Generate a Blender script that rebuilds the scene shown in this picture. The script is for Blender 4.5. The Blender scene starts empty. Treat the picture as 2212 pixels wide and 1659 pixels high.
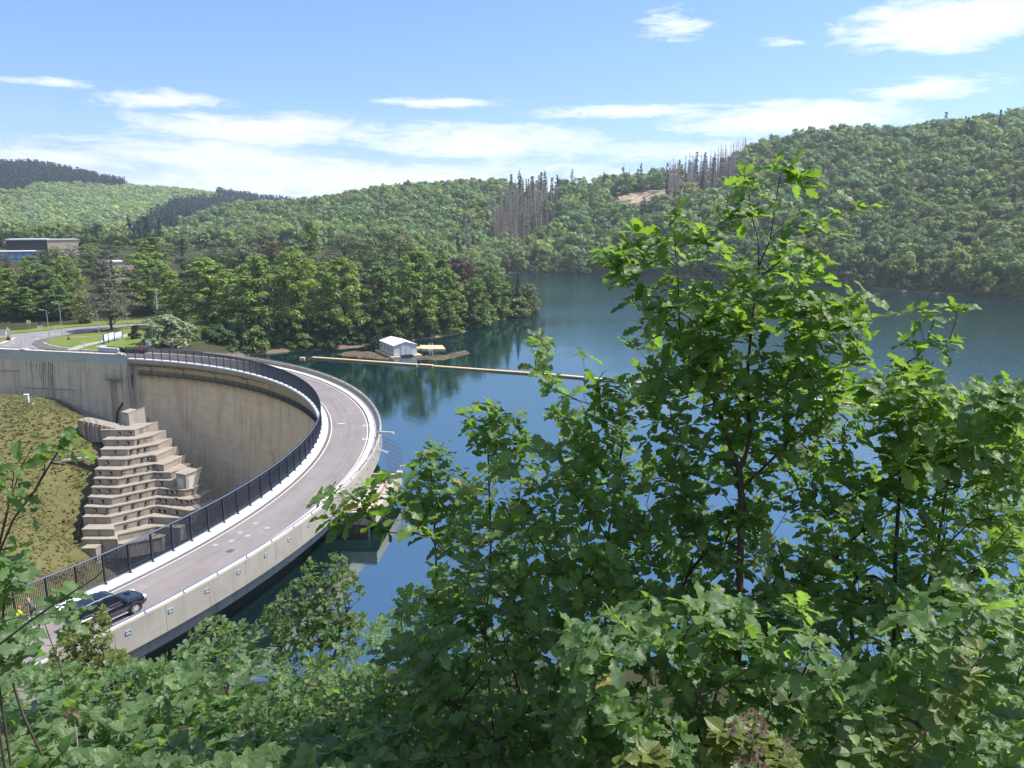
import bpy, math, random
import numpy as np
from mathutils import Vector, Matrix

random.seed(7); RNG = np.random.default_rng(11)
PI = math.pi; R = math.radians
S = bpy.context.scene
COL = S.collection

# ---------------------------------------------------------------- camera model (view units: 2212 px wide photo)
TH = R(11.8); CT, ST = math.cos(TH), math.sin(TH); F = 1659.0; HC = 27.5
def U(x, y, z):
    u = (x-1106)/F; v = (829.5-y)/F
    t = (z-HC)/(-ST+v*CT)
    return Vector((u*t, (CT+v*ST)*t, z))
def D(x, y, d):
    u = (x-1106)/F; v = (829.5-y)/F
    return Vector((u*d, (CT+v*ST)*d, HC+(-ST+v*CT)*d))
def RAY(x, y):
    u = (x-1106)/F; v = (829.5-y)/F
    return Vector((u, CT+v*ST, -ST+v*CT))
def PX(p):
    p = np.asarray(p, float).reshape(-1, 3)
    z = p[:, 2]-HC; zc = p[:, 1]*CT-z*ST; yc = p[:, 1]*ST+z*CT
    zc = np.where(np.abs(zc) < 1e-6, 1e-6, zc)
    return np.c_[1106+F*p[:, 0]/zc, 829.5-F*yc/zc, zc]
def Z0(x, y): return (x*.15639, 638.65+y*.15639)      # crop of the far road
def Z1(x, y): return (x*.21053, 598.73+y*.21053)      # crop of the abutment
def Z2(x, y): return (133.05+x*.2406, 798.3+y*.2406)  # crop of the terraces
def inpoly(px, py, poly):
    px = np.asarray(px, float); py = np.asarray(py, float)
    r = np.zeros(px.shape, bool); n = len(poly)
    for i in range(n):
        x0, y0 = poly[i][:2]; x1, y1 = poly[(i+1) % n][:2]
        if y0 == y1: continue
        c = ((y0 > py) != (y1 > py)) & (px < (x1-x0)*(py-y0)/(y1-y0)+x0)
        r ^= c
    return r

# ---------------------------------------------------------------- mesh helpers
def tag(o, label=None, cat=None, group=None, kind=None):
    if label: o['label'] = label
    if cat: o['category'] = cat
    if group: o['group'] = group
    if kind: o['kind'] = kind
    return o
def thing(name, label, cat, loc=(0, 0, 0), rz=0, group=None):
    o = bpy.data.objects.new(name, None); COL.objects.link(o)
    o.empty_display_size = .2
    o.location = loc; o.rotation_euler = (0, 0, rz)
    return tag(o, label, cat, group)
def rootof(o):
    while o.parent: o = o.parent
    return o
def mesh_np(name, V, Fq, mat, parent=None, smooth=False, world=True, attrs=None, uv=None, nside=4):
    """V (n,3) float, Fq (m,nside) int array -> object"""
    V = np.asarray(V, np.float32)
    if parent is not None and world:
        r = rootof(parent)
        M = np.array((Matrix.Translation(r.location) @ Matrix.Rotation(r.rotation_euler.z, 4, 'Z')).inverted(), np.float32)
        V = V @ M[:3, :3].T + M[:3, 3]
    me = bpy.data.meshes.new(name)
    Fq = np.asarray(Fq, np.int32); m = len(Fq)
    me.vertices.add(len(V)); me.vertices.foreach_set('co', V.ravel())
    me.loops.add(m*nside); me.loops.foreach_set('vertex_index', Fq.ravel())
    me.polygons.add(m); me.polygons.foreach_set('loop_start', np.arange(0, m*nside, nside, dtype=np.int32))
    me.update(calc_edges=True)
    if smooth: me.polygons.foreach_set('use_smooth', np.ones(m, bool))
    for k, a in (attrs or {}).items():
        a = np.asarray(a, np.float32)
        if a.ndim == 1:
            at = me.attributes.new(k, 'FLOAT', 'POINT'); at.data.foreach_set('value', a)
        elif a.shape[1] == 4:
            at = me.attributes.new(k, 'FLOAT_COLOR', 'POINT'); at.data.foreach_set('color', a.ravel())
        else:
            at = me.attributes.new(k, 'FLOAT_VECTOR', 'POINT'); at.data.foreach_set('vector', a.ravel())
    me.validate()
    o = bpy.data.objects.new(name, me); COL.objects.link(o)
    if mat: me.materials.append(mat)
    o.parent = parent
    return o

class MB:
    def __init__(self): self.v = []; self.f = []
    def add(self, v, f):
        b = len(self.v); self.v += [tuple(p) for p in v]; self.f += [tuple(i+b for i in q) for q in f]; return self
    def obox(self, c, ax, ay, az):
        c, ax, ay, az = Vector(c), Vector(ax), Vector(ay), Vector(az)
        v = [c+sx*ax+sy*ay+sz*az for sz in (-1, 1) for sy in (-1, 1) for sx in (-1, 1)]
        f = [(0, 2, 3, 1), (4, 5, 7, 6), (0, 1, 5, 4), (2, 6, 7, 3), (0, 4, 6, 2), (1, 3, 7, 5)]
        if ax.cross(ay).dot(az) < 0: f = [q[::-1] for q in f]
        return self.add(v, f)
    def box(self, c, s, rz=0):
        a, b = math.cos(rz), math.sin(rz)
        return self.obox(c, Vector((a, b, 0))*s[0]/2, Vector((-b, a, 0))*s[1]/2, Vector((0, 0, s[2]/2)))
    def bar(self, p, q, w, h=None, up=(0, 0, 1)):
        p, q = Vector(p), Vector(q); h = h or w; d = q-p
        if d.length < 1e-6: return self
        s = d.cross(Vector(up))
        if s.length < 1e-5: s = d.cross(Vector((1, 0, 0)))
        s.normalize(); t = s.cross(d).normalized()
        return self.obox((p+q)/2, d/2, s*w/2, t*h/2)
    def tube(self, pts, rad, n=6, cap=True):
        pts = [Vector(p) for p in pts]
        if not hasattr(rad, '__len__'): rad = [rad]*len(pts)
        rings = []; prev = None
        for i, p in enumerate(pts):
            d = (pts[min(i+1, len(pts)-1)]-pts[max(i-1, 0)])
            if d.length < 1e-9: d = Vector((0, 0, 1))
            d.normalize()
            a = prev if prev is not None else (Vector((0, 0, 1)) if abs(d.z) < .9 else Vector((1, 0, 0)))
            a = a-d*a.dot(d)
            if a.length < 1e-4: a = d.orthogonal()
            a.normalize(); prev = a; b = d.cross(a)
            rings.append([p+(a*math.cos(2*PI*k/n)+b*math.sin(2*PI*k/n))*rad[i] for k in range(n)])
        return self.loft(rings, cap)
    def loft(self, rings, cap=True):
        n = len(rings[0]); v = [p for r in rings for p in r]; f = []
        for i in range(len(rings)-1):
            for k in range(n):
                a, b = i*n+k, i*n+(k+1) % n
                f.append((a, b, b+n, a+n))
        if cap:
            f.append(tuple(range(n))[::-1]); m = (len(rings)-1)*n; f.append(tuple(range(m, m+n)))
        return self.add(v, f)
    def prism(self, poly, z0, z1):
        a = sum(poly[i][0]*poly[(i+1) % len(poly)][1]-poly[(i+1) % len(poly)][0]*poly[i][1] for i in range(len(poly)))
        if a < 0: poly = poly[::-1]
        zf = z0 if callable(z0) else (lambda x, y: z0)
        return self.loft([[(p[0], p[1], zf(p[0], p[1])) for p in poly], [(p[0], p[1], z1) for p in poly]])
    def sheet(self, poly, z):
        a = sum(poly[i][0]*poly[(i+1) % len(poly)][1]-poly[(i+1) % len(poly)][0]*poly[i][1] for i in range(len(poly)))
        if a < 0: poly = poly[::-1]
        return self.add([(p[0], p[1], z) for p in poly], [tuple(range(len(poly)))])
    def build(self, name, mat, parent=None, smooth=False, world=True, attr=None, bevel=0):
        V = np.array(self.v, float).reshape(-1, 3)
        Vw = V
        if parent is not None and world:
            r = rootof(parent)
            M = np.array((Matrix.Translation(r.location) @ Matrix.Rotation(r.rotation_euler.z, 4, 'Z')).inverted())
            V = V @ M[:3, :3].T + M[:3, 3]
        me = bpy.data.meshes.new(name); me.from_pydata(V.tolist(), [], self.f); me.update()
        if attr is not None:
            at = me.attributes.new('suv', 'FLOAT_VECTOR', 'POINT'); at.data.foreach_set('vector', np.asarray(attr(Vw), np.float32).ravel())
        if mat: me.materials.append(mat)
        if smooth: me.polygons.foreach_set('use_smooth', [True]*len(me.polygons))
        o = bpy.data.objects.new(name, me); COL.objects.link(o); o.parent = parent
        if bevel:
            b = o.modifiers.new('bevel', 'BEVEL'); b.width = bevel; b.segments = 2; b.limit_method = 'ANGLE'
        return o
def copy_tree(o, parent=None):
    c = o.copy(); COL.objects.link(c); c.parent = parent
    for ch in list(o.children): copy_tree(ch, c)
    return c

# ---------------------------------------------------------------- materials
MATS = {}
class NB:
    def __init__(self, name):
        self.m = bpy.data.materials.new(name); self.m.use_nodes = True
        self.t = self.m.node_tree; self.t.nodes.clear()
        self.out = self.n('ShaderNodeOutputMaterial')
    def n(self, typ, **kw):
        x = self.t.nodes.new(typ)
        for k, v in kw.items(): setattr(x, k, v)
        return x
    def l(self, a, b): self.t.links.new(a, b)
    def sv(self, node, **kw):
        for k, v in kw.items():
            k = k.replace('_', ' ')
            if hasattr(v, 'is_output'): self.l(v, node.inputs[k])
            else: node.inputs[k].default_value = v
        return node
    def noise(self, scale, vec=None, detail=4, rough=.55, dist=0):
        x = self.n('ShaderNodeTexNoise'); self.sv(x, Scale=scale, Detail=detail, Roughness=rough, Distortion=dist)
        if vec is not None: self.l(vec, x.inputs['Vector'])
        return x.outputs['Fac']
    def map(self, vec, scale=(1, 1, 1), loc=(0, 0, 0)):
        x = self.n('ShaderNodeMapping'); self.l(vec, x.inputs['Vector']); x.inputs['Scale'].default_value = scale; x.inputs['Location'].default_value = loc
        return x.outputs[0]
    def ramp(self, fac, stops):
        x = self.n('ShaderNodeValToRGB'); self.l(fac, x.inputs[0]); e = x.color_ramp.elements
        while len(e) < len(stops): e.new(.5)
        for i, (p, c) in enumerate(stops):
            e[i].position = p; e[i].color = (*c, 1) if hasattr(c, '__len__') else (c, c, c, 1)
        return x.outputs[0]
    def mix(self, fac, a, b, mode='MIX'):
        x = self.n('ShaderNodeMix', data_type='RGBA', blend_type=mode)
        for s, v in ((x.inputs[0], fac), (x.inputs[6], a), (x.inputs[7], b)):
            if hasattr(v, 'is_output'): self.l(v, s)
            elif hasattr(v, '__len__'): s.default_value = (*v[:3], 1)
            else: s.default_value = v
        return x.outputs[2]
    def math(self, op, a, b=0.0, c=None, clamp=False):
        x = self.n('ShaderNodeMath', operation=op, use_clamp=clamp)
        for i, v in enumerate((a, b) if c is None else (a, b, c)):
            if hasattr(v, 'is_output'): self.l(v, x.inputs[i])
            else: x.inputs[i].default_value = v
        return x.outputs[0]
    def bump(self, h, strength=.3, dist=.02):
        x = self.n('ShaderNodeBump'); self.l(h, x.inputs['Height']); x.inputs['Strength'].default_value = strength; x.inputs['Distance'].default_value = dist
        return x.outputs[0]
    def pr(self, col, rough=.7, metal=0, spec=.4, normal=None):
        x = self.n('ShaderNodeBsdfPrincipled')
        for k, v in (('Base Color', col), ('Roughness', rough), ('Metallic', metal), ('Specular IOR Level', spec)):
            if hasattr(v, 'is_output'): self.l(v, x.inputs[k])
            elif hasattr(v, '__len__'): x.inputs[k].default_value = (*v[:3], 1)
            else: x.inputs[k].default_value = v
        if normal is not None: self.l(normal, x.inputs['Normal'])
        return x
    def done(self, sh):
        self.l(sh.outputs[0] if hasattr(sh, 'outputs') else sh, self.out.inputs[0]); return self.m
    def pos(self): return self.n('ShaderNodeNewGeometry').outputs['Position']
    def obj(self): return self.n('ShaderNodeTexCoord').outputs['Object']

def simple(name, col, rough=.6, metal=0, spec=.4, var=.12, scale=3.0):
    if name in MATS: return MATS[name]
    b = NB(name); n = b.noise(scale, b.obj(), 5)
    c = b.mix(n, [x*(1-var) for x in col], [min(1, x*(1+var)) for x in col])
    MATS[name] = b.done(b.pr(c, rough, metal, spec)); return MATS[name]

def concrete(name, col, joints=None, streak=.35, dark=.6, scale=1.0, useuv=True, patches=None):
    """weathered concrete; 'suv' = (along wall, height, 0) in metres"""
    b = NB(name)
    if useuv:
        a = b.n('ShaderNodeAttribute', attribute_name='suv').outputs['Vector']
    else: a = b.pos()
    n1 = b.noise(.35*scale, a, 6, .6); n2 = b.noise(6*scale, a, 6, .65)
    c = b.mix(b.ramp(n1, [(.3, 0), (.7, 1)]), [x*.84 for x in col], [min(1, x*1.1) for x in col])
    c = b.mix(b.ramp(n2, [(.35, 0), (.65, 1)]), c, b.mix(.5, c, [x*.8 for x in col]), 'MIX')
    if useuv and streak:
        s = b.noise(1.0, b.map(a, (1.1, .06, 1)), 5, .6)
        c = b.mix(b.math('MULTIPLY', b.ramp(s, [(.50, 0), (.72, 1)]), streak), c, [x*.35 for x in col])
        s2 = b.noise(1.0, b.map(a, (.7, .045, 1), (31, 7, 0)), 5, .6)
        c = b.mix(b.math('MULTIPLY', b.ramp(s2, [(.55, 0), (.75, 1)]), streak*.8), c, (col[0]*1.1, col[1]*.78, col[2]*.5))
        s3 = b.noise(1.0, b.map(a, (1.6, .08, 1), (77, 3, 0)), 4, .6)
        c = b.mix(b.math('MULTIPLY', b.ramp(s3, [(.6, 0), (.8, 1)]), streak*.7), c, (.62, .6, .56))
    if patches:
        p = b.noise(.16, b.map(a, (1, .8, 1), (5, 9, 0)), 6, .68)
        c = b.mix(b.math('MULTIPLY', b.ramp(p, [(.53, 0), (.66, 1)]), patches), c, (col[0]*.62, col[1]*.52, col[2]*.40))
    h = n2
    if joints:
        sx = b.n('ShaderNodeSeparateXYZ'); b.l(a, sx.inputs[0])
        for ch, step, w in ((1, joints[1], .05), (0, joints[0], .05)):
            f = b.math('FRACT', b.math('DIVIDE', b.math('ADD', sx.outputs[ch], b.math('MULTIPLY', n1, .12)), step))
            m = b.math('LESS_THAN', f, w/step*1.2)
            c = b.mix(b.math('MULTIPLY', m, .42), c, [x*.4 for x in col])
    MATS[name] = b.done(b.pr(c, .85, 0, .25, b.bump(h, .25, .02))); return MATS[name]

def leafmat(name, col, col2, rough=.5, transl=.35, attr=None, var=.25, objvar=True, spec=.35, nscale=.5):
    """foliage of far and middle trees"""
    b = NB(name)
    if attr:
        c = b.n('ShaderNodeAttribute', attribute_name=attr).outputs['Color']
    else:
        n = b.noise(nscale, b.obj(), 3)
        c = b.mix(b.ramp(n, [(.3, 0), (.7, 1)]), col, col2)
        if objvar:
            r = b.n('ShaderNodeObjectInfo').outputs['Random']
            c = b.mix(b.math('MULTIPLY', r, var), c, (col[0]*1.6, col[1]*1.25, col[2]*.9))
    p = b.pr(c, rough, 0, spec)
    t = b.n('ShaderNodeBsdfTranslucent'); b.l(b.mix(.5, c, (.10, .2, .02), 'ADD') if False else c, t.inputs[0])
    m = b.n('ShaderNodeMixShader'); m.inputs[0].default_value = transl
    b.l(p.outputs[0], m.inputs[1]); b.l(t.outputs[0], m.inputs[2])
    MATS[name] = b.done(m); return MATS[name]
# ================================================================ world, sun, camera
SUN_AZ, SUN_EL = R(78), R(57)         # azimuth clockwise from +Y (the view direction)
W = bpy.data.worlds.new('World'); S.world = W; W.use_nodes = True
def build_world():
    t = W.node_tree; t.nodes.clear()
    b = NB.__new__(NB); b.t = t
    out = b.n('ShaderNodeOutputWorld')
    sky = b.n('ShaderNodeTexSky', sky_type='NISHITA')
    sky.sun_disc = False; sky.sun_elevation = SUN_EL; sky.sun_rotation = SUN_AZ
    sky.air_density = 1.0; sky.dust_density = .6; sky.ozone_density = 1.6
    d = b.n('ShaderNodeTexCoord').outputs['Generated']
    sx = b.n('ShaderNodeSeparateXYZ'); b.l(d, sx.inputs[0])
    az = b.math('ARCTAN2', sx.outputs[0], sx.outputs[1]); el = b.math('ARCSINE', sx.outputs[2])
    # thin streaky layer: noise stretched along the horizon, slightly slanted
    cx = b.n('ShaderNodeCombineXYZ'); b.l(az, cx.inputs[0]); b.l(b.math('ADD', el, b.math('MULTIPLY', az, .03)), cx.inputs[1])
    n1 = b.noise(1.0, b.map(cx.outputs[0], (5.0, 30, 1), (3.1, 1.2, 0)), 10, .66, .6)
    n2 = b.noise(1.0, b.map(cx.outputs[0], (22.0, 95, 1), (1.1, 7.2, 0)), 9, .7, .8)
    nn = b.math('ADD', b.math('MULTIPLY', n1, .54), b.math('MULTIPLY', n2, .46))
    tot = None
    E = [(1460, 50, 120, 46, 1.1), (2060, 48, 380, 76, 1.4), (1990, 190, 230, 34, 1.0), (1690, 90, 80, 14, .6), (110, 178, 200, 16, .8), (345, 216, 210, 32, 1.1),
         (960, 222, 200, 15, 1.1), (1330, 242, 300, 20, 1.0), (1690, 262, 360, 52, 1.4), (560, 285, 360, 56, 1.3), (1010, 315, 400, 62, 1.25), (430, 345, 700, 66, 1.0), (800, 395, 1000, 80, 1.2), (150, 340, 420, 40, 1.0), (200, 300, 190, 22, .75), (1500, 330, 400, 40, .8), (2500, 150, 260, 80, 1.1), (-300, 250, 300, 60, 1.1)]
    for x, y, rx, ry, k in E:
        v = RAY(x, y).normalized(); a0 = math.atan2(v.x, v.y); e0 = math.asin(v.z)
        va = RAY(x+rx, y).normalized(); ra = abs(math.atan2(va.x, va.y)-a0); re = abs(math.asin(RAY(x, y-ry).normalized().z)-e0)
        q = b.math('ADD', b.math('POWER', b.math('ABSOLUTE', b.math('DIVIDE', b.math('SUBTRACT', az, a0), ra)), 2.0),
                   b.math('POWER', b.math('ABSOLUTE', b.math('DIVIDE', b.math('SUBTRACT', el, e0), re)), 2.0))
        m = b.math('MULTIPLY', b.math('SUBTRACT', 1.0, b.math('SQRT', q), clamp=True), k)
        tot = m if tot is None else b.math('MAXIMUM', tot, m)
    # other clouds of the same kind all round, outside the photographed piece of sky
    away = b.math('SUBTRACT', b.math('ABSOLUTE', az), .85, clamp=True)
    tot = b.math('MAXIMUM', tot, b.math('MULTIPLY', away, .35))
    # cover = mask pushed up and down by the noise
    cov = b.math('ADD', b.math('MULTIPLY', tot, .98), b.math('MULTIPLY', b.math('SUBTRACT', nn, .545), 3.7))
    gate = b.ramp(tot, [(0, 0), (.14, 1)])
    mask = b.math('MULTIPLY', b.ramp(cov, [(.02, 0), (.30, .45), (.75, 1)]), gate)
    up = b.math('GREATER_THAN', sx.outputs[2], 0.0)
    mask = b.math('MULTIPLY', mask, up)
    hz = b.ramp(el, [(0.0, 1), (.15, 0)])                    # milky air low over the horizon
    skyc = b.mix(b.math('MULTIPLY', hz, .55), sky.outputs[0], (CLOUD*.80, CLOUD*.88, CLOUD))
    skyc = b.mix(1.0, skyc, (SKYTINT[0], SKYTINT[1], SKYTINT[2]), 'MULTIPLY')
    col = b.mix(b.math('MULTIPLY', mask, .93), skyc, (CLOUD, CLOUD*1.0, CLOUD*1.01))
    bg = b.n('ShaderNodeBackground'); b.l(col, bg.inputs[0]); bg.inputs[1].default_value = SKYS
    b.l(bg.outputs[0], out.inputs[0])
CLOUD, SKYS = 7.9, .099
SKYTINT = (.67, .885, 1.16)
build_world()
HAZE = .00021
sun = bpy.data.lights.new('sun', 'SUN'); sun.energy = 4.2; sun.angle = R(.55); sun.color = (1, .95, .87)
so = bpy.data.objects.new('sun', sun); COL.objects.link(so)
sd = Vector((math.sin(SUN_AZ)*math.cos(SUN_EL), math.cos(SUN_AZ)*math.cos(SUN_EL), math.sin(SUN_EL)))
so.rotation_euler = sd.to_track_quat('Z', 'Y').to_euler(); so.location = (0, 0, 400)
cam = bpy.data.cameras.new('camera'); co = bpy.data.objects.new('camera', cam); COL.objects.link(co)
cam.sensor_width = 36; cam.sensor_fit = 'HORIZONTAL'; cam.lens = 36*F/2212; cam.clip_end = 9000; cam.clip_start = .05
co.location = (0, 0, HC); co.rotation_euler = (PI/2-TH, 0, 0); S.camera = co
S.view_settings.view_transform = 'Standard'; S.view_settings.look = 'None'; S.view_settings.exposure = .82; S.view_settings.gamma = 1
S.render.engine = 'CYCLES'
S.cycles.use_denoising = True; S.cycles.max_bounces = 8; S.cycles.diffuse_bounces = 5; S.cycles.glossy_bounces = 3; S.cycles.transmission_bounces = 6; S.cycles.transparent_max_bounces = 6
S.cycles.caustics_reflective = False; S.cycles.caustics_refractive = False

# ================================================================ dam frame of reference
CX, CY = -97.1, 86.3
def pol(phi, r, z=0.0):
    a = R(phi); return Vector((CX+r*math.cos(a), CY+r*math.sin(a), z))
PE, PN = 76.0, -46.0                     # far and near end of the arch
TG = Vector((-math.sin(R(PE)), math.cos(R(PE)), 0)); KC = pol(PE, 72.0)   # abutment wall: starts at KC, runs along TG
NW = Vector((math.cos(R(PE)), math.sin(R(PE)), 0))                        # away from the valley
ZW = -4.6

# ================================================================ terrain
def tps_fit(P, lam=.02):
    P = np.array(P, float); xy = P[:, :2]/300; n = len(P)
    d = np.linalg.norm(xy[:, None]-xy[None], axis=2); K = np.where(d > 0, d*d*np.log(d+1e-12), 0)+np.eye(n)*lam*.01
    Q = np.c_[np.ones(n), xy]; A = np.block([[K, Q], [Q.T, np.zeros((3, 3))]])
    w = np.linalg.solve(A, np.r_[P[:, 2], np.zeros(3)])
    def f(x, y):
        x = np.asarray(x, float)/300; y = np.asarray(y, float)/300; sh = x.shape; x = x.ravel(); y = y.ravel()
        o = w[n]+w[n+1]*x+w[n+2]*y
        for i in range(n):
            d2 = (x-xy[i, 0])**2+(y-xy[i, 1])**2
            o += w[i]*.5*d2*np.log(d2+1e-12)
        return o.reshape(sh)
    return f
ctrl = []
TREEH = 13.0
ridge = [(345, 497, 700), (425, 458, 720), (497, 442, 740), (570, 440, 755), (662, 434, 760), (760, 418, 750), (830, 405, 745), (970, 397, 735), (1100, 388, 720), (1200, 392, 705),
         (1300, 388, 690), (1440, 372, 675), (1600, 355, 655), (1640, 318, 640), (1700, 292, 625), (1830, 280, 605), (2000, 275, 585), (2100, 260, 570), (2212, 242, 555), (2420, 225, 535)]
for x, y, d in ridge:
    p = D(x, y, d); ctrl.append((p.x, p.y, p.z-TREEH))
    if x > 700:
        q = D(x, y, d+260); ctrl.append((q.x, q.y, p.z-70))
        q = D(x, y, d+600); ctrl.append((q.x, q.y, p.z-90))
    else: q = D(x, y, d+110); ctrl.append((q.x, q.y, p.z-22))
for x, y, d in [(-150, 357, 1230), (0, 362, 1240), (100, 358, 1240), (190, 380, 1220), (275, 400, 1210), (360, 402, 1250), (440, 412, 1290), (560, 436, 1310), (655, 443, 1400)]:
    p = D(x, y, d); ctrl.append((p.x, p.y, p.z-TREEH)); q = D(x, y, d+400); ctrl.append((q.x, q.y, p.z-60)); q = D(x, y, d+120); ctrl.append((q.x, q.y, p.z-12))
for x, y, d in [(0, 450, 930), (200, 450, 930), (400, 452, 960), (60, 500, 690), (230, 500, 680), (350, 520, 620), (-200, 470, 800)]:
    p = D(x, y, d); ctrl.append((p.x, p.y, p.z-TREEH))
for p in [(-150, 330, 9), (-220, 330, 12), (-120, 420, 12), (-60, 330, 5), (-250, 250, 6), (-40, 280, 2), (-20, 250, -1), (-70, 240, 1), (-90, 210, 0), (-110, 185, 0), (-130, 200, 0), (-150, 185, 1), (-85, 180, 0),
          (-100, 165, 0), (-115, 240, 1), (-180, 200, 4), (-60, 430, 8)]: ctrl.append(p)
shore = [(-72, 184), (-60, 195.5), (-43, 203), (-28, 216), (-15, 231), (-4, 262), (8, 301), (-6, 330), (-25, 400), (-12, 505), (4.4, 529), (59, 509), (115, 468), (168.7, 419), (201.5, 366), (222, 345), (262, 300), (320, 220), (360, 120), (380, 0)]
SHK = .987
for x, y in shore: ctrl.append((x*SHK, y*SHK, ZW+.1))
for p in [(-43, 170, -12), (-25, 190, -10), (-5, 225, -13), (15, 260, -15), (30, 300, -18), (20, 400, -20), (60, 450, -20), (110, 400, -22), (150, 350, -22), (180, 300, -22), (60, 200, -25), (0, 160, -25), (100, 100, -25), (-10, 110, -25), (200, 200, -25), (250, 100, -22), (0, 60, -22), (60, 60, -22), (300, 0, -18), (-24, 60, -20), (-33, 150, -20), (-58, 172, -16)]: ctrl.append(p)
for p in [(0, 0, 25.6), (0, -25, 33), (0, 12, 18.5), (-30, 10, 16), (30, 0, 22), (70, -10, 14), (0, 33, -5.5), (-22, 38, -5.5), (30, 31, -5.2), (90, 25, -5), (150, -10, -5), (-40, 27, -1), (-60, 12, 4), (-80, -20, 20), (60, -60, 40), (-60, -70, 45), (-36, 31, -4), (-10, 22, 9), (200, -80, 20)]: ctrl.append(p)
for p in [(-500, 0, 60), (-300, 100, 30), (-350, -300, 90), (0, -400, 90), (400, -300, 60), (-600, 300, 50), (700, 100, 80), (900, 600, 60), (-900, 900, 100), (-900, 1600, 90), (0, 1800, 20), (900, 1500, 20), (600, 250, 90), (480, 350, 70), (-450, 480, 30)]: ctrl.append(p)
main_tps = tps_fit(ctrl)

# valley below the dam: its own surface
def wall_hit(x, y):
    d = RAY(x, y); o = Vector((0, 0, HC)); t = (KC-o).dot(NW)/d.dot(NW); return o+d*t
def cyl_hit(x, y, r):
    d = RAY(x, y); a = d.x**2+d.y**2; b = -2*(d.x*CX+d.y*CY); c = CX**2+CY**2-r*r
    t = (-b+math.sqrt(max(0, b*b-4*a*c)))/(2*a); return Vector((0, 0, HC))+d*t
WALLFOOT = [wall_hit(*p) for p in [(-120, 838), (0, 850), Z1(230, 1222), Z1(450, 1232), Z1(640, 1245), Z1(760, 1340), Z1(860, 1430), Z1(1000, 1500), Z1(1200, 1560)]]
ZK = [-10.6-1.25*k for k in range(14)]
LEFT_EDGE = [U(*Z2(x, y), ZK[k]-1.0) for k, (x, y) in enumerate([(350, 540), (370, 628), (348, 715), (325, 803), (297, 893), (287, 975), (267, 1055), (240, 1140), (203, 1228), (190, 1320), (183, 1440), (165, 1500), (150, 1560)])]
vctrl = [(p.x, p.y, p.z) for p in WALLFOOT]
vctrl += [(p.x-1.5, p.y-1, p.z-.4) for p in LEFT_EDGE]
for x, y, d in [(0, 900, 146), (80, 880, 148), (0, 960, 138), (110, 960, 141), (0, 1040, 129), (100, 1060, 130), (0, 1130, 118), (90, 1150, 121), (0, 1230, 106), (100, 1240, 110), (170, 1180, 123), (-200, 900, 140), (-200, 1100, 118), (30, 1330, 92), (150, 1300, 100)]:
    p = D(x, y, d); vctrl.append((p.x, p.y, p.z))
for x, y in [(310, 930), (350, 975), (400, 1030), (450, 1085)]:
    p = cyl_hit(x, y, 73.6); vctrl.append((p.x, p.y, p.z-1.0))
vctrl += [(-60, 110, -40), (-45, 95, -40), (-40, 75, -36), (-50, 55, -24), (-55, 40, -8), (-70, 60, -24), (-80, 85, -30), (-100, 60, -18), (-45, 36, -4), (-70, 30, 0), (-100, 100, -27), (-140, 100, -22)]
vtps = tps_fit(vctrl)
def smooth(a, b, x): t = np.clip((x-a)/(b-a), 0, 1); return t*t*(3-2*t)
FLAT = [(-85, 160), (-62, 166), (-66, 178), (-80, 186), (-92, 200), (-100, 235), (-125, 235), (-150, 215), (-180, 200), (-180, 165), (-130, 162)]
def in_valley(x, y):
    x = np.asarray(x, float); y = np.asarray(y, float)
    r = np.hypot(x-CX, y-CY); ph = np.degrees(np.arctan2(y-CY, x-CX))
    side = (x-KC.x)*NW.x+(y-KC.y)*NW.y
    a = (r < 77.0) & (ph < PE+1) & (ph > PN-3)
    b = (side < 3.6) & ((ph >= PE+1) | (ph <= -100)) & (x < KC.x+1)
    c = (ph <= PN-3) & (r < 77) & (y > 45) & (x < -60)
    return a | b | c
def hgt(x, y):
    x = np.asarray(x, float); y = np.asarray(y, float)
    z = main_tps(x, y)
    near = 25.75-.36*y-.75*np.maximum(0, y-8.2+.35*np.maximum(0, -x-1))-.0035*x*x-.10*np.maximum(0, -x-1)-.06*np.sin(x*1.3)-.08*np.cos(y*.9)
    near = np.where(y < 0, 25.75-.35*y, near)
    w = smooth(19, 9, np.hypot(x, y)); z = z*(1-w)+near*w
    fl = inpoly(x, y, FLAT); z = np.where(fl, np.minimum(z, -.22), z)
    z = np.where((np.hypot(x+100, y-200) < 75) & ~fl, np.clip(z, -30, .8), z)
    # keep the crest road of the dam clear of the banks
    r = np.hypot(x-CX, y-CY); ph = np.degrees(np.arctan2(y-CY, x-CX))
    z = np.where((r > 70) & (r < 84) & (ph > PN) & (ph < PE+3), np.minimum(z, -.6), z)
    return np.where(in_valley(x, y), vtps(x, y), z)
def spaced(a, b, lo, hi, step, grow=1.09):
    m = list(np.arange(lo, hi+.01, step)); s = step; x = hi; r = []
    while x < b: s = min(s*grow, 45); x += s; r.append(x)
    s = step; x = lo; l = []
    while x > a: s = min(s*grow, 45); x -= s; l.append(x)
    return np.array(l[::-1]+m+r)
gx = spaced(-1700, 1500, -150, 40, 2.2); gy = spaced(-500, 2300, -4, 250, 2.2)
GX, GY = np.meshgrid(gx, gy); GZ = hgt(GX, GY)
bumpy = .9*np.sin(GX*.071+1)*np.cos(GY*.083)+.5*np.sin(GX*.19)*np.sin(GY*.17+2)
GZ = GZ+np.where((np.hypot(GX+100, GY-190) > 90) & (np.hypot(GX, GY) > 30), bumpy, 0)
nx, ny = len(gx), len(gy); I = np.arange(nx*ny).reshape(ny, nx)
faces = np.c_[I[:-1, :-1].ravel(), I[:-1, 1:].ravel(), I[1:, 1:].ravel(), I[1:, :-1].ravel()]
b = NB('forest_floor'); ps = b.pos(); n = b.noise(.12, ps, 6); n2 = b.noise(1.5, ps, 6)
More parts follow.
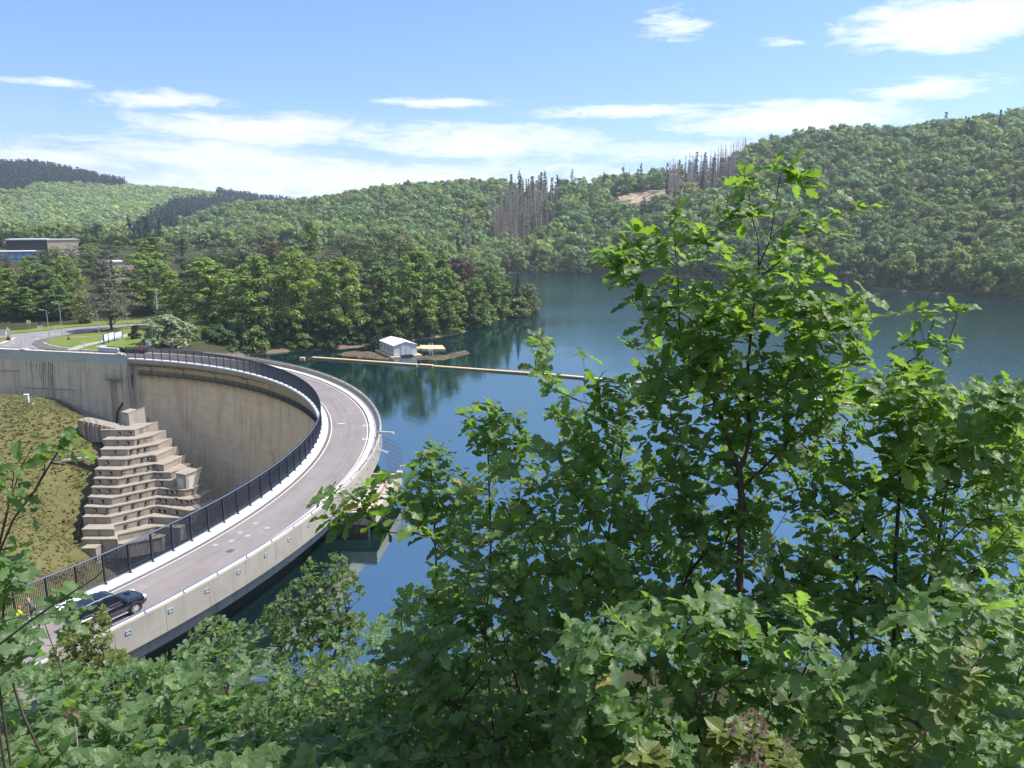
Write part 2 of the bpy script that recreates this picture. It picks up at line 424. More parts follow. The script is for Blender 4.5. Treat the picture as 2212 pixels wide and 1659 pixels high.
c = b.mix(b.ramp(n, [(.35, 0), (.65, 1)]), (.035, .045, .018), (.065, .075, .03)); c = b.mix(n2, c, (.06, .05, .03))
sx = b.n('ShaderNodeSeparateXYZ'); b.l(ps, sx.inputs[0])
bank = b.ramp(b.math('ADD', b.math('DIVIDE', sx.outputs[2], 10.0), b.math('ADD', b.math('MULTIPLY', n2, .1), .5)), [(.13, 1), (.22, 0)])
c = b.mix(bank, c, b.mix(n2, (.12, .085, .06), (.26, .2, .15)))
M_floor = b.done(b.pr(c, .95, 0, .1, b.bump(n2, .6, .3)))
b = NB('valley_grass'); ps = b.pos(); n = b.noise(.09, ps, 6, .6); n2 = b.noise(.9, ps, 7, .7); n3 = b.noise(.2, b.map(ps, (1, 1, 1), (40, 2, 0)), 6, .65)
c = b.mix(b.ramp(n, [(.38, 0), (.62, 1)]), (.08, .10, .026), (.145, .135, .048)); c = b.mix(b.ramp(n2, [(.35, 0), (.7, 1)]), c, (.20, .175, .085))
c = b.mix(b.ramp(n3, [(.56, 0), (.68, .85)]), c, (.07, .048, .03))
M_valley = b.done(b.pr(c, .95, 0, .1, b.bump(n2, .9, .5)))
b = NB('bare_clearing'); ps = b.pos(); n = b.noise(.25, ps, 6, .7)
c = b.ramp(n, [(.35, (.10, .11, .05)), (.5, (.36, .28, .2)), (.62, (.55, .46, .36))])
M_bare = b.done(b.pr(c, .95, 0, .1))
ter = mesh_np('terrain', np.c_[GX.ravel(), GY.ravel(), GZ.ravel()], faces, M_floor, smooth=True)
ter['kind'] = 'structure'; ter.data.materials.append(M_valley); ter.data.materials.append(M_bare)
fx = (GX[:-1, :-1]+GX[1:, 1:]).ravel()/2; fy = (GY[:-1, :-1]+GY[1:, 1:]).ravel()/2; fz = (GZ[:-1, :-1]+GZ[1:, 1:]).ravel()/2
pp = PX(np.c_[fx, fy, fz])
CLEAR = [(1300, 440), (1335, 424), (1390, 414), (1440, 408), (1560, 385), (1590, 395), (1570, 425), (1480, 440), (1400, 447), (1350, 452)]
far = np.hypot(fx, fy) > 400
mi = np.zeros(len(faces), np.int32)
mi[in_valley(fx, fy)] = 1
mi[far & (pp[:, 2] > 0) & inpoly(pp[:, 0], pp[:, 1], CLEAR)] = 2
ter.data.polygons.foreach_set('material_index', mi)
def gz(x, y): return float(hgt(np.array([x]), np.array([y]))[0])

# ================================================================ water
def build_water():
    mb = MB(); poly = []
    for k in range(0, 61): poly.append(pol(PN-6+(PE+6-PN)*k/60, 76.9))
    poly += [pol(PE, 78)+TG*8, Vector((-60, 240, 0)), Vector((-60, 620, 0)), Vector((420, 620, 0)), Vector((420, -120, 0)), Vector((40, 8, 0)), Vector((-30, 22, 0))]
    mb.sheet(poly, ZW)
    b = NB('lake_water'); ps = b.pos()
    w1 = b.noise(.55, b.map(ps, (1, 1.6, 1)), 3, .5); w2 = b.noise(2.2, b.map(ps, (1, 1.9, 1)), 3, .5)
    big = b.noise(.012, b.map(ps, (.5, 1.4, 1), (3, 1, 0)), 3)
    sxx = b.n('ShaderNodeSeparateXYZ'); b.l(ps, sxx.inputs[0])
    # wind ruffles the open lake to the right, the corner by the dam lies calm
    wind = b.math('ADD', b.math('DIVIDE', sxx.outputs[0], 110.0), b.math('DIVIDE', b.math('SUBTRACT', sxx.outputs[1], 165.0), 500.0))
    wind = b.ramp(b.math('ADD', wind, b.math('MULTIPLY', b.math('SUBTRACT', big, .5), 1.1)), [(.15, .12), (.62, 1)])
    h = b.math('ADD', w1, b.math('MULTIPLY', w2, .3))
    bp = b.n('ShaderNodeBump'); b.l(h, bp.inputs['Height']); b.l(b.math('MULTIPLY', wind, .33), bp.inputs['Strength']); bp.inputs['Distance'].default_value = .35
    deep = b.n('ShaderNodeBsdfDiffuse'); deep.inputs[0].default_value = (.004, .021, .023, 1)
    gl = b.n('ShaderNodeBsdfGlossy'); gl.inputs[0].default_value = (.84, .96, .97, 1); b.l(b.math('ADD', b.math('MULTIPLY', wind, .07), .015), gl.inputs['Roughness']); b.l(bp.outputs[0], gl.inputs['Normal'])
    fr = b.n('ShaderNodeFresnel'); fr.inputs[0].default_value = 7.5; b.l(bp.outputs[0], fr.inputs[1])
    mx = b.n('ShaderNodeMixShader'); b.l(fr.outputs[0], mx.inputs[0]); b.l(deep.outputs[0], mx.inputs[1]); b.l(gl.outputs[0], mx.inputs[2])
    o = mb.build('water', b.done(mx)); o['kind'] = 'structure'
build_water()

# ================================================================ foliage templates
def quads_at(P, N, size, rng, asp=1.5):
    """one irregular leaf-cluster face per point P facing N -> verts (4n,3)"""
    n = len(P); N = N/np.maximum(np.linalg.norm(N, axis=1, keepdims=True), 1e-6)
    a = rng.normal(size=(n, 3)); a -= N*np.sum(a*N, 1, keepdims=True); a /= np.linalg.norm(a, axis=1, keepdims=True); b = np.cross(N, a)
    s = (size*rng.uniform(.6, 1.35, n))[:, None]
    k = [rng.uniform(.6, 1.2, (n, 1)) for _ in range(4)]
    v = np.stack([P+a*s*asp*.5*k[0], P+b*s*.42*k[1]+N*s*.08, P-a*s*asp*.5*k[2], P-b*s*.42*k[3]-N*s*.08], 1)
    return v.reshape(-1, 3)
def qfaces(n): return np.arange(n*4).reshape(n, 4)
def sph(n, rng):
    v = rng.normal(size=(n, 3)); return v/np.linalg.norm(v, axis=1, keepdims=True)
def crown(seed, nclump, nleaf, h, r, base=.25, leaf=.5, shape='round', flat=.6, csize=.42, up=.55, nz=.45, und=.6):
    """clumps of leaf faces through a crown; returns verts, clump centres"""
    rng = np.random.default_rng(seed); V = []; C = []
    i = 0; tries = 0
    while i < nclump and tries < nclump*60:
        tries += 1
        t = rng.uniform(0, 1)
        if shape == 'round': w = math.sqrt(max(0, 1-(2*t-1)**2))**.8
        elif shape == 'broad': w = min(1, 2.6*t+.35)*math.sqrt(max(0, 1-t**2.6))
        elif shape == 'cone': w = (1-t)*.95+.06
        elif shape == 'column': w = math.sin(PI*(.06+.9*t))**.5
        a = rng.uniform(0, 2*PI); q = w*r*(rng.uniform(.45, 1) if i % 4 else rng.uniform(0, .6))
        c = np.array([q*math.cos(a), q*math.sin(a), h*(base+(1-base)*t)])
        sz = r*csize*rng.uniform(.7, 1.25)*(.55+.45*w)
        if C and min(np.linalg.norm((c-k[:3])*(1, 1, 1.4))/(sz+k[3]) for k in C) < .42: continue
        c[2] = min(c[2], h-sz*flat*.8); C.append(np.r_[c, sz]); i += 1
        m = int(nleaf*rng.uniform(.75, 1.25)*(sz/(r*csize))**1.5)+4
        s = sph(m, rng); s[:, 2] = np.where(s[:, 2] < -.25, -s[:, 2]*und, s[:, 2]); rad = rng.uniform(.62, 1.08, (m, 1))
        P = c+s*rad*sz*np.array([1, 1, flat]); N = s*np.array([1, 1, 1.3])+np.array([0, 0, up])+rng.normal(size=(m, 3))*nz
        V.append(quads_at(P, N, leaf, rng))
    return np.concatenate(V), C
def conifer(seed, h, r, nlay, nper, leaf, droop=.25, base=.08, ragged=.25):
    rng = np.random.default_rng(seed); V = []
    for i in range(nlay):
        t = (i+.5*rng.uniform())/nlay; z = h*(base+(1-base)*t); rr = r*(1-t)**.85+.12*r*(1-t)+.02
        nb = max(3, int(nper*(.35+.65*(1-t))))
        for k in range(nb):
            a = rng.uniform(0, 2*PI); L = rr*rng.uniform(1-ragged*1.6, 1.1)
            ns = max(2, int(L/leaf*1.5))
            u = (np.arange(ns)+.6)/ns
            P = np.c_[np.cos(a)*L*u, np.sin(a)*L*u, z-droop*L*u**1.6+rng.normal(0, .03*r, ns)]
            P = P+rng.normal(0, .06*leaf, P.shape)
            N = np.tile([math.cos(a)*.35, math.sin(a)*.35, 1.0], (ns, 1))+rng.normal(0, .5, (ns, 3))
            V.append(quads_at(P, N, leaf*(1.15-.5*(u.mean()*t)), rng, 1.9))
    return np.concatenate(V)

# ================================================================ hill forests
def visible(P, hh=12.0):
    """P (n,3) ground points; is the tree top seen over the terrain in front of it?"""
    top = P+np.array([0, 0, hh]); px = PX(top); ok = (px[:, 2] > 0) & (px[:, 0] > -650) & (px[:, 0] < 3000) & (px[:, 1] > -160)
    idx = np.where(ok)[0]; T = top[idx]; blocked = np.zeros(len(idx), bool)
    o = np.array([0, 0, HC])
    for s in np.linspace(.35, .985, 26):
        q = o+(T-o)*s; dist = np.linalg.norm(T-q, axis=1)
        g = GRID(q[:, 0], q[:, 1])
        blocked |= (g+np.where(dist > 14, 7.5, -50)) > q[:, 2]
    ok[idx[blocked]] = False
    return ok
def GRID(x, y):
    i = np.clip(np.searchsorted(gx, x)-1, 0, nx-2); j = np.clip(np.searchsorted(gy, y)-1, 0, ny-2)
    tx = np.clip((x-gx[i])/(gx[i+1]-gx[i]), 0, 1); ty = np.clip((y-gy[j])/(gy[j+1]-gy[j]), 0, 1)
    return GZ[j, i]*(1-tx)*(1-ty)+GZ[j, i+1]*tx*(1-ty)+GZ[j+1, i]*(1-tx)*ty+GZ[j+1, i+1]*tx*ty
rngF = np.random.default_rng(5)
def scatter(x0, x1, y0, y1, step, jit=.42):
    X, Y = np.meshgrid(np.arange(x0, x1, step), np.arange(y0, y1, step)); X = X.ravel(); Y = Y.ravel()
    X = X+rngF.uniform(-jit, jit, len(X))*step; Y = Y+rngF.uniform(-jit, jit, len(Y))*step
    return np.c_[X, Y, GRID(X, Y)]
P1 = scatter(-330, 760, 240, 820, 7.9)
d1 = np.hypot(P1[:, 0], P1[:, 1])
keep = (P1[:, 2] > ZW+.5) & (d1 < 830)
# park, peninsula and buildings in front are planted separately
keep &= ~((P1[:, 0] < 15) & (d1 < 330)) & ~((P1[:, 0] < -70) & (d1 < 520)) & ~((P1[:, 0] < -20) & (d1 < 400))
P1 = P1[keep]; P1 = P1[visible(P1)]
P2 = scatter(-1150, -40, 520, 1500, 8.6); d2 = np.hypot(P2[:, 0], P2[:, 1])
P2 = P2[(d2 > 600) & (P2[:, 2] > ZW+2)]; P2 = P2[visible(P2)]
d2 = np.hypot(P2[:, 0], P2[:, 1]); P2 = P2[d2 > 790]
px1 = PX(P1); px2 = PX(P2)
px1t = PX(P1+np.array([0, 0, 6.])); px2t = PX(P2+np.array([0, 0, 8.]))
clear1 = inpoly(px1[:, 0], px1[:, 1], CLEAR)
for q in (10, 20): clear1 |= inpoly(px1[:, 0], px1[:, 1]-q, [(1310, 440), (1335, 424), (1390, 414), (1440, 408), (1480, 440), (1400, 447), (1350, 452)])
D1 = [(1060, 545), (1062, 480), (1120, 392), (1285, 385), (1290, 425), (1205, 440), (1195, 500), (1150, 545)]
D2 = [(1425, 440), (1440, 375), (1615, 345), (1600, 400), (1560, 430)]
D3 = [(1285, 385), (1440, 372), (1440, 420), (1300, 440)]
dead1 = (inpoly(px1[:, 0], px1[:, 1], D1) | inpoly(px1[:, 0], px1[:, 1], D2)) & ~clear1
mixed1 = inpoly(px1[:, 0], px1[:, 1], D3) & ~clear1
S1 = [(-60, 345), (100, 340), (200, 368), (282, 392), (280, 404), (190, 399), (80, 396), (45, 410), (-60, 416)]
S2 = [(436, 398), (560, 424), (660, 434), (655, 446), (560, 446), (470, 424)]
S3 = [(278, 530), (300, 488), (390, 440), (520, 428), (505, 446), (440, 462), (380, 500), (330, 540)]
spr2 = inpoly(px2t[:, 0], px2t[:, 1], S1) | inpoly(px2t[:, 0], px2t[:, 1], S2) | inpoly(px2t[:, 0], px2t[:, 1], S3)
spr1 = inpoly(px1t[:, 0], px1t[:, 1], S3)
u1 = rngF.uniform(0, 1, len(P1))
inD2 = inpoly(px1[:, 0], px1[:, 1], [(1430, 445), (1445, 375), (1615, 345), (1605, 400), (1575, 428)])
kind1 = np.where(clear1, np.where(inD2 & (u1 < .62), 2, np.where(inD2 & (u1 < .85), 1, 9)), np.where(dead1, np.where(u1 < .80, 2, np.where(u1 < .92, 1, 0)), np.where(mixed1, np.where(u1 < .12, 2, np.where(u1 < .22, 1, 0)), np.where(spr1, np.where(u1 < .8, 1, 0), np.where(u1 < .003, 2, np.where(u1 < .012, 1, 0))))))
print('hill trees', len(P1), 'far', len(P2), 'dead', (kind1 == 2).sum(), 'spruce', (kind1 == 1).sum(), 'far spruce', spr2.sum())
HT = [crown(100+i, 17, 34, 1.0, .5, base=.05, leaf=.10, shape='round' if i % 2 else 'broad', flat=.85, csize=.40, up=.25, nz=.22)[0] for i in range(7)]   # unit height, unit width
HTL = [crown(200+i, 9, 20, 1.0, .5, base=.08, leaf=.16, shape='round', flat=.85, csize=.5, up=.25, nz=.22)[0] for i in range(6)]
SPR = [conifer(300+i, 1.0, .17, 15, 9, .075, .3, .05) for i in range(4)]
SPRL = [conifer(310+i, 1.0, .19, 9, 6, .12, .3, .03) for i in range(3)]
def trunkquads(h, r):
    v = []
    for k in range(2):
        a = k*PI/2; x, y = math.cos(a)*r, math.sin(a)*r
        v += [(-x, -y, -.03), (x, y, -.03), (x*.4, y*.4, h), (-x*.4, -y*.4, h)]
    return np.array(v, float)
def deadtree(seed):
    rng = np.random.default_rng(seed); h = 1.0; mb = MB(); ln = rng.uniform(-.02, .02, 2)
    mb.tube([(0, 0, -.04), (ln[0]*.5, ln[1]*.5, .5), (ln[0], ln[1], h)], [.017, .012, .003], 4, False)
    V = [np.array([mb.v[i] for f in mb.f for i in f])]
    for k in range(int(rng.integers(40, 80))):
        t = rng.uniform(.22, .98); a = rng.uniform(0, 2*PI); L = (.03+.10*(1-t))*rng.uniform(.5, 1.2)
        p = np.array([ln[0]*t, ln[1]*t, t]); q = p+np.array([math.cos(a)*L, math.sin(a)*L, -L*rng.uniform(-.1, .5)]); w = .0048
        V.append(np.array([p+(0, 0, w), p-(0, 0, w), q-(0, 0, w*.4), q+(0, 0, w*.4)]))
    return np.concatenate(V)
DEAD = [deadtree(400+i) for i in range(6)]
def leafcols(n, rng, kind):
    """tree colours: natural spread between individuals"""
    if kind == 'dead': c = np.array([.23, .195, .17])*rng.uniform(.7, 1.3, (n, 1))
    elif kind == 'spruce': c = np.array([.04, .068, .05])*rng.uniform(.7, 1.35, (n, 1))
    else:
        a = np.array([.235, .315, .10]); c = a*rng.uniform(.72, 1.25, (n, 1))*np.c_[rng.uniform(.75, 1.15, n), np.ones(n), rng.uniform(.75, 1.4, n)]
        y = rng.uniform(0, 1, n) < .06; c[y] *= (1.3, 1.2, 1.0)
    return np.c_[c, np.ones(n)]
def merged(name, tmpl, pos, sc, rot, cols, mat, rng):
    """very many trees as one mesh"""
    Vs = []; Cs = []
    for i in range(len(pos)):
        t = tmpl[i % len(tmpl)]; a = rot[i]; ca, sa = math.cos(a), math.sin(a)
        v = t*sc[i]; v = np.c_[v[:, 0]*ca-v[:, 1]*sa, v[:, 0]*sa+v[:, 1]*ca, v[:, 2]]+pos[i]
        Vs.append(v); j = np.repeat(rng.uniform(.88, 1.12, len(t)//4), 4)[:, None]; c = np.repeat(cols[i][None], len(t), 0).copy(); c[:, :3] *= j; Cs.append(c)
    V = np.concatenate(Vs); o = mesh_np(name, V, qfaces(len(V)//4), mat, attrs={'col': np.concatenate(Cs)})
    return o
M_hill = leafmat('hill_foliage', 0, 0, .6, .42, attr='col', spec=.25)
M_deadwood = leafmat('dead_wood', 0, 0, .9, .0, attr='col', spec=.1)
def tree_single(name, tmpl, p, sc, a, col, mat, label, cat, group, cache={}):
    key = (id(tmpl), tuple(np.round(col[:3], 2)) if mat is None else id(mat))
    return None
def hill_individuals(pos, sc, rot, cols, tmpl, mats, name, labels, cat, group):
    """single trees that share mesh data; colour from the object's own material variant"""
    base = {}
    for i in range(len(pos)):
        k = i % len(tmpl); m = int(RNG.integers(len(mats)))
        if (k, m) not in base:
            t = tmpl[k]; j = np.repeat(RNG.uniform(.88, 1.12, len(t)//4), 4)[:, None]
            col = np.c_[np.tile(np.array(mats[m]), (len(t), 1))*j, np.ones(len(t))]
            o = mesh_np(name, t, qfaces(len(t)//4), M_hill if cat != 'dead tree' else M_deadwood, attrs={'col': col}); base[(k, m)] = o
        else:
            o = base[(k, m)].copy(); COL.objects.link(o)
        o.location = pos[i]; o.scale = sc[i]; o.rotation_euler = (0, 0, rot[i])
        tag(o, labels(i, m), cat, group)
def dims(n, rng, h0, h1, w0, w1):
    h = rng.uniform(h0, h1, n); w = h*rng.uniform(w0, w1, n); return np.c_[w, w, h]
def do_hills():
    rng = np.random.default_rng(21)
    def split(P, n):
        d = np.linalg.norm(P-np.array([0, 0, HC]), axis=1); q = PX(P); d = d+9e3*((q[:, 0] < -40) | (q[:, 0] > 2252)); o = np.argsort(d); m = min(n, int((d < 9e3).sum())); return P[o[:m]], P[o[m:]]
    B, Brest = split(P1[kind1 == 0], 300)
    sc = dims(len(B), rng, 10, 18, .7, 1.05)
    pal = [(.205, .295, .09), (.25, .335, .10), (.185, .27, .11), (.245, .30, .11), (.30, .36, .10)]
    nm = ['deep green broadleaf tree on the wooded hillside above the lake', 'mid green broadleaf tree on the wooded hillside above the lake', 'blue green broadleaf tree on the wooded hillside above the lake', 'olive green broadleaf tree on the wooded hillside above the lake', 'pale yellow green broadleaf tree on the wooded hillside above the lake']
    hill_individuals(B-(0, 0, .6), sc, rng.uniform(0, 6.3, len(B)), None, HT, pal, 'broadleaf_tree', lambda i, m: nm[m], 'tree', 'broadleaf trees on the near wooded hillside')
    n = len(Brest); o = merged('broadleaf_forest', HT[:4]+HTL, Brest-(0, 0, .6), dims(n, rng, 9, 18, .7, 1.1), rng.uniform(0, 6.3, n), leafcols(n, rng, 'b'), M_hill, rng)
    tag(o, 'dense green broadleaf forest covering the hills behind the lake', 'forest', kind='stuff')
    Dd = P1[kind1 == 2]; Dd = np.concatenate([Dd, Dd+np.c_[rng.uniform(-5, 5, (len(Dd), 2)), np.zeros(len(Dd))]]); Dd[:, 2] = GRID(Dd[:, 0], Dd[:, 1]); Dd, _ = split(Dd, 298); sc = dims(len(Dd), rng, 17, 26, 1, 1)
    hill_individuals(Dd-(0, 0, .3), sc, rng.uniform(0, 6.3, len(Dd)), None, DEAD, [(.34, .27, .24), (.40, .34, .31), (.28, .20, .17)], 'dead_spruce', lambda i, m: 'bare %s dead spruce trunk standing in the dying stand on the hill' % ['brownish', 'pale grey', 'dark brown'][m], 'dead tree', 'dead spruces on the hillside')
    Sp = P1[kind1 == 1]; Sp, _ = split(Sp, 290); h = rng.uniform(15, 25, len(Sp)); sc = np.c_[h*.8, h*.8, h]
    hill_individuals(Sp-(0, 0, .5), sc, rng.uniform(0, 6.3, len(Sp)), None, SPR, [(.04, .066, .045), (.055, .08, .045)], 'spruce_tree', lambda i, m: ['dark', 'mid green'][m]+' living spruce standing among broadleaf trees on the hill', 'spruce', 'living spruces on the near hills')
    f = P2[~spr2]; n = len(f)
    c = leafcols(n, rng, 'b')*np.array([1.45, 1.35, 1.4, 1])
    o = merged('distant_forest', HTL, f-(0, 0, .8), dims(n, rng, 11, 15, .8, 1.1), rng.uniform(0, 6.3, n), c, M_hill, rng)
    tag(o, 'pale green broadleaf forest on the far hill at the left', 'forest', kind='stuff')
    f = P2[spr2]; n = len(f)
    # spruces stand closer together
    f = np.concatenate([f, f+np.c_[rng.uniform(-5, 5, (n, 2)), np.zeros(n)]]); f[:, 2] = GRID(f[:, 0], f[:, 1]); n = len(f)
    o = merged('spruce_forest', SPRL, f-(0, 0, .5), np.c_[np.repeat(rng.uniform(18, 24, n)[:, None], 2, 1), rng.uniform(17, 25, n)], rng.uniform(0, 6.3, n), leafcols(n, rng, 'spruce'), M_hill, rng)
    tag(o, 'dark spruce plantation along the top of the far hill', 'forest', kind='stuff')
    # undergrowth on the near hills so that no bare slope shows between trunks
    U1 = P1[kind1 != 9]; n = len(U1); U2 = U1+np.c_[rng.uniform(-4, 4, (n, 2)), np.zeros(n)]; U2[:, 2] = GRID(U2[:, 0], U2[:, 1]); U2 = U2[U2[:, 2] > ZW+.6]; n = len(U2)
    o = merged('undergrowth', HTL, U2-(0, 0, .8), np.c_[rng.uniform(3.5, 6, (n, 1)).repeat(2, 1), rng.uniform(2.5, 5, n)], rng.uniform(0, 6.3, n), leafcols(n, rng, 'b')*np.array([.85, .85, .85, 1]), M_hill, rng)
    tag(o, 'low green undergrowth beneath the hillside trees', 'undergrowth', kind='stuff')
do_hills()

# ================================================================ air between here and the far hills
if HAZE:
    mb = MB(); mb.obox((0, 800, 120), (2600, 0, 0), (0, 2000, 0), (0, 0, 165+25)); b = NB('haze_air'); v = b.n('ShaderNodeVolumePrincipled'); v.inputs['Color'].default_value = (.80, .90, 1, 1); v.inputs['Density'].default_value = HAZE; v.inputs['Anisotropy'].default_value = .25; b.l(v.outputs[0], b.out.inputs['Volume'])
    o = mb.build('haze', b.m); tag(o, 'thin blue summer haze in the air over the lake', 'haze', kind='stuff'); S.cycles.volume_bounces = 0

def valley_grass():
    rng = np.random.default_rng(61); n = 26000; X = rng.uniform(-150, -66, n); Y = rng.uniform(78, 158, n); k = in_valley(X, Y); X, Y = X[k], Y[k]; Z = GRID(X, Y); P = np.c_[X, Y, Z]; q = PX(P)
    le = np.interp(q[:, 1], [928, 1000, 1116, 1160, 1300], [214, 200, 176, 168, 200]); k = (q[:, 0] > -30) & (q[:, 0] < le) & (q[:, 1] < 1330); P = P[k]; n = len(P)
    pat = np.sin(P[:, 0]*.31+1)*np.cos(P[:, 1]*.27)+.6*np.sin(P[:, 0]*.83+P[:, 1]*.6)+rng.normal(0, .5, n); P = P[pat > -1.3]; pat = pat[pat > -1.3]; n = len(P); V = []; C = []
    for q in range(3):
        a = rng.uniform(0, 6.3, n); h = rng.uniform(.05, .18, n)*(1+.3*(pat > .6)); w = rng.uniform(.12, .30, n); c, s_ = np.cos(a)*w, np.sin(a)*w; lx, ly = rng.normal(0, .30, (2, n)); o = np.zeros(n)
        V.append(np.stack([P+np.c_[-c, -s_, o-.03], P+np.c_[c, s_, o-.03], P+np.c_[c*.5+lx, s_*.5+ly, h], P+np.c_[-c*.5+lx, -s_*.5+ly, h*.9]], 1).reshape(-1, 3))
        base = np.where((pat > .5)[:, None], np.array([.25, .215, .09]), np.array([.19, .20, .065]))*rng.uniform(.75, 1.25, (n, 1)); C.append(np.repeat(np.c_[base, np.ones(n)], 4, 0))
    V = np.concatenate(V); o = mesh_np('grass', V, qfaces(len(V)//4), M_hill, attrs={'col': np.concatenate(C)}); tag(o, 'rough yellowish grass tufts on the valley slope beside the terraces', 'grass', kind='stuff')
valley_grass()
# ================================================================ dam materials
M_archc = concrete('arch_concrete', (.88, .73, .55), joints=(6.0, 1.5), streak=.5, patches=.5)
M_wallc = concrete('abutment_concrete', (.62, .575, .50), joints=(8.5, 2.3), streak=.8)
M_beam = concrete('beam_concrete', (.41, .38, .33), streak=.25, scale=1.4)
M_crest = concrete('crest_beam_concrete', (.40, .385, .36), streak=.8, scale=1.2)
M_paint = concrete('painted_band', (.46, .52, .57), streak=.12, scale=.6)
M_terr = concrete('terrace_concrete', (.385, .35, .305), streak=1.0, scale=1.5)
M_cap = concrete('tread_concrete', (.36, .315, .265), streak=0, useuv=False, scale=1.2)
M_white = simple('white_walk', (.80, .82, .84), .6, var=.05)
M_cream = simple('cream_walk', (.70, .63, .54), .75, var=.08)
M_pale = simple('pale_concrete', (.66, .64, .6), .8, var=.1)
M_navy = simple('navy_steel', (.035, .045, .075), .45, .2, .5, .1)
M_rail = simple('rail_steel', (.16, .19, .30), .35, .3, .5, .08)
M_galv = simple('galvanised_steel', (.30, .32, .34), .45, .6, .5, .15)
M_black = simple('black_steel', (.02, .02, .022), .4, 0, .5, .1)
M_mark = simple('road_paint', (.60, .58, .56), .7, var=.12, scale=6)
def asphalt(name, a, bcol):
    b = NB(name); ps = b.pos(); n = b.noise(.25, ps, 6, .6); n2 = b.noise(14, ps, 4, .7); n3 = b.noise(.8, b.map(ps, (1, 1, 1), (9, 4, 0)), 5)
    c = b.mix(b.ramp(n, [(.35, 0), (.65, 1)]), a, bcol); c = b.mix(b.math('MULTIPLY', n2, .35), c, [x*.6 for x in a]); c = b.mix(b.math('MULTIPLY', b.ramp(n3, [(.62, 0), (.7, 1)]), .3), c, [x*.55 for x in a])
    return b.done(b.pr(c, .85, 0, .25, b.bump(n2, .2, .01)))
M_road = asphalt('asphalt', (.235, .215, .22), (.30, .275, .28))
def damroad():
    b = NB('asphalt_dam'); ps = b.pos(); sx = b.n('ShaderNodeSeparateXYZ'); b.l(ps, sx.inputs[0]); dx = b.math('SUBTRACT', sx.outputs[0], CX); dy = b.math('SUBTRACT', sx.outputs[1], CY); r = b.math('SQRT', b.math('ADD', b.math('MULTIPLY', dx, dx), b.math('MULTIPLY', dy, dy))); ph = b.math('MULTIPLY', b.math('ARCTAN2', dy, dx), 76.0)
    cb = b.n('ShaderNodeCombineXYZ'); b.l(ph, cb.inputs[0]); b.l(r, cb.inputs[1]); v = cb.outputs[0]
    n = b.noise(.3, v, 6, .6); n2 = b.noise(14, ps, 4, .7); n3 = b.noise(1.0, b.map(v, (.05, 2.4, 1)), 5, .6); n4 = b.noise(1.0, b.map(v, (.35, .5, 1), (3, 8, 0)), 7, .72)
    c = b.mix(b.ramp(n, [(.35, 0), (.65, 1)]), (.235, .205, .198), (.292, .26, .252)); c = b.mix(b.math('MULTIPLY', n2, .4), c, (.15, .135, .135)); c = b.mix(b.math('MULTIPLY', b.ramp(n3, [(.48, 0), (.62, 1)]), .38), c, (.15, .138, .14)); c = b.mix(b.math('MULTIPLY', b.ramp(n4, [(.60, 0), (.66, 1)]), .35), c, (.36, .34, .33))
    return b.done(b.pr(c, .85, 0, .25, b.bump(n2, .2, .01)))
M_damroad = damroad()
M_foot = asphalt('dark_asphalt', (.13, .12, .115), (.17, .155, .15))
def suv(V):
    r = np.hypot(V[:, 0]-CX, V[:, 1]-CY); ph = np.arctan2(V[:, 1]-CY, V[:, 0]-CX)
    return np.c_[ph*75+r, V[:, 2], r*0]
def suvw(V):
    return np.c_[(V[:, 0]-KC.x)*TG.x+(V[:, 1]-KC.y)*TG.y+((V[:, 0]-KC.x)*NW.x+(V[:, 1]-KC.y)*NW.y)*.9, V[:, 2], V[:, 0]*0]
def suvx(V): return np.c_[V[:, 0]*.8+V[:, 1]*.6, V[:, 2], V[:, 0]*0]
def sweep(mb, prof, p0, p1, n):
    """closed profile [(r,z)] swept along the arch"""
    rings = [[pol(p0+(p1-p0)*k/n, r, z) for r, z in prof] for k in range(n+1)]
    a = sum(prof[i][0]*prof[(i+1) % len(prof)][1]-prof[(i+1) % len(prof)][0]*prof[i][1] for i in range(len(prof)))
    if a > 0: rings = [q[::-1] for q in rings]
    return mb.loft(rings)
def rect(r0, r1, z0, z1): return [(r0, z0), (r1, z0), (r1, z1), (r0, z1)]

# ================================================================ the arch dam
dam = thing('arch_dam', 'curved concrete arch dam carrying a road across the lake end', 'dam', pol(PE, 76, 0))
mb = MB(); sweep(mb, [(74.3, -1.3), (74.1, -6), (73.3, -20), (72.2, -44), (79.0, -44), (77.3, -8), (77.0, -2.6), (77.0, -1.3)], PN-8, PE+1.5, 150)
mb.build('arch_wall', M_archc, dam, attr=suv)
mb = MB(); sweep(mb, [(72.3, -.72), (72.3, -.004), (80.18, -.004), (80.18, -1.15), (79.2, -1.9), (74.6, -1.9)], PN-8, PE, 150); mb.build('deck', M_beam, dam, attr=suv)
mb = MB(); sweep(mb, rect(76.9, 79.86, -2.6, -1.2), PN-8, PE+1.5, 150); mb.build('crest_beam', M_crest, dam, attr=suv)
mb = MB(); sweep(mb, [(76.99, -8.5), (77.36, -8.5), (77.04, -2.56), (76.99, -2.56)], PN-8, PE+1.5, 150); mb.build('shaded_stained_face', simple('shaded_dark_concrete', (.05, .052, .045), .6, var=.3, scale=1), dam)  # dark colour holds the recess's deep shade as well as algae staining
mb = MB(); sweep(mb, rect(72.24, 73.55, .0, .16), PN-8, PE, 150); mb.build('inner_walkway', M_white, dam)
mb = MB(); sweep(mb, rect(79.12, 80.42, .0, .15), PN-8, PE+1, 150); mb.build('outer_walkway', M_cream, dam)
par = MB(); sweep(par, [(80.42, -.6), (80.42, .85), (80.70, .85), (80.70, -1.24), (80.18, -1.24), (80.18, -.6)], PN-8, PE+1, 150); par = par.build('parapet', M_beam, dam, attr=suv)
mb = MB()
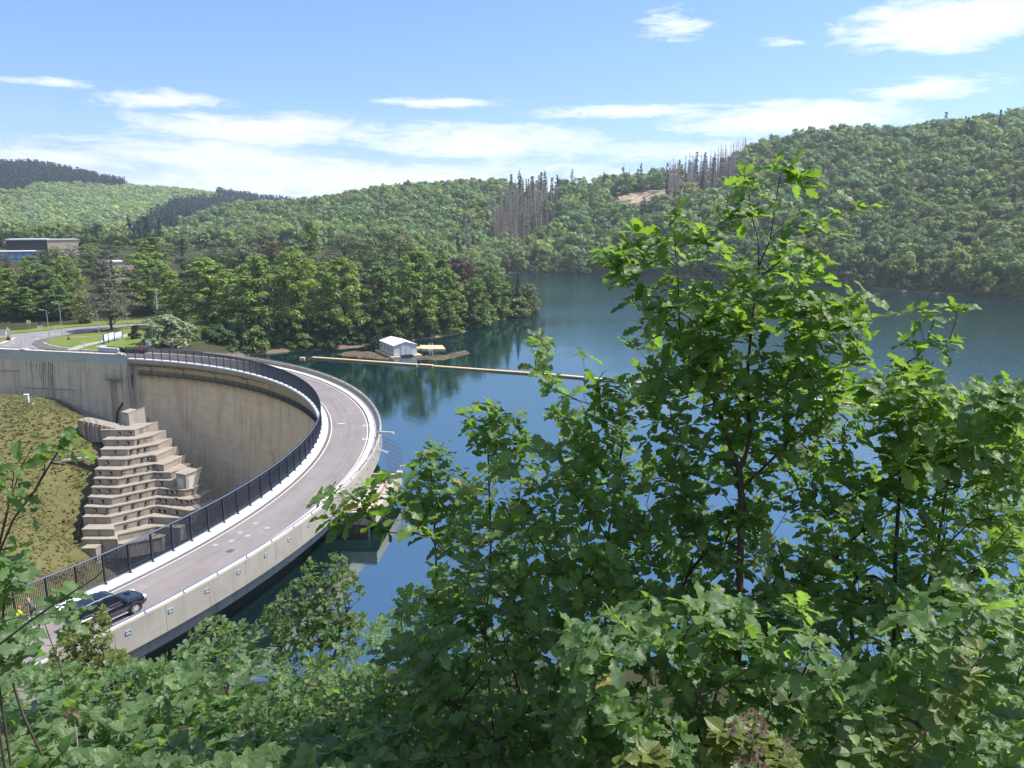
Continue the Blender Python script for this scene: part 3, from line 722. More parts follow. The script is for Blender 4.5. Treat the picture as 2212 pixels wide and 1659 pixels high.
for k in range(44):                                                   # vertical joints of the parapet panels
    ph = PN-6+k*2.85
    if ph < PE: mb.obox(pol(ph, 80.701, -.195), pol(ph, 1)-pol(ph, 0)-(pol(ph, 1)-pol(ph, 0))*.997, Vector((-math.sin(R(ph)), math.cos(R(ph)), 0))*.012, Vector((0, 0, 1.04)))
mb.build('panel_joints', simple('joint_shadow_gap', (.12, .11, .10), .9), par)
# small framed recesses in the parapet
M_lamp = simple('pale_blue_frame', (.30, .39, .43), .4); M_pane = simple('lamp_pane', (.30, .36, .36), .2, 0, .6)
def recess(ph, r, sgn, z=.33):
    n = (pol(ph, 1)-pol(ph, 0))*sgn; t = Vector((-math.sin(R(ph)), math.cos(R(ph)), 0)); c = pol(ph, r, z)
    fr = MB()
    for dx in (-.19, .19): fr.obox(c+t*dx+n*.03, t*.025, n*.03, Vector((0, 0, .145)))
    for dz in (-.12, .12): fr.obox(c+Vector((0, 0, dz))+n*.03, t*.165, n*.03, Vector((0, 0, .025)))
    f = fr.build('parapet_lamp', M_lamp, par)
    pm = MB(); pm.obox(c+n*.012, t*.165, n*.008, Vector((0, 0, .095))); pm.build('pane', M_pane, f)
for k in range(22): recess(-43+k*2.42, 80.70, 1, .22)
for k in range(21): recess(22+k*2.42, 80.42, -1, .45)
# handrail along the parapet
hr = thing('parapet_handrail', 'thin dark blue handrail along the top of the dam parapet', 'handrail', pol(0, 80.3, 1.0))
mb = MB(); mb.tube([pol(PN-6+k*(PE+5-PN)/120, 80.46, 1.10) for k in range(121)], .05, 6); mb.build('rail', M_rail, hr)
for k in range(52):
    ph = PN-5+k*2.36
    if ph > PE: break
    mb = MB(); mb.bar(pol(ph, 80.46, 1.08), pol(ph, 80.5, .85), .06); mb.obox(pol(ph, 80.55, .86), (pol(ph, 1)-pol(ph, 0))*.10, Vector((-math.sin(R(ph)), math.cos(R(ph)), 0))*.05, Vector((0, 0, .012))); mb.build('bracket', M_rail, hr)
# road with its lines
mb = MB()
for k in range(140):
    a, c = PN-8+(PE+4-PN+8)*k/140, PN-8+(PE+4-PN+8)*(k+1)/140
    v = [pol(a, 73.55, .002), pol(a, 79.12, .002), pol(c, 79.12, .002), pol(c, 73.55, .002)]; mb.add(v, [(0, 1, 2, 3)])
road = mb.build('dam_road', M_damroad); road['kind'] = 'structure'
mb = MB()
for r0, r1 in ((73.95, 74.08), (78.78, 78.91)):
    for k in range(150):
        a, c = PN-8+(PE+3-PN+8)*k/150, PN-8+(PE+3-PN+8)*(k+1)/150
        mb.add([pol(a, r0, .006), pol(a, r1, .006), pol(c, r1, .006), pol(c, r0, .006)], [(0, 1, 2, 3)])
mk = mb.build('road_markings', M_mark); mk['kind'] = 'structure'
mb = MB()
for k in range(150):
    for r0, r1 in ((73.56, 73.94), (78.92, 79.1)):
        a, c = PN-8+(PE+3-PN+8)*k/150, PN-8+(PE+3-PN+8)*(k+1)/150
        mb.add([pol(a, r0, .0055), pol(a, r1, .0055), pol(c, r1, .0055), pol(c, r0, .0055)], [(0, 1, 2, 3)])
mk = mb.build('road_gutter', M_foot); mk['kind'] = 'structure'
# worn marks and covers seen on the carriageway
def road_patch(x, y, w, h, mat, name, label, cat, ell=False, rot=0):
    p = U(x, y, .008); ph = math.degrees(math.atan2(p.y-CY, p.x-CX)); n = pol(ph, 1)-pol(ph, 0); t = Vector((-math.sin(R(ph)), math.cos(R(ph)), 0))
    mb = MB()
    if ell:
        N = 20; o = [p+n*math.cos(2*PI*k/N)*w+t*math.sin(2*PI*k/N)*h for k in range(N)]; i = [p+n*math.cos(2*PI*k/N)*w*.62+t*math.sin(2*PI*k/N)*h*.62 for k in range(N)]
        mb.add(o+i, [(k, (k+1) % N, N+(k+1) % N, N+k) for k in range(N)])
    else: mb.add([p-n*w-t*h, p+n*w-t*h, p+n*w+t*h, p-n*w+t*h], [(0, 1, 2, 3)])
    tag(mb.build(name, mat), label, cat)
road_patch(790, 919, .42, .42, M_mark, 'ring_marking', 'pale painted ring on the dam road beside the outer line, farther one', 'marking', True)
road_patch(790, 948, .46, .46, M_mark, 'ring_marking', 'pale painted ring on the dam road beside the outer line, nearer one', 'marking', True)
road_patch(737, 915, .5, .18, M_mark, 'worn_marking', 'worn white dash in the middle of the dam road near the bend', 'marking')
M_pad = simple('pale_patch', (.37, .35, .345), .8)
for (x, y), lb in zip([(577, 1140), (535, 1157), (500, 1168), (465, 1177), (518, 1150), (552, 1130)], ['farthest of the pale square patches down the carriageway', 'pale square patch second from the far end', 'pale square patch on the road third from the far end', 'pale square patch nearest the parked car', 'pale square patch close to the inner kerb', 'small pale patch beyond the others near the inner kerb']):
    road_patch(x, y, .22, .22, M_pad, 'road_patch', lb+' on the dam road', 'road patch')
road_patch(497, 1190, .28, .32, simple('iron_cover', (.10, .10, .11), .6), 'manhole_cover', 'dark round stain with a cover on the road ahead of the car', 'manhole cover')

# ================================================================ security fence on the inner side
fe = thing('security_fence', 'tall dark blue bar fence along the inner edge of the dam road', 'fence', pol(20, 72.6, .16))
FT = 2.62; BAY = (PE+.3-(PN-4))/72
for k in range(73):
    ph = PN-4+k*BAY; n = pol(ph, 1)-pol(ph, 0); t = Vector((-math.sin(R(ph)), math.cos(R(ph)), 0))
    mb = MB(); mb.obox(pol(ph, 72.66, (FT+.16)/2), n*.07, t*.035, Vector((0, 0, (FT-.16)/2))); mb.obox(pol(ph, 72.70, .175), n*.16, t*.11, Vector((0, 0, .015))); mb.build('post', M_navy, fe)
    if k == 72: break
    mb = MB(); m = 18
    for q in range(m):
        pq = ph+BAY*(q+.5)/m; nq = pol(pq, 1)-pol(pq, 0); tq = Vector((-math.sin(R(pq)), math.cos(R(pq)), 0))
        mb.obox(pol(pq, 72.6, (FT+.30)/2+.04), nq*.022, tq*.017, Vector((0, 0, (FT-.30)/2+.05)))
    for z in (.33, .62): mb.bar(pol(ph+.03, 72.64, z), pol(ph+BAY-.03, 72.64, z), .03, .04)
    mb.bar(pol(ph+.03, 72.64, FT-.35), pol(ph+BAY-.03, 72.64, FT-.35), .03, .04)
    mb.build('bar_panel', M_navy, fe)
mb = MB()
mb.tube([pol(PN-4+k*(PE+4.3-PN)/144, 72.66, FT) for k in range(145)], .055, 6); mb.build('top_rail', M_rail, fe)
# angled end panel at the far abutment
mb = MB(); e0 = pol(PE+.5, 72.4, .1)
for q in range(14): a = pol(PE+.6+q*.16, 72.3, .1); mb.bar(a, a+Vector((0, 0, 2.4-q*.14)), .035)
mb.bar(pol(PE+.5, 72.3, FT), pol(PE+2.7, 72.3, .65), .07); mb.build('end_panel', M_navy, fe)

# ================================================================ inspection catwalk beneath the overhang
cw = thing('inspection_catwalk', 'dark steel catwalk hung beneath the dam overhang on the concave face', 'catwalk', pol(60, 73.8, -3.4))
mb = MB(); sweep(mb, rect(73.15, 74.2, -3.42, -3.34), 20, PE-1, 70); mb.build('deck', M_galv, cw)
mb = MB()
for z in (-2.28, -2.75): mb.tube([pol(20+k*(PE-21)/70, 73.15, z) for k in range(71)], .03, 5)
mb.build('rail', M_navy, cw)
for k in range(30):
    ph = 20.5+k*1.86
    if ph > PE-1: break
    mb = MB(); mb.bar(pol(ph, 73.15, -3.4), pol(ph, 73.15, -2.28), .05); mb.bar(pol(ph, 73.15, -3.42), pol(ph, 74.1, -4.1), .07); mb.build('post', M_navy, cw)
mb = MB()
for k in range(720): ph = 20.2+k*(PE-21.3)/720; mb.bar(pol(ph, 73.15, -3.34), pol(ph, 73.15, -2.3), .02)
for z in (-3.1, -2.9, -2.5): mb.tube([pol(20+k*(PE-21)/70, 73.15, z) for k in range(71)], .016, 4)
mb.build('mesh_panel', M_navy, cw)
# rain pipes under the deck
for k, ph in enumerate((72.5, 66, 59, 51)):
    mb = MB(); mb.tube([pol(ph, 72.6, -.76), pol(ph, 72.7, -1.25), pol(ph, 73.9, -1.7), pol(ph, 73.95, -3.0)], .07, 6); o = mb.build('drain_pipe', M_black)
    tag(o, ['black bent drain pipe under the deck nearest the abutment corner', 'black bent drain pipe under the deck, second from the abutment corner', 'black bent drain pipe under the deck, third from the abutment corner', 'black bent drain pipe under the deck near the middle of the curve'][k], 'pipe', 'drain pipes under the dam deck')

# ================================================================ abutment wall
ab = thing('abutment_wall', 'straight stained grey concrete abutment wall at the left end of the dam', 'retaining wall', KC+Vector((0, 0, -8)))
LW = 62.0
def wp(s, n, z): return KC+TG*s+NW*n+Vector((0, 0, z))
mb = MB()
mb.loft([[wp(s, n, z) for n, z in ((0, -1.05), (-.5, -14), (-.8, -24), (5.5, -24), (5.5, -1.05))] for s in (0, 20, 40, LW)][::-1])
mb.build('wall_face', M_wallc, ab, attr=suvw)
mb = MB(); mb.loft([[wp(s, n, z) for n, z in ((-.06, -1.05), (.5, -1.05), (.5, .92), (-.06, .92))] for s in (-.1, LW)]); mb.build('painted_band', M_paint, ab, attr=suvw)
mb = MB(); mb.loft([[wp(s, n, z) for n, z in ((-.16, .92), (.62, .92), (.62, 1.06), (-.16, 1.06))] for s in (-.1, LW)]); mb.build('coping', M_pale, ab)
for s, w in ((1.4, 1.4), (25.6, 1.3)):
    mb = MB(); mb.obox(wp(s, .2, 1.16), TG*w/2, NW*.5, Vector((0, 0, .16))); mb.build('coping_block', M_pale, ab)
rl = thing('coping_rail', 'low thin dark rail on posts along the abutment wall coping', 'railing', wp(20, .2, 1.06))
mb = MB(); mb.tube([wp(2.2, .2, 1.42), wp(LW, .2, 1.42)], .03, 5); mb.build('rail', M_navy, rl)
for k in range(34): mb = MB(); mb.bar(wp(2.4+k*1.75, .2, 1.04), wp(2.4+k*1.75, .2, 1.42), .04); mb.build('post', M_navy, rl)
# seepage stains on the wall are its own colour: dark runs with a fixed shape
b = NB('stained_wall_runs'); b.done(b.pr((.035, .034, .033), .9, 0, .15))
for i, (x, y0, y1, w) in enumerate([(320, 870, 960, 7), (345, 880, 930, 4), (375, 880, 990, 5), (410, 880, 1010, 5), (436, 865, 1060, 9), (455, 870, 1190, 8), (500, 870, 1060, 10), (520, 870, 1120, 8), (540, 880, 1130, 11), (566, 880, 1100, 4), (835, 890, 1190, 4), (238, 1160, 1225, 8)]):
    a, c = wall_hit(*Z1(x, y0)), wall_hit(*Z1(x, y1)); n = 12; mb = MB(); rr = random.Random(i)
    L = []; Q = []
    for k in range(n+1):
        p = a.lerp(c, k/n); ww = w*.0105*(1-.55*k/n)*rr.uniform(.65, 1.25); o = -NW*(.03+.5*max(0, -1.05-p.z)/13)
        L.append(p+TG*ww+o); Q.append(p-TG*ww+o)
    mb.add(L+Q, [(k, k+1, n+2+k, n+1+k) for k in range(n)]); mb.build('seepage_stain', bpy.data.materials['stained_wall_runs'], ab)
for i, (x, y0, y1, w) in enumerate([(1035, 950, 1380, 8), (1058, 950, 1400, 5), (630, 900, 1000, 9), (735, 890, 960, 7), (900, 900, 980, 6)]):
    a, c = wall_hit(*Z1(x, y0)), wall_hit(*Z1(x, y1)); n = 12; mb = MB(); rr = random.Random(50+i); L = []; Q = []
    for k in range(n+1):
        p = a.lerp(c, k/n); ww = w*.009*rr.uniform(.5, 1.3); o = -NW*(.03+.5*max(0, -1.05-p.z)/13)
        L.append(p+TG*ww+o); Q.append(p-TG*ww+o)
    mb.add(L+Q, [(k, k+1, n+2+k, n+1+k) for k in range(n)]); mb.build('lime_stain', simple('lime_stain', (.62, .61, .58), .9), ab)
# ladder with platform at the corner
def wf(x, y, off=.25): p = wall_hit(*Z1(x, y)); return p-NW*(off+.5*max(0, -1.05-p.z)/13)
ld = thing('wall_ladder', 'long dark steel ladder down the abutment wall corner below its platform', 'ladder', wf(1200, 1500))
a0, a1 = wf(1162, 1050, .5), wf(1222, 1520, .5)
mb = MB()
for s in (-.32, .32): mb.bar(a0+TG*s, a1+TG*s, .09)
mb.build('stile', M_galv, ld); mb = MB()
for k in range(42): p = a0.lerp(a1, (k+.5)/42); mb.bar(p-TG*.3, p+TG*.3, .05)
mb.build('rungs', M_black, ld)
mb = MB(); q0 = a0+Vector((0, 0, .0)); mb.obox(wf(1185, 1045, .55), TG*1.9, NW*.55, Vector((0, 0, .05))); mb.build('platform', M_galv, ld)
mb = MB(); pc = wf(1185, 1045, 1.05)
for k in range(9): mb.bar(pc+TG*(-1.8+k*.45), pc+TG*(-1.8+k*.45)+Vector((0, 0, 1.15)), .035)
for z in (.4, .8, 1.15): mb.bar(pc-TG*1.8+Vector((0, 0, z)), pc+TG*1.8+Vector((0, 0, z)), .04)
for s in (-1.8, 1.8):
    for z in (.4, .8, 1.15): mb.bar(pc+TG*s+Vector((0, 0, z)), pc+TG*s+NW*1.0+Vector((0, 0, z)), .04)
mb.build('guard_rail', M_galv, ld)
# big black down pipe in the corner
pa = [cyl_hit(*Z1(1352, 1000), 73.2), cyl_hit(*Z1(1352, 1140), 73.0), wf(1240, 1370, .6), wf(1240, 1500, .7)]
mb = MB(); mb.tube(pa, .2, 8); tag(mb.build('drain_pipe', M_black, smooth=True), 'thick black down pipe slanting across the corner of dam and abutment', 'pipe')
# slanting pipe rail along the wall foot
mb = MB(); mb.tube([wf(640, 1245, .5), wf(900, 1360, .5), wf(1215, 1480, .6)], .09, 6); mb.tube([wf(640, 1262, .5), wf(900, 1378, .5), wf(1215, 1498, .6)], .06, 6)
for x, y in ((700, 1270), (860, 1340), (1040, 1420)): mb.bar(wf(x, y+5, .5), wf(x, y-35, .5), .06)
tag(mb.build('pipe_rail', M_galv, smooth=True), 'slanting grey pipe rail along the foot of the abutment wall', 'handrail')
mb = MB(); mb.tube([wf(0, 955, .15), wf(190, 960, .15)], .06, 6); mb.tube([wf(235, 1128, .2), wf(500, 1140, .2), wf(790, 1155, .2)], .06, 6); tag(mb.build('wall_pipe', M_galv), 'thin grey pipes fixed across the stained abutment wall', 'pipe')

# ================================================================ terraced anchor block on the valley side
tb = thing('anchor_terraces', 'stepped concrete anchor terraces below the concave dam face', 'concrete terraces', U(*Z2(500, 1000), -20))
LV = [[(350, 540), (655, 540), (740, 510)], [(370, 628), (650, 625), (815, 590)], [(348, 715), (590, 715), (868, 665)], [(325, 803), (570, 805), (805, 765), (850, 770), (925, 738)],
      [(297, 893), (525, 898), (830, 845), (915, 853), (990, 820)], [(287, 975), (510, 978), (825, 920), (980, 922), (1060, 897)], [(267, 1055), (510, 1060), (850, 990), (1030, 998), (1110, 990)],
      [(240, 1140), (450, 1152), (870, 1063), (1100, 1080), (1190, 1063)], [(203, 1228), (420, 1237), (860, 1145), (1140, 1165), (1240, 1145)], [(190, 1320), (440, 1322), (820, 1228), (870, 1222), (1150, 1265), (1290, 1230)],
      [(183, 1432), (470, 1432), (472, 1395), (790, 1318), (1040, 1330), (1250, 1300)], [(180, 1520), (500, 1520), (503, 1480), (850, 1405), (1060, 1420)], [(150, 1575), (600, 1560), (900, 1500)]]
for k, L in enumerate(LV):
    z = ZK[k]; fr = [U(*Z2(*p), z) for p in L]
    bk = [p+Vector((.9, 3.4, 0))+Vector((0, 2.0, 0)) for p in fr]
    bk[-1] = fr[-1]+Vector((.8, 4.0, 0)); bk[0] = fr[0]+Vector((-.1, 4.5, 0))
    st = MB(); st.prism([(p.x, p.y) for p in fr]+[(p.x, p.y) for p in bk[::-1]], z-2.6, z-.16); st = st.build('terrace_step', M_terr, tb, attr=suvx)
    cp = MB()
    off = [p+Vector((0, -.10, 0)) for p in fr]; off[0] += Vector((-.08, 0, 0)); off[-1] += Vector((.08, 0, 0))
    cp.prism([(p.x, p.y) for p in off]+[(p.x, p.y) for p in bk[::-1]], z-.16, z); cp.build('tread', M_cap, st)
ANC = [(520, 572, 0), (615, 570, 0), (500, 658, 1), (594, 660, 1), (692, 648, 1), (478, 742, 2), (630, 733, 2), (693, 724, 2), (756, 713, 2), (414, 835, 3), (613, 830, 3), (728, 808, 3), (785, 797, 3),
       (343, 928, 4), (443, 930, 4), (546, 923, 4), (665, 902, 4), (786, 876, 4), (832, 870, 4), (340, 1008, 5), (437, 1006, 5), (604, 990, 5), (721, 967, 5), (833, 942, 5), (890, 950, 5),
       (332, 1090, 6), (431, 1090, 6), (539, 1083, 6), (655, 1060, 6), (769, 1034, 6), (898, 1021, 6), (270, 1185, 7), (370, 1185, 7), (598, 1152, 7), (714, 1127, 7), (829, 1102, 7), (943, 1096, 7), (987, 1100, 7), (1032, 1093, 7),
       (307, 1260, 8), (415, 1267, 8), (531, 1248, 8), (647, 1221, 8), (763, 1194, 8), (882, 1170, 8), (934, 1180, 8), (1030, 1163, 8), (1073, 1188, 8), (1128, 1192, 8), (1175, 1180, 8),
       (576, 1328, 9), (699, 1288, 9), (815, 1265, 9), (878, 1266, 9), (925, 1270, 9), (1035, 1283, 9), (578, 1407, 10), (700, 1377, 10), (806, 1354, 10)]
def terr_hit(x, y, k):
    o = Vector((0, 0, HC)); d = RAY(*Z2(x, y)); L = [U(*Z2(*p), ZK[k]) for p in LV[k]]; best = None
    for a, c in zip(L[:-1], L[1:]):
        e = c-a; n = Vector((e.y, -e.x, 0)).normalized(); den = d.dot(n)
        if abs(den) < 1e-6: continue
        t = (a-o).dot(n)/den; p = o+d*t; s = (p-a).dot(e)/e.length_squared
        if -.05 <= s <= 1.05 and (best is None or t < best[2]): best = (p, n if n.y < 0 else -n, t)
    return best
M_anc = simple('anchor_cap', (.015, .015, .017), .35); M_ancw = simple('anchor_head_steel', (.55, .57, .6), .35, .3)
for x, y, k in ANC:
    h = terr_hit(x, y, k)
    if not h: continue
    p, n, _ = h; t = Vector((-n.y, n.x, 0)); u = Vector((0, 0, 1)); hd = MB()
    hd.obox(p+n*.05, t*.26, n*.06, u*.26); hd.loft([[p+n*(.11+dd)+t*math.cos(q*PI/4)*rr+u*math.sin(q*PI/4)*rr for q in range(8)] for dd, rr in ((0, .22), (.18, .2), (.26, .12))])
    a = hd.build('anchor_head', M_anc, tb); hb = MB(); hb.loft([[p+n*(.37+dd)+t*(math.cos(q*PI/3)*rr+.03)+u*(math.sin(q*PI/3)*rr-.02) for q in range(6)] for dd, rr in ((0, .11), (.05, .08))]); hb.build('cap', M_ancw, a)
def blockthing(name, label, cat, pts, z, h, mat, depth, roofmat=None, over=.12):
    fr = [U(*Z2(*p), z) for p in pts]; c = sum(fr, Vector())/len(fr)
    bk = [p+Vector(depth) for p in fr]; t = thing(name, label, cat, (c.x, c.y, z-h)); poly = [(p.x, p.y) for p in fr]+[(p.x, p.y) for p in bk[::-1]]
    mb = MB(); mb.prism(poly, z-h, z-.2); mb.build('walls', mat, t, attr=suvx)
    cx = sum(p[0] for p in poly)/len(poly); cy = sum(p[1] for p in poly)/len(poly)
    mb = MB(); mb.prism([(cx+(x-cx)*(1+over*.7), cy+(y-cy)*(1+over*.7)) for x, y in poly], z-.2, z); mb.build('roof', roofmat or M_cap, t); return t, fr
M_kiosk = concrete('kiosk_render', (.40, .385, .36), streak=.3, scale=1.5)
blockthing('valve_kiosk', 'pale grey concrete kiosk on top of the anchor terraces', 'kiosk', [(538, 378), (600, 386), (668, 360)], ZK[0]+2.6, 3.2, M_kiosk, (.4, 2.6, 0))
t2, fr2 = blockthing('drain_kiosk', 'square concrete kiosk with a pale door beside the dam face', 'kiosk', [(1026, 925), (1112, 940), (1200, 908)], ZK[7]+2.75, 3.2, M_kiosk, (.6, 3.2, 0))
a, c = fr2[1], fr2[2]; e = (c-a).normalized(); n = Vector((e.y, -e.x, 0))
mb = MB(); mb.obox(a.lerp(c, .5)+n*.03+Vector((0, 0, -1.75)), e*.62, n*.03, Vector((0, 0, 1.0))); mb.build('door', simple('pale_door', (.60, .58, .53), .6), t2)
a, c = fr2[0], fr2[1]; e = (c-a).normalized(); n = Vector((e.y, -e.x, 0))
mb = MB(); mb.obox(a.lerp(c, .42)+n*.03+Vector((0, 0, -1.9)), e*.75, n*.03, Vector((0, 0, .9))); mb.build('white_panel', simple('white_panel', (.62, .63, .66), .6), t2)
blockthing('concrete_block', 'plain concrete block at the foot of the anchor terraces', 'concrete block', [(185, 1600), (305, 1600), (366, 1558)], ZK[12]+.4, 6.5, M_terr, (.3, 3.0, 0))
# stair flights beside the dam face
def stair(name, label, pts, zs, r, n):
    A = [cyl_hit(*Z2(*p), r) for p in pts]; t = thing(name, label, 'stairs', A[-1])
    a, c = A[0], A[-1]; s = Vector((.75, -1.0, 0)).normalized()
    mb = MB()
    for o in (0, 1.0): mb.bar(a+s*o, c+s*o, .10, .25)
    mb.build('stringer', M_galv, t); mb = MB()
    for k in range(n): mb.obox(a.lerp(c, (k+.5)/n)+s*.5, s*.5, (c-a).to_2d().to_3d().normalized()*.14, Vector((0, 0, .025)))
    mb.build('treads', M_galv, t); mb = MB()
    for o in (0, 1.0):
        mb.bar(a+s*o+Vector((0, 0, 1.05)), c+s*o+Vector((0, 0, 1.05)), .06)
        for k in range(6): p = a.lerp(c, k/5)+s*o; mb.bar(p, p+Vector((0, 0, 1.05)), .05)
    mb.build('handrail', M_galv, t)
stair('steel_stair', 'upper steel stair descending beside the dam face above the kiosk', [(770, 520), (1040, 890)], 0, 71.6, 26)
stair('steel_stair', 'lower steel stair descending beside the dam face below the kiosk', [(1190, 1050), (1290, 1190)], 0, 71.6, 12)
mb = MB(); mb.tube([cyl_hit(*Z2(780, 490), 72.9), cyl_hit(*Z2(1130, 880), 72.8)], .12, 6); mb.tube([cyl_hit(*Z2(1210, 980), 72.8), cyl_hit(*Z2(1370, 1150), 72.8)], .12, 6)
mb.tube([cyl_hit(*Z2(672, 436), 72.9), cyl_hit(*Z2(780, 440), 72.9), cyl_hit(*Z2(782, 500), 72.9)], .1, 6)
tag(mb.build('face_pipe', M_galv), 'grey pipe running down the foot of the concave dam face', 'pipe')
# stone stair at the top left of the terraces
cs = thing('concrete_stair', 'short concrete stair between the abutment wall and the anchor terraces', 'stairs', U(*Z2(250, 500), ZK[0]))
for k in range(8):
    p = U(*Z2(140+k*40, 455+k*9), ZK[0]+1.6-k*.2); q = U(*Z2(195+k*35, 452+k*8.5), ZK[0]+1.6-k*.2)
    mb = MB(); e = (q-p); mb.prism([(p.x, p.y), (p.x+1.5, p.y-.5), (p.x+2.1, p.y+1.9), (p.x+.4, p.y+2.4)], ZK[0]-2.6, p.z); mb.build('step', M_terr, cs, attr=suvx)
lt = thing('grating_ladder', 'short steel grating ladder leaning on the slope below the abutment wall', 'ladder', U(*Z2(210, 400), -9))
a, c = wf(800, 1345, 1.2), wf(905, 1450, 1.8); mb = MB()
for s in (0, 1.3): mb.bar(a+TG*s, c+TG*s, .09)
for k in range(12): p = a.lerp(c, k/11); mb.bar(p, p+TG*1.3, .07)
mb.build('rungs', M_galv, lt)
# pipe bridge and side pipe on the grass slope
gb = thing('footbridge', 'low railed footbridge running from the grass slope to the terraces', 'footbridge', U(150, 985, -16))
a, c = U(80, 1000, -14.6), U(214, 987, -14.6); mb = MB(); mb.bar(a, c, 1.2, .35); mb.build('deck', M_kiosk, gb, attr=suvx); mb = MB()
for z in (.45, .75, 1.05): mb.bar(a+Vector((0, -.55, z)), c+Vector((0, -.55, z)), .06)
for k in range(9): p = a.lerp(c, k/8)+Vector((0, -.55, 0)); mb.bar(p, p+Vector((0, 0, 1.05)), .06)
mb.build('railing', M_galv, gb)
mb = MB(); mb.tube([U(*Z2(x, y), z) for x, y, z in ((315, 850, -16.5), (285, 930, -17.8), (240, 1080, -20), (195, 1290, -22.5), (140, 1500, -25))], .22, 8); tag(mb.build('slope_pipe', M_black, smooth=True), 'black pipe lying down the grass slope beside the terraces', 'pipe')
# white survey pillar and little steps on the slope
sp = thing('survey_pillar', 'small white survey pillar with a railed base on the grass slope', 'pillar', wf(285, 1330, 4))
o = U(*Z1(285, 1345), -8.6); mb = MB(); mb.box(o+Vector((0, 0, .35)), (2.2, 1.6, 1.0), .2); mb.build('base', M_pale, sp); mb = MB(); mb.box(o+Vector((-.1, .2, 1.75)), (.75, .7, 1.9), .2); mb.box(o+Vector((-.1, .2, 2.75)), (.9, .85, .14), .2); mb.build('pillar', M_pale, sp)
mb = MB()
for z in (1.3, 1.7): mb.bar(o+Vector((-1.1, -.5, z)), o+Vector((1.3, -.3, z)), .05)
for x in (-1.1, 1.3): mb.bar(o+Vector((x, -.4, .8)), o+Vector((x, -.4, 1.7)), .06)
mb.build('railing', M_galv, sp)
ss = thing('slope_steps', 'short flight of grey steps on the grass beside the survey pillar', 'steps', U(*Z1(440, 1330), -9)); mb = MB()
for k in range(7): p = U(*Z1(395+k*14, 1318+k*7), -8.7-k*.16); mb.box(p, (1.3, .42, .16), -.5)
mb.build('steps', M_galv, ss)
# ================================================================ intake tower on the lake side
it = thing('intake_tower', 'concrete intake structure with pale roof slabs on the lake side of the dam', 'intake tower', U(800, 1080, ZW))
M_int = concrete('intake_concrete', (.47, .42, .35), streak=.4, scale=1.4)
o = pol(1.0, 79.4, 0); n = (pol(-4, 1)-pol(-4, 0)); t = Vector((-n.y, n.x, 0))
def ip(a, c, z): q = pol(-4.0, 79.5, z); return q+n*a+t*c
def ibox(mb, a0, a1, c0, c1, z0, z1): mb.obox(ip((a0+a1)/2, (c0+c1)/2, (z0+z1)/2), n*(a1-a0)/2, t*(c1-c0)/2, Vector((0, 0, (z1-z0)/2)))
TT = -1.75
mb = MB(); ibox(mb, 3.7, 4.1, -5.6, 7.2, TT-1.35, TT); ibox(mb, .3, 3.7, -5.6, -5.2, TT-1.35, TT); ibox(mb, .3, 3.7, 6.8, 7.2, TT-1.35, TT); mb.build('outer_walls', M_int, it, attr=suvx)
mb = MB(); ibox(mb, .3, 3.7, -5.2, 6.8, TT-1.35, TT-1.1); mb.build('floor', M_int, it, attr=suvx)
M_shaded = MATS['shaded_dark_concrete']
for c in (-5.0, 0.6, 6.2): mb = MB(); ibox(mb, -2.3, 3.2, c-.35, c+.35, -10, TT-1.35); mb.build('pier', M_shaded, it)  # shade beneath the intake box is put into the pier colour
mb = MB()
for k in range(7): ibox(mb, .7, 3.4, -4.7+k*.42, -4.34+k*.42, TT+.02, TT+.2)
mb.build('plank_cover', M_cream, it)
mb = MB(); ibox(mb, 1.6, 1.9, -1.2, 4.6, TT-.5, TT-.05); ibox(mb, 2.6, 2.9, -1.2, 4.6, TT-.5, TT-.05); ibox(mb, 1.6, 2.9, 4.6, 4.9, TT-.5, TT-.05)
for k in range(4): ibox(mb, 1.9, 2.6, .2+k*1.1, .42+k*1.1, TT-.6, TT-.3)
mb.build('trestle_beams', M_int, it, attr=suvx)
mb = MB(); ibox(mb, 1.0, 3.2, -4.9, -2.0, TT-1.1, TT+.02); mb.build('gate_housing', M_int, it, attr=suvx)
mb = MB(); ibox(mb, 3.6, 4.2, 6.7, 7.3, TT, TT+.35); mb.build('corner_post', M_pale, it)
mb = MB(); q = ip(4.0, 7.0, TT+.35); mb.bar(q, q+Vector((0, 0, .7)), .1); mb.bar(q+Vector((0, 0, .6)), q+Vector((.9, .1, .75)), .14); tag(mb.build('flood_lamp', M_pale), 'small white flood lamp on the corner of the intake structure', 'lamp')
# steel trash rack fixed outside the parapet
tr = thing('trash_rack', 'thin rusty steel grid rack hanging beyond the parapet over the water', 'grating', pol(6, 81, -2))
mb = MB(); ga = U(828, 955, 0.2); t6 = Vector((.85, -.5, 0)).normalized()
for k in range(9): q = ga+t6*(k*.34); mb.bar(q+Vector((0, 0, .9-k*.1)), q+Vector((.6, -.6, -3.6-k*.1)), .032)
for k in range(8): q = ga+Vector((.08*k, -.08*k, .7-k*.6)); mb.bar(q, q+t6*2.8+Vector((0, 0, -.6)), .032)
mb.build('grid', simple('rusty_steel', (.16, .13, .11), .7), tr)
mb = MB(); mb.bar(pol(7.5, 80.3, .9), ga+Vector((1.4, -.3, 1.3)), .22); mb.bar(pol(3.6, 80.3, .4), ga+Vector((.8, -1.6, -.9)), .18); mb.build('arm', M_pale, tr)

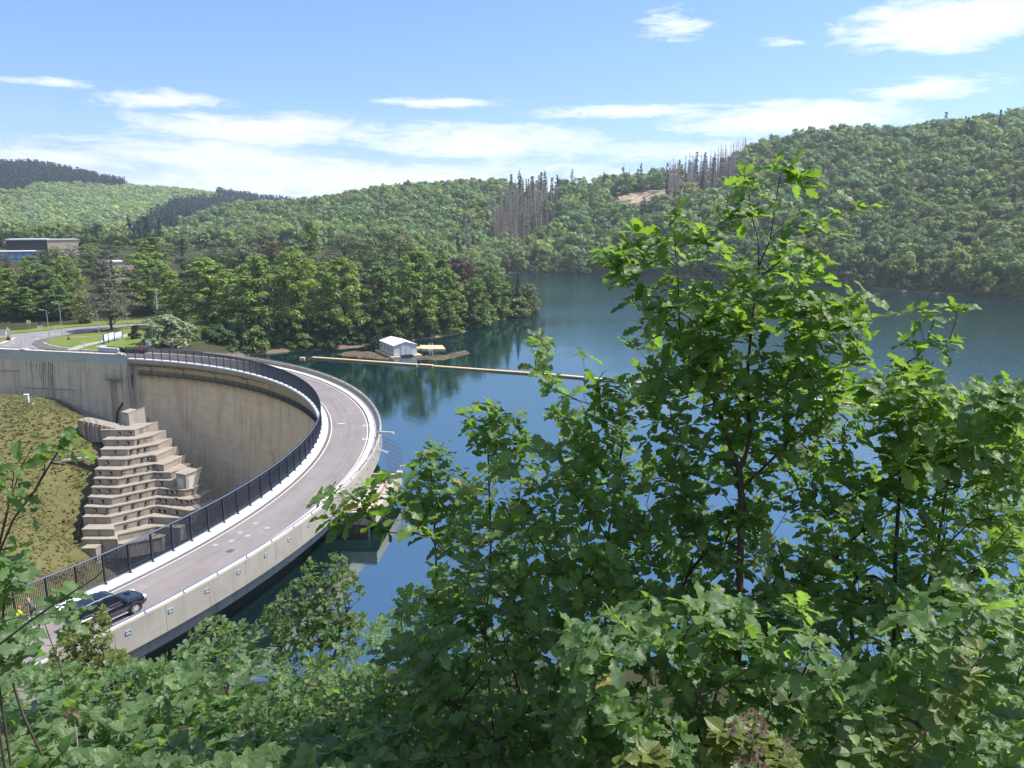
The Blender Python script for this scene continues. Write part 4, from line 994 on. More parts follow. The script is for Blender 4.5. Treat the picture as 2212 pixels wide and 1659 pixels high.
# ================================================================ boathouse, pontoon, boom
M_bwall = simple('boathouse_cladding', (.60, .64, .72), .5, var=.04, scale=1); M_broof = simple('boathouse_roof', (.72, .74, .78), .4, var=.05); M_bwin = simple('dark_window', (.02, .022, .028), .15, 0, .6)
b = NB('pontoon_plastic'); n1 = b.noise(.9, b.pos(), 4); c = b.mix(n1, (.62, .45, .24), (.80, .64, .40)); M_pont = b.done(b.pr(c, .6, 0, .35))
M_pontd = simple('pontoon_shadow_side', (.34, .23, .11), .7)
Nn = U(851.1, 769, ZW+.38); e1 = Vector((-.47, .88, 0)).normalized(); e2 = Vector((.88, .47, 0)).normalized(); BL, BW, BH = 10.6, 6.0, 2.45
bh = thing('boathouse', 'pale blue grey boathouse with low white roof floating by the wooded bank', 'boathouse', Nn, 0)
def bp(a, c, z): return Nn+e1*a+e2*c+Vector((0, 0, z))
mb = MB(); RZ = .78
mb.add([bp(0, 0, 0), bp(BL, 0, 0), bp(BL, 0, BH), bp(0, 0, BH), bp(0, BW, 0), bp(BL, BW, 0), bp(BL, BW, BH), bp(0, BW, BH), bp(0, BW/2, BH+RZ), bp(BL, BW/2, BH+RZ)],
       [(0, 3, 2, 1), (4, 5, 6, 7), (0, 4, 7, 8, 3), (1, 2, 9, 6, 5), (0, 1, 5, 4)]); mb.build('walls', M_bwall, bh)
mb = MB()
for s in (0, 1):
    c0, c1 = (-.18, BW/2) if s == 0 else (BW+.18, BW/2); z0 = BH-.06
    q = [bp(-.2, c0, z0), bp(BL+.2, c0, z0), bp(BL+.2, c1, BH+RZ+.02), bp(-.2, c1, BH+RZ+.02)]; u = Vector((0, 0, .1))
    mb.add(q+[p+u for p in q], [(0, 1, 2, 3), (7, 6, 5, 4), (0, 4, 5, 1), (1, 5, 6, 2), (2, 6, 7, 3), (3, 7, 4, 0)])
rf = mb.build('roof', M_broof, bh)
for a in (1.15, 3.5, 6.6, 8.9):
    mb = MB(); mb.obox(bp(a, -.012, 1.35), e1*.26, e2*.02, Vector((0, 0, .48))); w = mb.build('window', M_bwin, bh)
    mb = MB()
    for s in (-.3, .3): mb.obox(bp(a+s, -.02, 1.35), e1*.04, e2*.03, Vector((0, 0, .56)))
    for s in (-.52, .52): mb.obox(bp(a, -.02, 1.35+s), e1*.26, e2*.03, Vector((0, 0, .04)))
    mb.build('frame', M_bwall, w)
mb = MB(); mb.obox(bp(-.03, 3.05, 1.3), e2*1.28, e1*.025, Vector((0, 0, 1.15))); d = mb.build('door', simple('boathouse_door', (.57, .61, .69), .5, var=.03), bh)
mb = MB()
for c in (1.72, 3.05, 4.38): mb.obox(bp(-.062, c, 1.3), e2*.02, e1*.008, Vector((0, 0, 1.18)))
mb.build('door_gap', M_black, d)
mb = MB(); mb.obox(bp(-.05, 3.0, -.22), e2*1.7, e1*.03, Vector((0, 0, .16))); mb.build('water_opening', M_black, bh)
def pontoon(mb, md, p, ax, ay, L, Wd, z0, z1, cell=.5):
    """row of float cubes: L along ax, W along ay"""
    na, nb = max(1, round(L/cell)), max(1, round(Wd/cell))
    for i in range(na):
        for j in range(nb):
            if 0 < i < na-1 and 0 < j < nb-1: mb.obox(p+ax*(i+.5)*L/na+ay*(j+.5)*Wd/nb+Vector((0, 0, z1-.05)), ax*L/na*.49, ay*Wd/nb*.49, Vector((0, 0, .05)))
            else: mb.obox(p+ax*(i+.5)*L/na+ay*(j+.5)*Wd/nb+Vector((0, 0, (z0+z1)/2)), ax*L/na*.47, ay*Wd/nb*.47, Vector((0, 0, (z1-z0)/2)))
UPZ = Vector((0, 0, 1))
mb = MB(); pz = -4.98-Nn.z; q = Nn.copy()
pontoon(mb, None, bp(-1.0, -1.0, 0), e1, e2, BL+2.0, .95, -.5, -.08); pontoon(mb, None, bp(-1.0, 0, 0), e1, e2, .95, 1.4, -.5, -.08); pontoon(mb, None, bp(-1.0, BW-1.2, 0), e1, e2, .95, 2.2, -.5, -.08); pontoon(mb, None, bp(0, BW, 0), e1, e2, BL, .95, -.5, -.08)
mb.build('float_base', M_pont, bh)
dk = thing('floating_dock', 'yellow floating dock platform beside the boathouse', 'dock', U(930, 755, ZW))
A = U(963, 756, ZW+.1); mb = MB(); ax = Vector((-.92, .05, 0)).normalized(); ay = Vector((-.22, .97, 0)).normalized()
pontoon(mb, None, A+Vector((0, 0, -A.z)), ax, ay, 6.2, 6.4, -5.25, ZW+.38); pontoon(mb, None, A+ax*6.2+ay*.9+Vector((0, 0, -A.z)), ax, ay, 3.6, 3.0, ZW-.25, ZW+.34); mb.build('float_cubes', M_pont, dk)
mb = MB(); q = A+ax*3.6+ay*2.2; q.z = ZW+.4
for s in (-.35, .35): mb.tube([q+ax*s, q+ax*s+UPZ*1.0, q+ax*s-ay*.35+UPZ*1.15, q+ax*s-ay*.7+UPZ*.2], .05, 6)
for z in (.3, .6): mb.bar(q-ax*.35+UPZ*z, q+ax*.35+UPZ*z, .06)
tag(mb.build('boarding_ladder', M_white), 'white tubular boarding ladder standing on the yellow dock', 'ladder')
mb = MB(); q = A+ax*4.0-ay*.3
for s in (-.35, .1, .5): mb.tube([q+ax*s+UPZ*.2, q+ax*s-ay*.5-UPZ*.02, q+ax*(s+.2)-ay*.9+UPZ*.12], .05, 6)
tag(mb.build('dock_frame', M_white), 'small white tube frame at the waterline before the yellow dock', 'ladder')
def boom(p, q, label, gap=0):
    p = Vector((p.x, p.y, ZW)); q = Vector((q.x, q.y, ZW)); ax = (q-p).normalized(); ay = Vector((-ax.y, ax.x, 0)); L = (q-p).length
    t = thing('float_boom', label, 'floating boom', p, 0, 'sections of the floating boom'); n = max(1, round(L/.5)); mb = MB(); md = MB()
    for i in range(n):
        c = p+ax*(i+.5)*L/n
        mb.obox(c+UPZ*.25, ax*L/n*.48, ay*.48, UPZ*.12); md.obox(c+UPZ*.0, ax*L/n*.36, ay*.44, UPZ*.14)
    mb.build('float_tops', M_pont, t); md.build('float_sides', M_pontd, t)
bpts = [(675, 774), (904, 790), (1200, 812), (1480, 838)]
P = [U(x, y, ZW) for x, y in bpts]
boom(P[0], P[1]-(P[1]-P[0]).normalized()*.3, 'yellow floating boom section nearest the wooded bank')
boom(P[1]+Vector((.1, .3, 0)), U(935, 792, ZW)+Vector((0, .3, 0)), 'short yellow boom section offset in front of the boathouse')
boom(U(937, 793, ZW), P[2], 'long yellow boom section crossing open water toward the oak')
boom(P[2]+(P[3]-P[2])*.01, P[3], 'yellow boom section behind the left branches of the oak')
boom(P[3]+(P[3]-P[2])*.02, U(1900, 880, ZW), 'yellow boom section behind the middle of the oak')
boom(U(1920, 882, ZW), U(2330, 930, ZW), 'yellow boom section at the right edge beyond the leaves')
t = thing('float_block', 'single yellow float block off the end of the boom near the dam', 'float', U(652, 776, ZW)); mb = MB(); c = U(652, 776, ZW)
pontoon(mb, None, c+Vector((-.5, -.4, -ZW)), Vector((1, 0, 0)), Vector((0, 1, 0)), 1.2, 1.0, ZW-.2, ZW+.45); mb.build('float_cubes', M_pont, t)
for x, y, l in ((1390, 824, 'small orange buoy on the boom behind the left oak branches'), (1830, 869, 'small orange buoy on the boom behind the right oak branches')):
    mb = MB(); c = U(x, y, ZW+.3); mb.loft([[c+Vector((math.cos(a*PI/5)*r, math.sin(a*PI/5)*r, z)) for a in range(10)] for r, z in ((.1, -.35), (.32, -.1), (.35, .1), (.2, .33), (.05, .4))]); tag(mb.build('buoy', simple('orange_buoy', (.75, .22, .06), .5), smooth=True), l, 'buoy')
# drifting rafts of plant debris
b = NB('drift_debris'); n1 = b.noise(1.3, b.pos(), 8, .75); c = b.ramp(n1, [(.3, (.05, .045, .03)), (.55, (.15, .115, .08)), (.7, (.27, .21, .16))]); M_deb = b.done(b.pr(c, .95, 0, .1, b.bump(n1, .8, .1)))
def debris(pts, label, h=.06, sub=5):
    P = [U(x, y, ZW) for x, y in pts]; rr = random.Random(3); mb = MB(); n = len(P); ring = []
    for i in range(n):
        for k in range(sub): p = P[i].lerp(P[(i+1) % n], k/sub); ring.append(p+Vector((rr.uniform(-.35, .35), rr.uniform(-.8, .8), 0)))
    c = sum(ring, Vector())/len(ring); m = len(ring)
    v = [p-UPZ*.02 for p in ring]+[c+(p-c)*.9+UPZ*(h*rr.uniform(.3, 1.2)) for p in ring]+[c+UPZ*h]
    mb.add(v, [(i, (i+1) % m, m+(i+1) % m, m+i) for i in range(m)]+[(m+i, m+(i+1) % m, 2*m) for i in range(m)])
    # loose twigs on it
    for i in range(170):
        a = rr.choice(ring); s = rr.random()**.5; p = c+(a-c)*s; an = rr.uniform(0, 6.3); L = rr.uniform(.2, .9); q = Vector((math.cos(an)*L, math.sin(an)*L, rr.uniform(-.02, .12))); mb.bar(p+UPZ*h, p+q+UPZ*h, .05)
    o = mb.build('drift_debris', M_deb); tag(o, label, 'driftwood', kind='stuff')
debris([(896, 771), (960, 768), (985, 760), (1005, 757), (1016, 763), (990, 771), (955, 778), (905, 778)], 'brown raft of drifting twigs in front of the yellow dock', .12)
debris([(720, 766), (760, 757), (815, 761), (850, 772), (840, 777), (790, 775), (750, 770)], 'thin brown film of debris on the water left of the boathouse', .03)
# ================================================================ road junction, lawn and street furniture at the far left
def G0(x, y, z=0.0): return U(*Z0(x, y), z)
mb = MB()
far_edge = [(-700, 560), (0, 545), (400, 508), (700, 478), (1000, 438), (1500, 405), (1850, 390), (2300, 372)]
near_edge = [(2300, 398), (1850, 412), (1700, 430), (1450, 466), (1150, 512), (900, 546), (700, 582), (560, 606), (470, 630), (440, 665), (490, 702), (620, 748), (900, 772), (1370, 796), (1660, 790)]
rp = [G0(*p) for p in far_edge+near_edge]+[pol(PE+3.5, 79.0), pol(PE+3.5, 73.0), KC+TG*3+NW*1.0, KC+TG*60+NW*1.0]
mb.sheet([(p.x, p.y) for p in rp], -.008); o = mb.build('park_road', M_road); o['kind'] = 'structure'
def strip(pts, w, z, mat, name, closed=False):
    P = [G0(*p) for p in pts]; mb = MB(); L = []; Q = []
    for i, p in enumerate(P):
        d = (P[min(i+1, len(P)-1)]-P[max(i-1, 0)]); d.z = 0; d.normalize(); s = Vector((-d.y, d.x, 0))*w/2; L.append(p+s+UPZ*z); Q.append(p-s+UPZ*z)
    n = len(P); mb.add(L+Q, [(n+i, n+i+1, i+1, i) for i in range(n-1)]); o = mb.build(name, mat); return o
b = NB('mown_lawn'); n1 = b.noise(.35, b.pos(), 5, .6); n2 = b.noise(5, b.pos(), 4, .7); c = b.mix(b.ramp(n1, [(.35, 0), (.65, 1)]), (.10, .165, .025), (.19, .235, .05)); c = b.mix(b.math('MULTIPLY', n2, .4), c, (.16, .17, .06)); M_lawn = b.done(b.pr(c, .95, 0, .1, b.bump(n2, .4, .05)))
def slab(pts, z1, mat, name, kind='structure', z0=-.25):
    mb = MB(); P = [G0(*p) for p in pts]; mb.prism([(p.x, p.y) for p in P], z0, z1); o = mb.build(name, mat)
    if kind: o['kind'] = kind
    return o
slab([(440, 665), (470, 632), (560, 608), (700, 584), (900, 548), (905, 565), (760, 592), (640, 622), (612, 648), (700, 690), (980, 734), (1140, 752), (1370, 768), (1660, 768), (1660, 788), (1370, 794), (900, 770), (620, 746), (490, 700)], .10, M_foot, 'footpath')
LAWN = [(615, 650), (645, 622), (760, 592), (900, 562), (1150, 528), (1450, 482), (1700, 446), (1850, 428), (2000, 470), (2100, 640), (2150, 760), (1740, 738), (1640, 712), (1370, 705), (1365, 766), (1140, 750), (980, 732), (700, 690)]
slab(LAWN, .13, M_lawn, 'lawn')
strip([(985, 760), (1120, 705), (1270, 670), (1420, 640), (1620, 590), (1830, 530)], 2.4, .138, M_foot if False else simple('pale_path', (.36, .33, .30), .9), 'garden_path')['kind'] = 'structure'
strip([(880, 582), (1100, 575), (1400, 558)], .5, .136, MATS['pale_path'], 'lawn_track')['kind'] = 'structure'
slab([(-400, 600), (0, 582), (205, 590), (150, 610), (0, 668), (-400, 760)], .13, M_lawn, 'verge')
mb = MB(); kp = [G0(*p) for p in [(600, 652), (640, 676), (700, 693), (840, 722), (980, 737)]]
for p, q in zip(kp[:-1], kp[1:]): mb.bar(p+UPZ*.1, q+UPZ*.1, .22, .22)
kp = [G0(*p) for p in [(1140, 755), (1250, 764), (1366, 769)]]
for p, q in zip(kp[:-1], kp[1:]): mb.bar(p+UPZ*.1, q+UPZ*.1, .22, .22)
kp = [G0(*p) for p in [(205, 590), (150, 610), (0, 668)]]
for p, q in zip(kp[:-1], kp[1:]): mb.bar(p+UPZ*.1, q+UPZ*.1, .22, .22)
o = mb.build('kerb', M_cream); o['kind'] = 'structure'
mb = MB()
for row, (y0, y1) in enumerate(((634, 612), (656, 640))):
    for k in range(6):
        x = 140+k*64; y = y0+(y1-y0)*k/5; p = G0(x, y); d = (G0(x+60, y+(y1-y0)/5)-p).normalized(); s = Vector((-d.y, d.x, 0))
        mb.add([p-s*.2+UPZ*.003, p+d*1.5-s*.2+UPZ*.003, p+d*1.5+s*.2+UPZ*.003, p+s*.2+UPZ*.003], [(0, 1, 2, 3)])
for pts in ([(60, 690), (130, 686)], [(470, 602), (550, 592)], [(30, 745), (60, 742)], [(580, 545), (640, 540)], [(700, 530), (790, 522)], [(960, 518), (1000, 514)]):
    p, q = G0(*pts[0]), G0(*pts[1]); d = (q-p).normalized(); s = Vector((-d.y, d.x, 0))*.25; mb.add([p-s+UPZ*.003, q-s+UPZ*.003, q+s+UPZ*.003, p+s+UPZ*.003], [(0, 1, 2, 3)])
o = mb.build('junction_markings', M_mark); o['kind'] = 'structure'
# verge of long grass behind the road
slab([(-700, 520), (0, 500), (400, 470), (700, 425), (1000, 380), (1500, 350), (2300, 320), (2300, 368), (1850, 386), (1500, 401), (1000, 434), (700, 474), (400, 504), (0, 541), (-700, 556)], .1, M_lawn, 'roadside_grass')
# lamps
M_pole = simple('lamp_post_grey', (.42, .45, .48), .45, .3)
for (bx, by), (tx, ty), lb in (((697, 675), (652, 215), 'grey street lamp at the kerb in front of the lawn tip'), ((865, 555), (828, 120), 'tallest looking grey street lamp at the far edge of the lawn'), ((1388, 690), (1352, 268), 'grey street lamp beside the white notice panels')):
    p = G0(bx, by, .12); d = PX(p)[0, 2]; h = (by-ty)*.15639*d/F/CT; t = thing('street_lamp', lb, 'street lamp', p, 0, 'street lamps at the road junction')
    mb = MB(); mb.tube([p, p+UPZ*.9], .12, 8); mb.build('base', M_pole, t); mb = MB(); mb.tube([p+UPZ*.9, p+UPZ*h*.6, p+UPZ*h], [.09, .075, .055], 8); mb.build('post', M_pole, t)
    mb = MB(); mb.tube([p+UPZ*h, p+Vector((-.7, -.1, h+.13))], .045, 6); mb.build('arm', M_pole, t); mb = MB(); mb.obox(p+Vector((-1.15, -.15, h+.2)), Vector((.5, .05, -.07)), Vector((0, .17, 0)), UPZ*.06); mb.build('lamp_head', M_pole, t)
def post(name, label, cat, b0, top, w, parts, group=None):
    p = G0(*b0, .1); d = PX(p)[0, 2]; h = (b0[1]-top)*.15639*d/F/CT; t = thing(name, label, cat, p, 0, group); mb = MB(); mb.tube([p, p+UPZ*h], w, 6); mb.build('post', M_pole, t); parts(t, p, h); return t
M_sw = simple('sign_white', (.75, .76, .77), .5, var=.04); M_sb = simple('sign_blue', (.03, .08, .35), .5); M_sr = simple('sign_red', (.6, .05, .05), .5); M_sy = simple('sign_yellow', (.72, .66, .42), .5)
Y1 = Vector((.25, -1, 0)).normalized(); X1 = Vector((1, .25, 0)).normalized()
def plate(t, c, w, h, mat, name='plate', off=0):
    mb = MB(); mb.obox(c+Y1*(.06+off), X1*w/2, UPZ*h/2, Y1*.015); return mb.build(name, mat, t)
def tri(t, c, r, mats):
    for k, (rr, m, nm) in enumerate(((r, mats[0], 'plate'), (r*.66, mats[1], 'sign_face'))):
        mb = MB(); P = [c+X1*math.sin(a*2*PI/3)*rr+UPZ*math.cos(a*2*PI/3)*rr+Y1*(.05+.02*k) for a in range(3)]; mb.loft([P, [p+Y1*.015 for p in P]]); mb.build(nm, m, t)
post('road_sign', 'square pale yellow road sign on a post on the grass verge before the dark trees', 'road sign', (408, 468), 340, .05, lambda t, p, h: plate(t, p+UPZ*(h-.45), 1.0, .9, M_sy))
def bluesign(t, p, h):
    c = p+UPZ*(h-.4); mb = MB(); mb.loft([[c+X1*math.cos(a*PI/8)*.42+UPZ*math.sin(a*PI/8)*.42+Y1*o for a in range(16)] for o in (.05, .07)]); mb.build('plate', M_sb, t); plate(t, c-UPZ*1.1, 1.5, .75, M_sw); plate(t, c-UPZ*1.75, .7, .4, M_sb)
post('road_sign', 'round blue sign above a white plate on the verge between the lamps', 'road sign', (556, 446), 362, .05, bluesign)
post('road_sign', 'small triangular warning sign with yellow edge beside the road bend', 'road sign', (768, 560), 430, .04, lambda t, p, h: tri(t, p+UPZ*(h-.5), .55, (M_sy, M_sw)))
post('road_sign', 'pale triangular sign over a white board on the left traffic island', 'road sign', (125, 600), 440, .06, lambda t, p, h: (tri(t, p+UPZ*(h-.6), .8, (M_pale, M_sw)), plate(t, p+UPZ*(h-2.3), .8, 1.7, M_pale)))
post('marker_post', 'thin short dark post at the road edge right of the triangular sign', 'post', (900, 540), 470, .05, lambda t, p, h: None)
post('marker_post', 'grey post standing in the grass beside the far road behind the lawn', 'post', (1772, 425), 285, .08, lambda t, p, h: plate(t, p+UPZ*(h-.3), .2, .5, M_galv))
post('marker_post', 'small white post with a square head on the lawn by the garden path', 'post', (1158, 710), 640, .07, lambda t, p, h: plate(t, p+UPZ*(h-.2), .7, .5, M_sw))
post('bollard', 'grey rounded bollard in front of the low white wall at the dam entrance', 'bollard', (1622, 812), 705, .14, lambda t, p, h: plate(t, p+UPZ*(h-.1), .34, .3, M_pale))
def lifering(t, p, h):
    c = p+UPZ*(h-.5); mb = MB(); mb.loft([[c+X1*x*.75+UPZ*z*.55+Y1*o for x, z in ((-1, -.8), (1, -.8), (1, .6), (.5, 1), (-.5, 1), (-1, .6))] for o in (-.2, .3)]); bx = mb.build('box', M_sr, t); plate(bx, c, .7, .4, M_sw, 'label_plate', .26)
post('lifebuoy_box', 'red lifebuoy box behind the dark fence at the dam end', 'lifebuoy box', (1965, 770), 695, .07, lifering)
post('notice_sign', 'white square sign on a white post beside the pale flowering bush', 'sign', (2062, 735), 628, .08, lambda t, p, h: plate(t, p+UPZ*(h-.5), 1.1, 1.1, M_sw))
post('notice_sign', 'narrow dark blue sign standing left of the white square sign', 'sign', (2028, 738), 645, .12, lambda t, p, h: plate(t, p+UPZ*(h-.9), .6, 1.7, M_sb))
sw = thing('warning_triangle', 'small red edged warning triangle lying open on the lawn', 'warning triangle', G0(948, 598, .13)); tri(sw, G0(948, 590, .45), .6, (M_sr, M_lawn))
t = thing('utility_cabinet', 'pale grey utility cabinet on the verge at the far left of the road', 'cabinet', G0(38, 552)); p = G0(38, 552); mb = MB(); mb.box(p+UPZ*.75, (1.7, .6, 1.5), .2); mb.build('body', M_pale, t); mb = MB(); mb.box(p+UPZ*1.54, (1.8, .7, .08), .2); mb.build('lid', M_galv, t)
t = thing('warning_triangle', 'dark temporary warning triangle at the tip of the left traffic island', 'warning triangle', G0(115, 600)); tri(t, G0(115, 596, .6), .75, (M_sr, M_black)); mb = MB(); mb.box(G0(112, 603, .1), (1.6, .6, .2), .2); mb.build('base', M_black, t)
# notice panels
np_ = thing('notice_board', 'row of three white notice panels between dark blue posts on the lawn', 'notice board', G0(1550, 640, .13))
pb = [(1440, 668, 538), (1500, 648, 522), (1583, 622, 499), (1690, 590, 487)]; PP = []
for x, y, ty in pb:
    p = G0(x, y, .13); d = PX(p)[0, 2]; h = (y-ty)*.15639*d/F/CT; PP.append((p, h)); mb = MB(); mb.box(p+UPZ*h/2, (.2, .2, h)); mb.build('post', M_sb, np_)
for (p, h), (q, g) in zip(PP[:-1], PP[1:]):
    d = (q-p).normalized(); n = Vector((d.y, -d.x, 0)); mb = MB(); a, c = p+d*.14, q-d*.14; lo = .75; hi = min(h, g)-.08; m = (a+c)/2; m.z = (p.z+q.z)/2+(lo+hi)/2; mb.obox(m, (c-a).to_2d().to_3d()/2, UPZ*(hi-lo)/2, n*.04); mb.build('panel', simple('panel_white', (.74, .80, .86), .4, var=.03), np_)
lw = thing('low_wall', 'low pale grey wall with white coping at the far end of the dam', 'wall', G0(1500, 780)); a, c = G0(1370, 782), G0(1645, 800); mb = MB(); mb.bar(a+UPZ*.55, c+UPZ*.55, .35, 1.1); mb.build('wall_body', M_paint, lw, attr=suvx); mb = MB(); mb.bar(a+UPZ*1.13, c+UPZ*1.13, .5, .08); mb.obox(a+Vector((.6, .1, 1.3)), X1*.9, Y1*.3, UPZ*.1); mb.build('coping', M_white, lw)

# ================================================================ buildings far left
M_clad = simple('black_cladding', (.028, .027, .032), .6); M_roofedge = simple('roof_edge', (.5, .52, .54), .5); M_blue = simple('blue_facade', (.08, .18, .40), .5); M_tan = simple('tan_render', (.50, .40, .32), .85)
def building(name, label, x0, x1, ytop, d, depth, hh, wall, roof, nwin=0, winmat=None, winrow=1):
    a, c = D(x0, ytop, d), D(x1, ytop, d*1.02); zt = a.z; zb = zt-hh; e = (c-a); e.z = 0; L = e.length; e.normalize(); n = Vector((-e.y, e.x, 0))
    t = thing(name, label, 'building', (a.x, a.y, zb)); A = Vector((a.x, a.y, zb)); mb = MB(); mb.obox(A+e*L/2+n*depth/2+UPZ*(hh/2), e*L/2, n*depth/2, UPZ*hh/2); mb.build('walls', wall, t)
    mb = MB(); mb.obox(A+e*L/2+n*depth/2+UPZ*(hh+.2), e*(L/2+.3), n*(depth/2+.3), UPZ*.2); mb.build('roof', roof, t)
    for r in range(winrow):
        for k in range(nwin):
            mb = MB(); mb.obox(A+e*L*(k+.5)/nwin-n*.03+UPZ*(hh-1.6-r*3), e*L/nwin*.34, n*.04, UPZ*.9); w = mb.build('window', winmat, t); mb = MB()
            for s in (-1, 1): mb.obox(A+e*(L*(k+.5)/nwin+s*L/nwin*.37)-n*.05+UPZ*(hh-1.6-r*3), e*L/nwin*.03, n*.05, UPZ*.98)
            mb.build('frame', M_sw, w)
    return t
building('industrial_hall', 'black clad industrial hall with flat pale roof edge beyond the park trees', 12, 99, 519, 345, 22, 14, M_clad, M_roofedge, 0, simple('dark_glass', (.03, .035, .05), .2), 1)
building('blue_building', 'blue and white low building in front of the black hall', -30, 77, 545, 322, 8, 9, M_blue, M_sw, 6, simple('blue_glass', (.12, .3, .62), .2), 2)
building('tan_building', 'tan rendered building right of the black hall', 101, 168, 519, 352, 14, 14, M_tan, M_roofedge)
building('flat_roof_house', 'low house with flat white roof glimpsed between the left trees', 228, 288, 567, 285, 9, 9, M_tan, M_sw)
building('white_house', 'white house wall glimpsed beneath the bank trees', 560, 730, 632, 262, 8, 5, M_sw, M_roofedge, 5, MATS['dark_glass'], 1)

# ================================================================ park and bank trees
PROTO = {}
M_bark = simple('tree_bark', (.085, .068, .052), .95, 0, .1, .3, 6)
def limbs(C, h, r, base, tr, seed, straight=False):
    rr = random.Random(seed); mb = MB(); top = h*(.95 if straight else .72)
    T = [Vector((rr.uniform(-.02, .02)*h*k/5, rr.uniform(-.02, .02)*h*k/5, top*k/5-.4)) for k in range(6)]; T[0].x = T[0].y = 0
    mb.tube(T, [tr*(1-.16*k) for k in range(6)], 7)
    if not straight:
        for c in C[::2] if len(C) > 80 else C:
            e = Vector(c[:3]); z = max(h*.12, min(top*.9, e.z-(.4+.5*rr.random())*Vector((e.x, e.y)).length-.05*h)); i = min(4, int(z/top*5)); s = T[i].lerp(T[i+1], max(0, min(1, z/top*5-i)))
            m = s.lerp(e, .55)+Vector((0, 0, .03*h)); q = tr*.36*(1-.5*z/h); mb.tube([s, m, e], [q, q*.65, q*.25], 5, False)
    return mb
def proto(kind, seed):
    if kind == 'broad': h, r = 20, 6.5; V, C = crown(seed, 150, 58, h, r, .02, .52, 'broad', .95, .19, .4, .3, .95); mb = limbs(C, h, r, .2, .36, seed)
    elif kind == 'round': h, r = 20, 6.5; V, C = crown(seed, 150, 58, h, r, .02, .52, 'round', .95, .19, .4, .3, .95); mb = limbs(C, h, r, .2, .36, seed)
    elif kind == 'airy': h, r = 24, 6.0; V, C = crown(seed, 44, 75, h, r, .16, .46, 'round', .95, .26, .5); mb = limbs(C, h, r, .2, .30, seed)
    elif kind == 'column': h, r = 24, 2.4; V, C = crown(seed, 44, 80, h, r, .05, .55, 'column', 1.5, .55, .5); mb = limbs(C, h, r, .1, .28, seed)
    elif kind == 'conifer': h, r = 20, 4.2; V = conifer(seed, h, r, 40, 15, .62, .28, .05); mb = limbs([], h, r, .1, .26, seed, True)
    elif kind == 'weeping':
        h, r = 17, 7.0; V, C = crown(seed, 60, 95, h, r, .22, .36, 'cone', .55, .24, .3); V2, C2 = crown(seed+1, 26, 100, h*.8, r*.95, .3, .36, 'broad', .5, .26, .3); V = np.concatenate([V, V2]); mb = limbs(C+C2, h, r, .2, .34, seed)
    elif kind == 'bush': h, r = 5, 3.4; V, C = crown(seed, 34, 80, h, r, -.02, .42, 'broad', .85, .34, .5, .3, .9); mb = limbs(C, h, r, .0, .09, seed)
    me = mesh_np('crown', V, qfaces(len(V)//4), None); md = me.data; COL.objects.unlink(me); bpy.data.objects.remove(me)
    tk = mb.build('trunk', M_bark); tdat = tk.data; COL.objects.unlink(tk); bpy.data.objects.remove(tk)
    return md, tdat, h, r
def getproto(kind, var):
    k = (kind, var)
    if k not in PROTO: PROTO[k] = proto(kind, 900+var*17+sum(map(ord, kind)))
    return PROTO[k]
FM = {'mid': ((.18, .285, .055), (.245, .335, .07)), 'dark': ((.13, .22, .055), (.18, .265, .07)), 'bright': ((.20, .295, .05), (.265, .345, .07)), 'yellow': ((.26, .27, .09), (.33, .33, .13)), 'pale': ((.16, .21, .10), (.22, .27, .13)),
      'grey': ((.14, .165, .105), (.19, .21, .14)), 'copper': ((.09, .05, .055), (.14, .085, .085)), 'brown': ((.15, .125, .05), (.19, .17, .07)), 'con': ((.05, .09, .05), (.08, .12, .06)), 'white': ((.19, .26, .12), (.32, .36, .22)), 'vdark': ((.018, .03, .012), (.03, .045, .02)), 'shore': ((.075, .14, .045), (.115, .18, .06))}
FMAT = {}
def fmat(k):
    if k not in FMAT: FMAT[k] = leafmat('foliage_'+k, *FM[k], .5, .33, var=.22, nscale=.35, spec=.3)
    return FMAT[k]
TREEDATA = {}
def plant(name, label, cat, x, ytop, d, hw, kind, var, mat, group=None, base=None, trunk=True):
    """tree whose top shows at (x,ytop), d metres away"""
    dirv = D(x, ytop, d); g = gz(dirv.x, dirv.y) if base is None else base; g = min(g, dirv.z-2); g = max(g, ZW-.1)
    h = dirv.z-g; cm, tm, h0, r0 = getproto(kind, var); w = hw*d/F
    t = thing(name, label, cat, (dirv.x, dirv.y, g-.1), RNG.uniform(0, 6.28), group); s = (w/r0, w/r0, h/h0); t.scale = s
    key = (kind, var, mat)
    if key not in TREEDATA: m = cm.copy(); m.materials.append(fmat(mat)); TREEDATA[key] = m
    o = bpy.data.objects.new('crown', TREEDATA[key]); COL.objects.link(o); o.parent = t
    if trunk: o = bpy.data.objects.new('trunk' if kind != 'bush' else 'stems', tm); COL.objects.link(o); o.parent = t
    return t
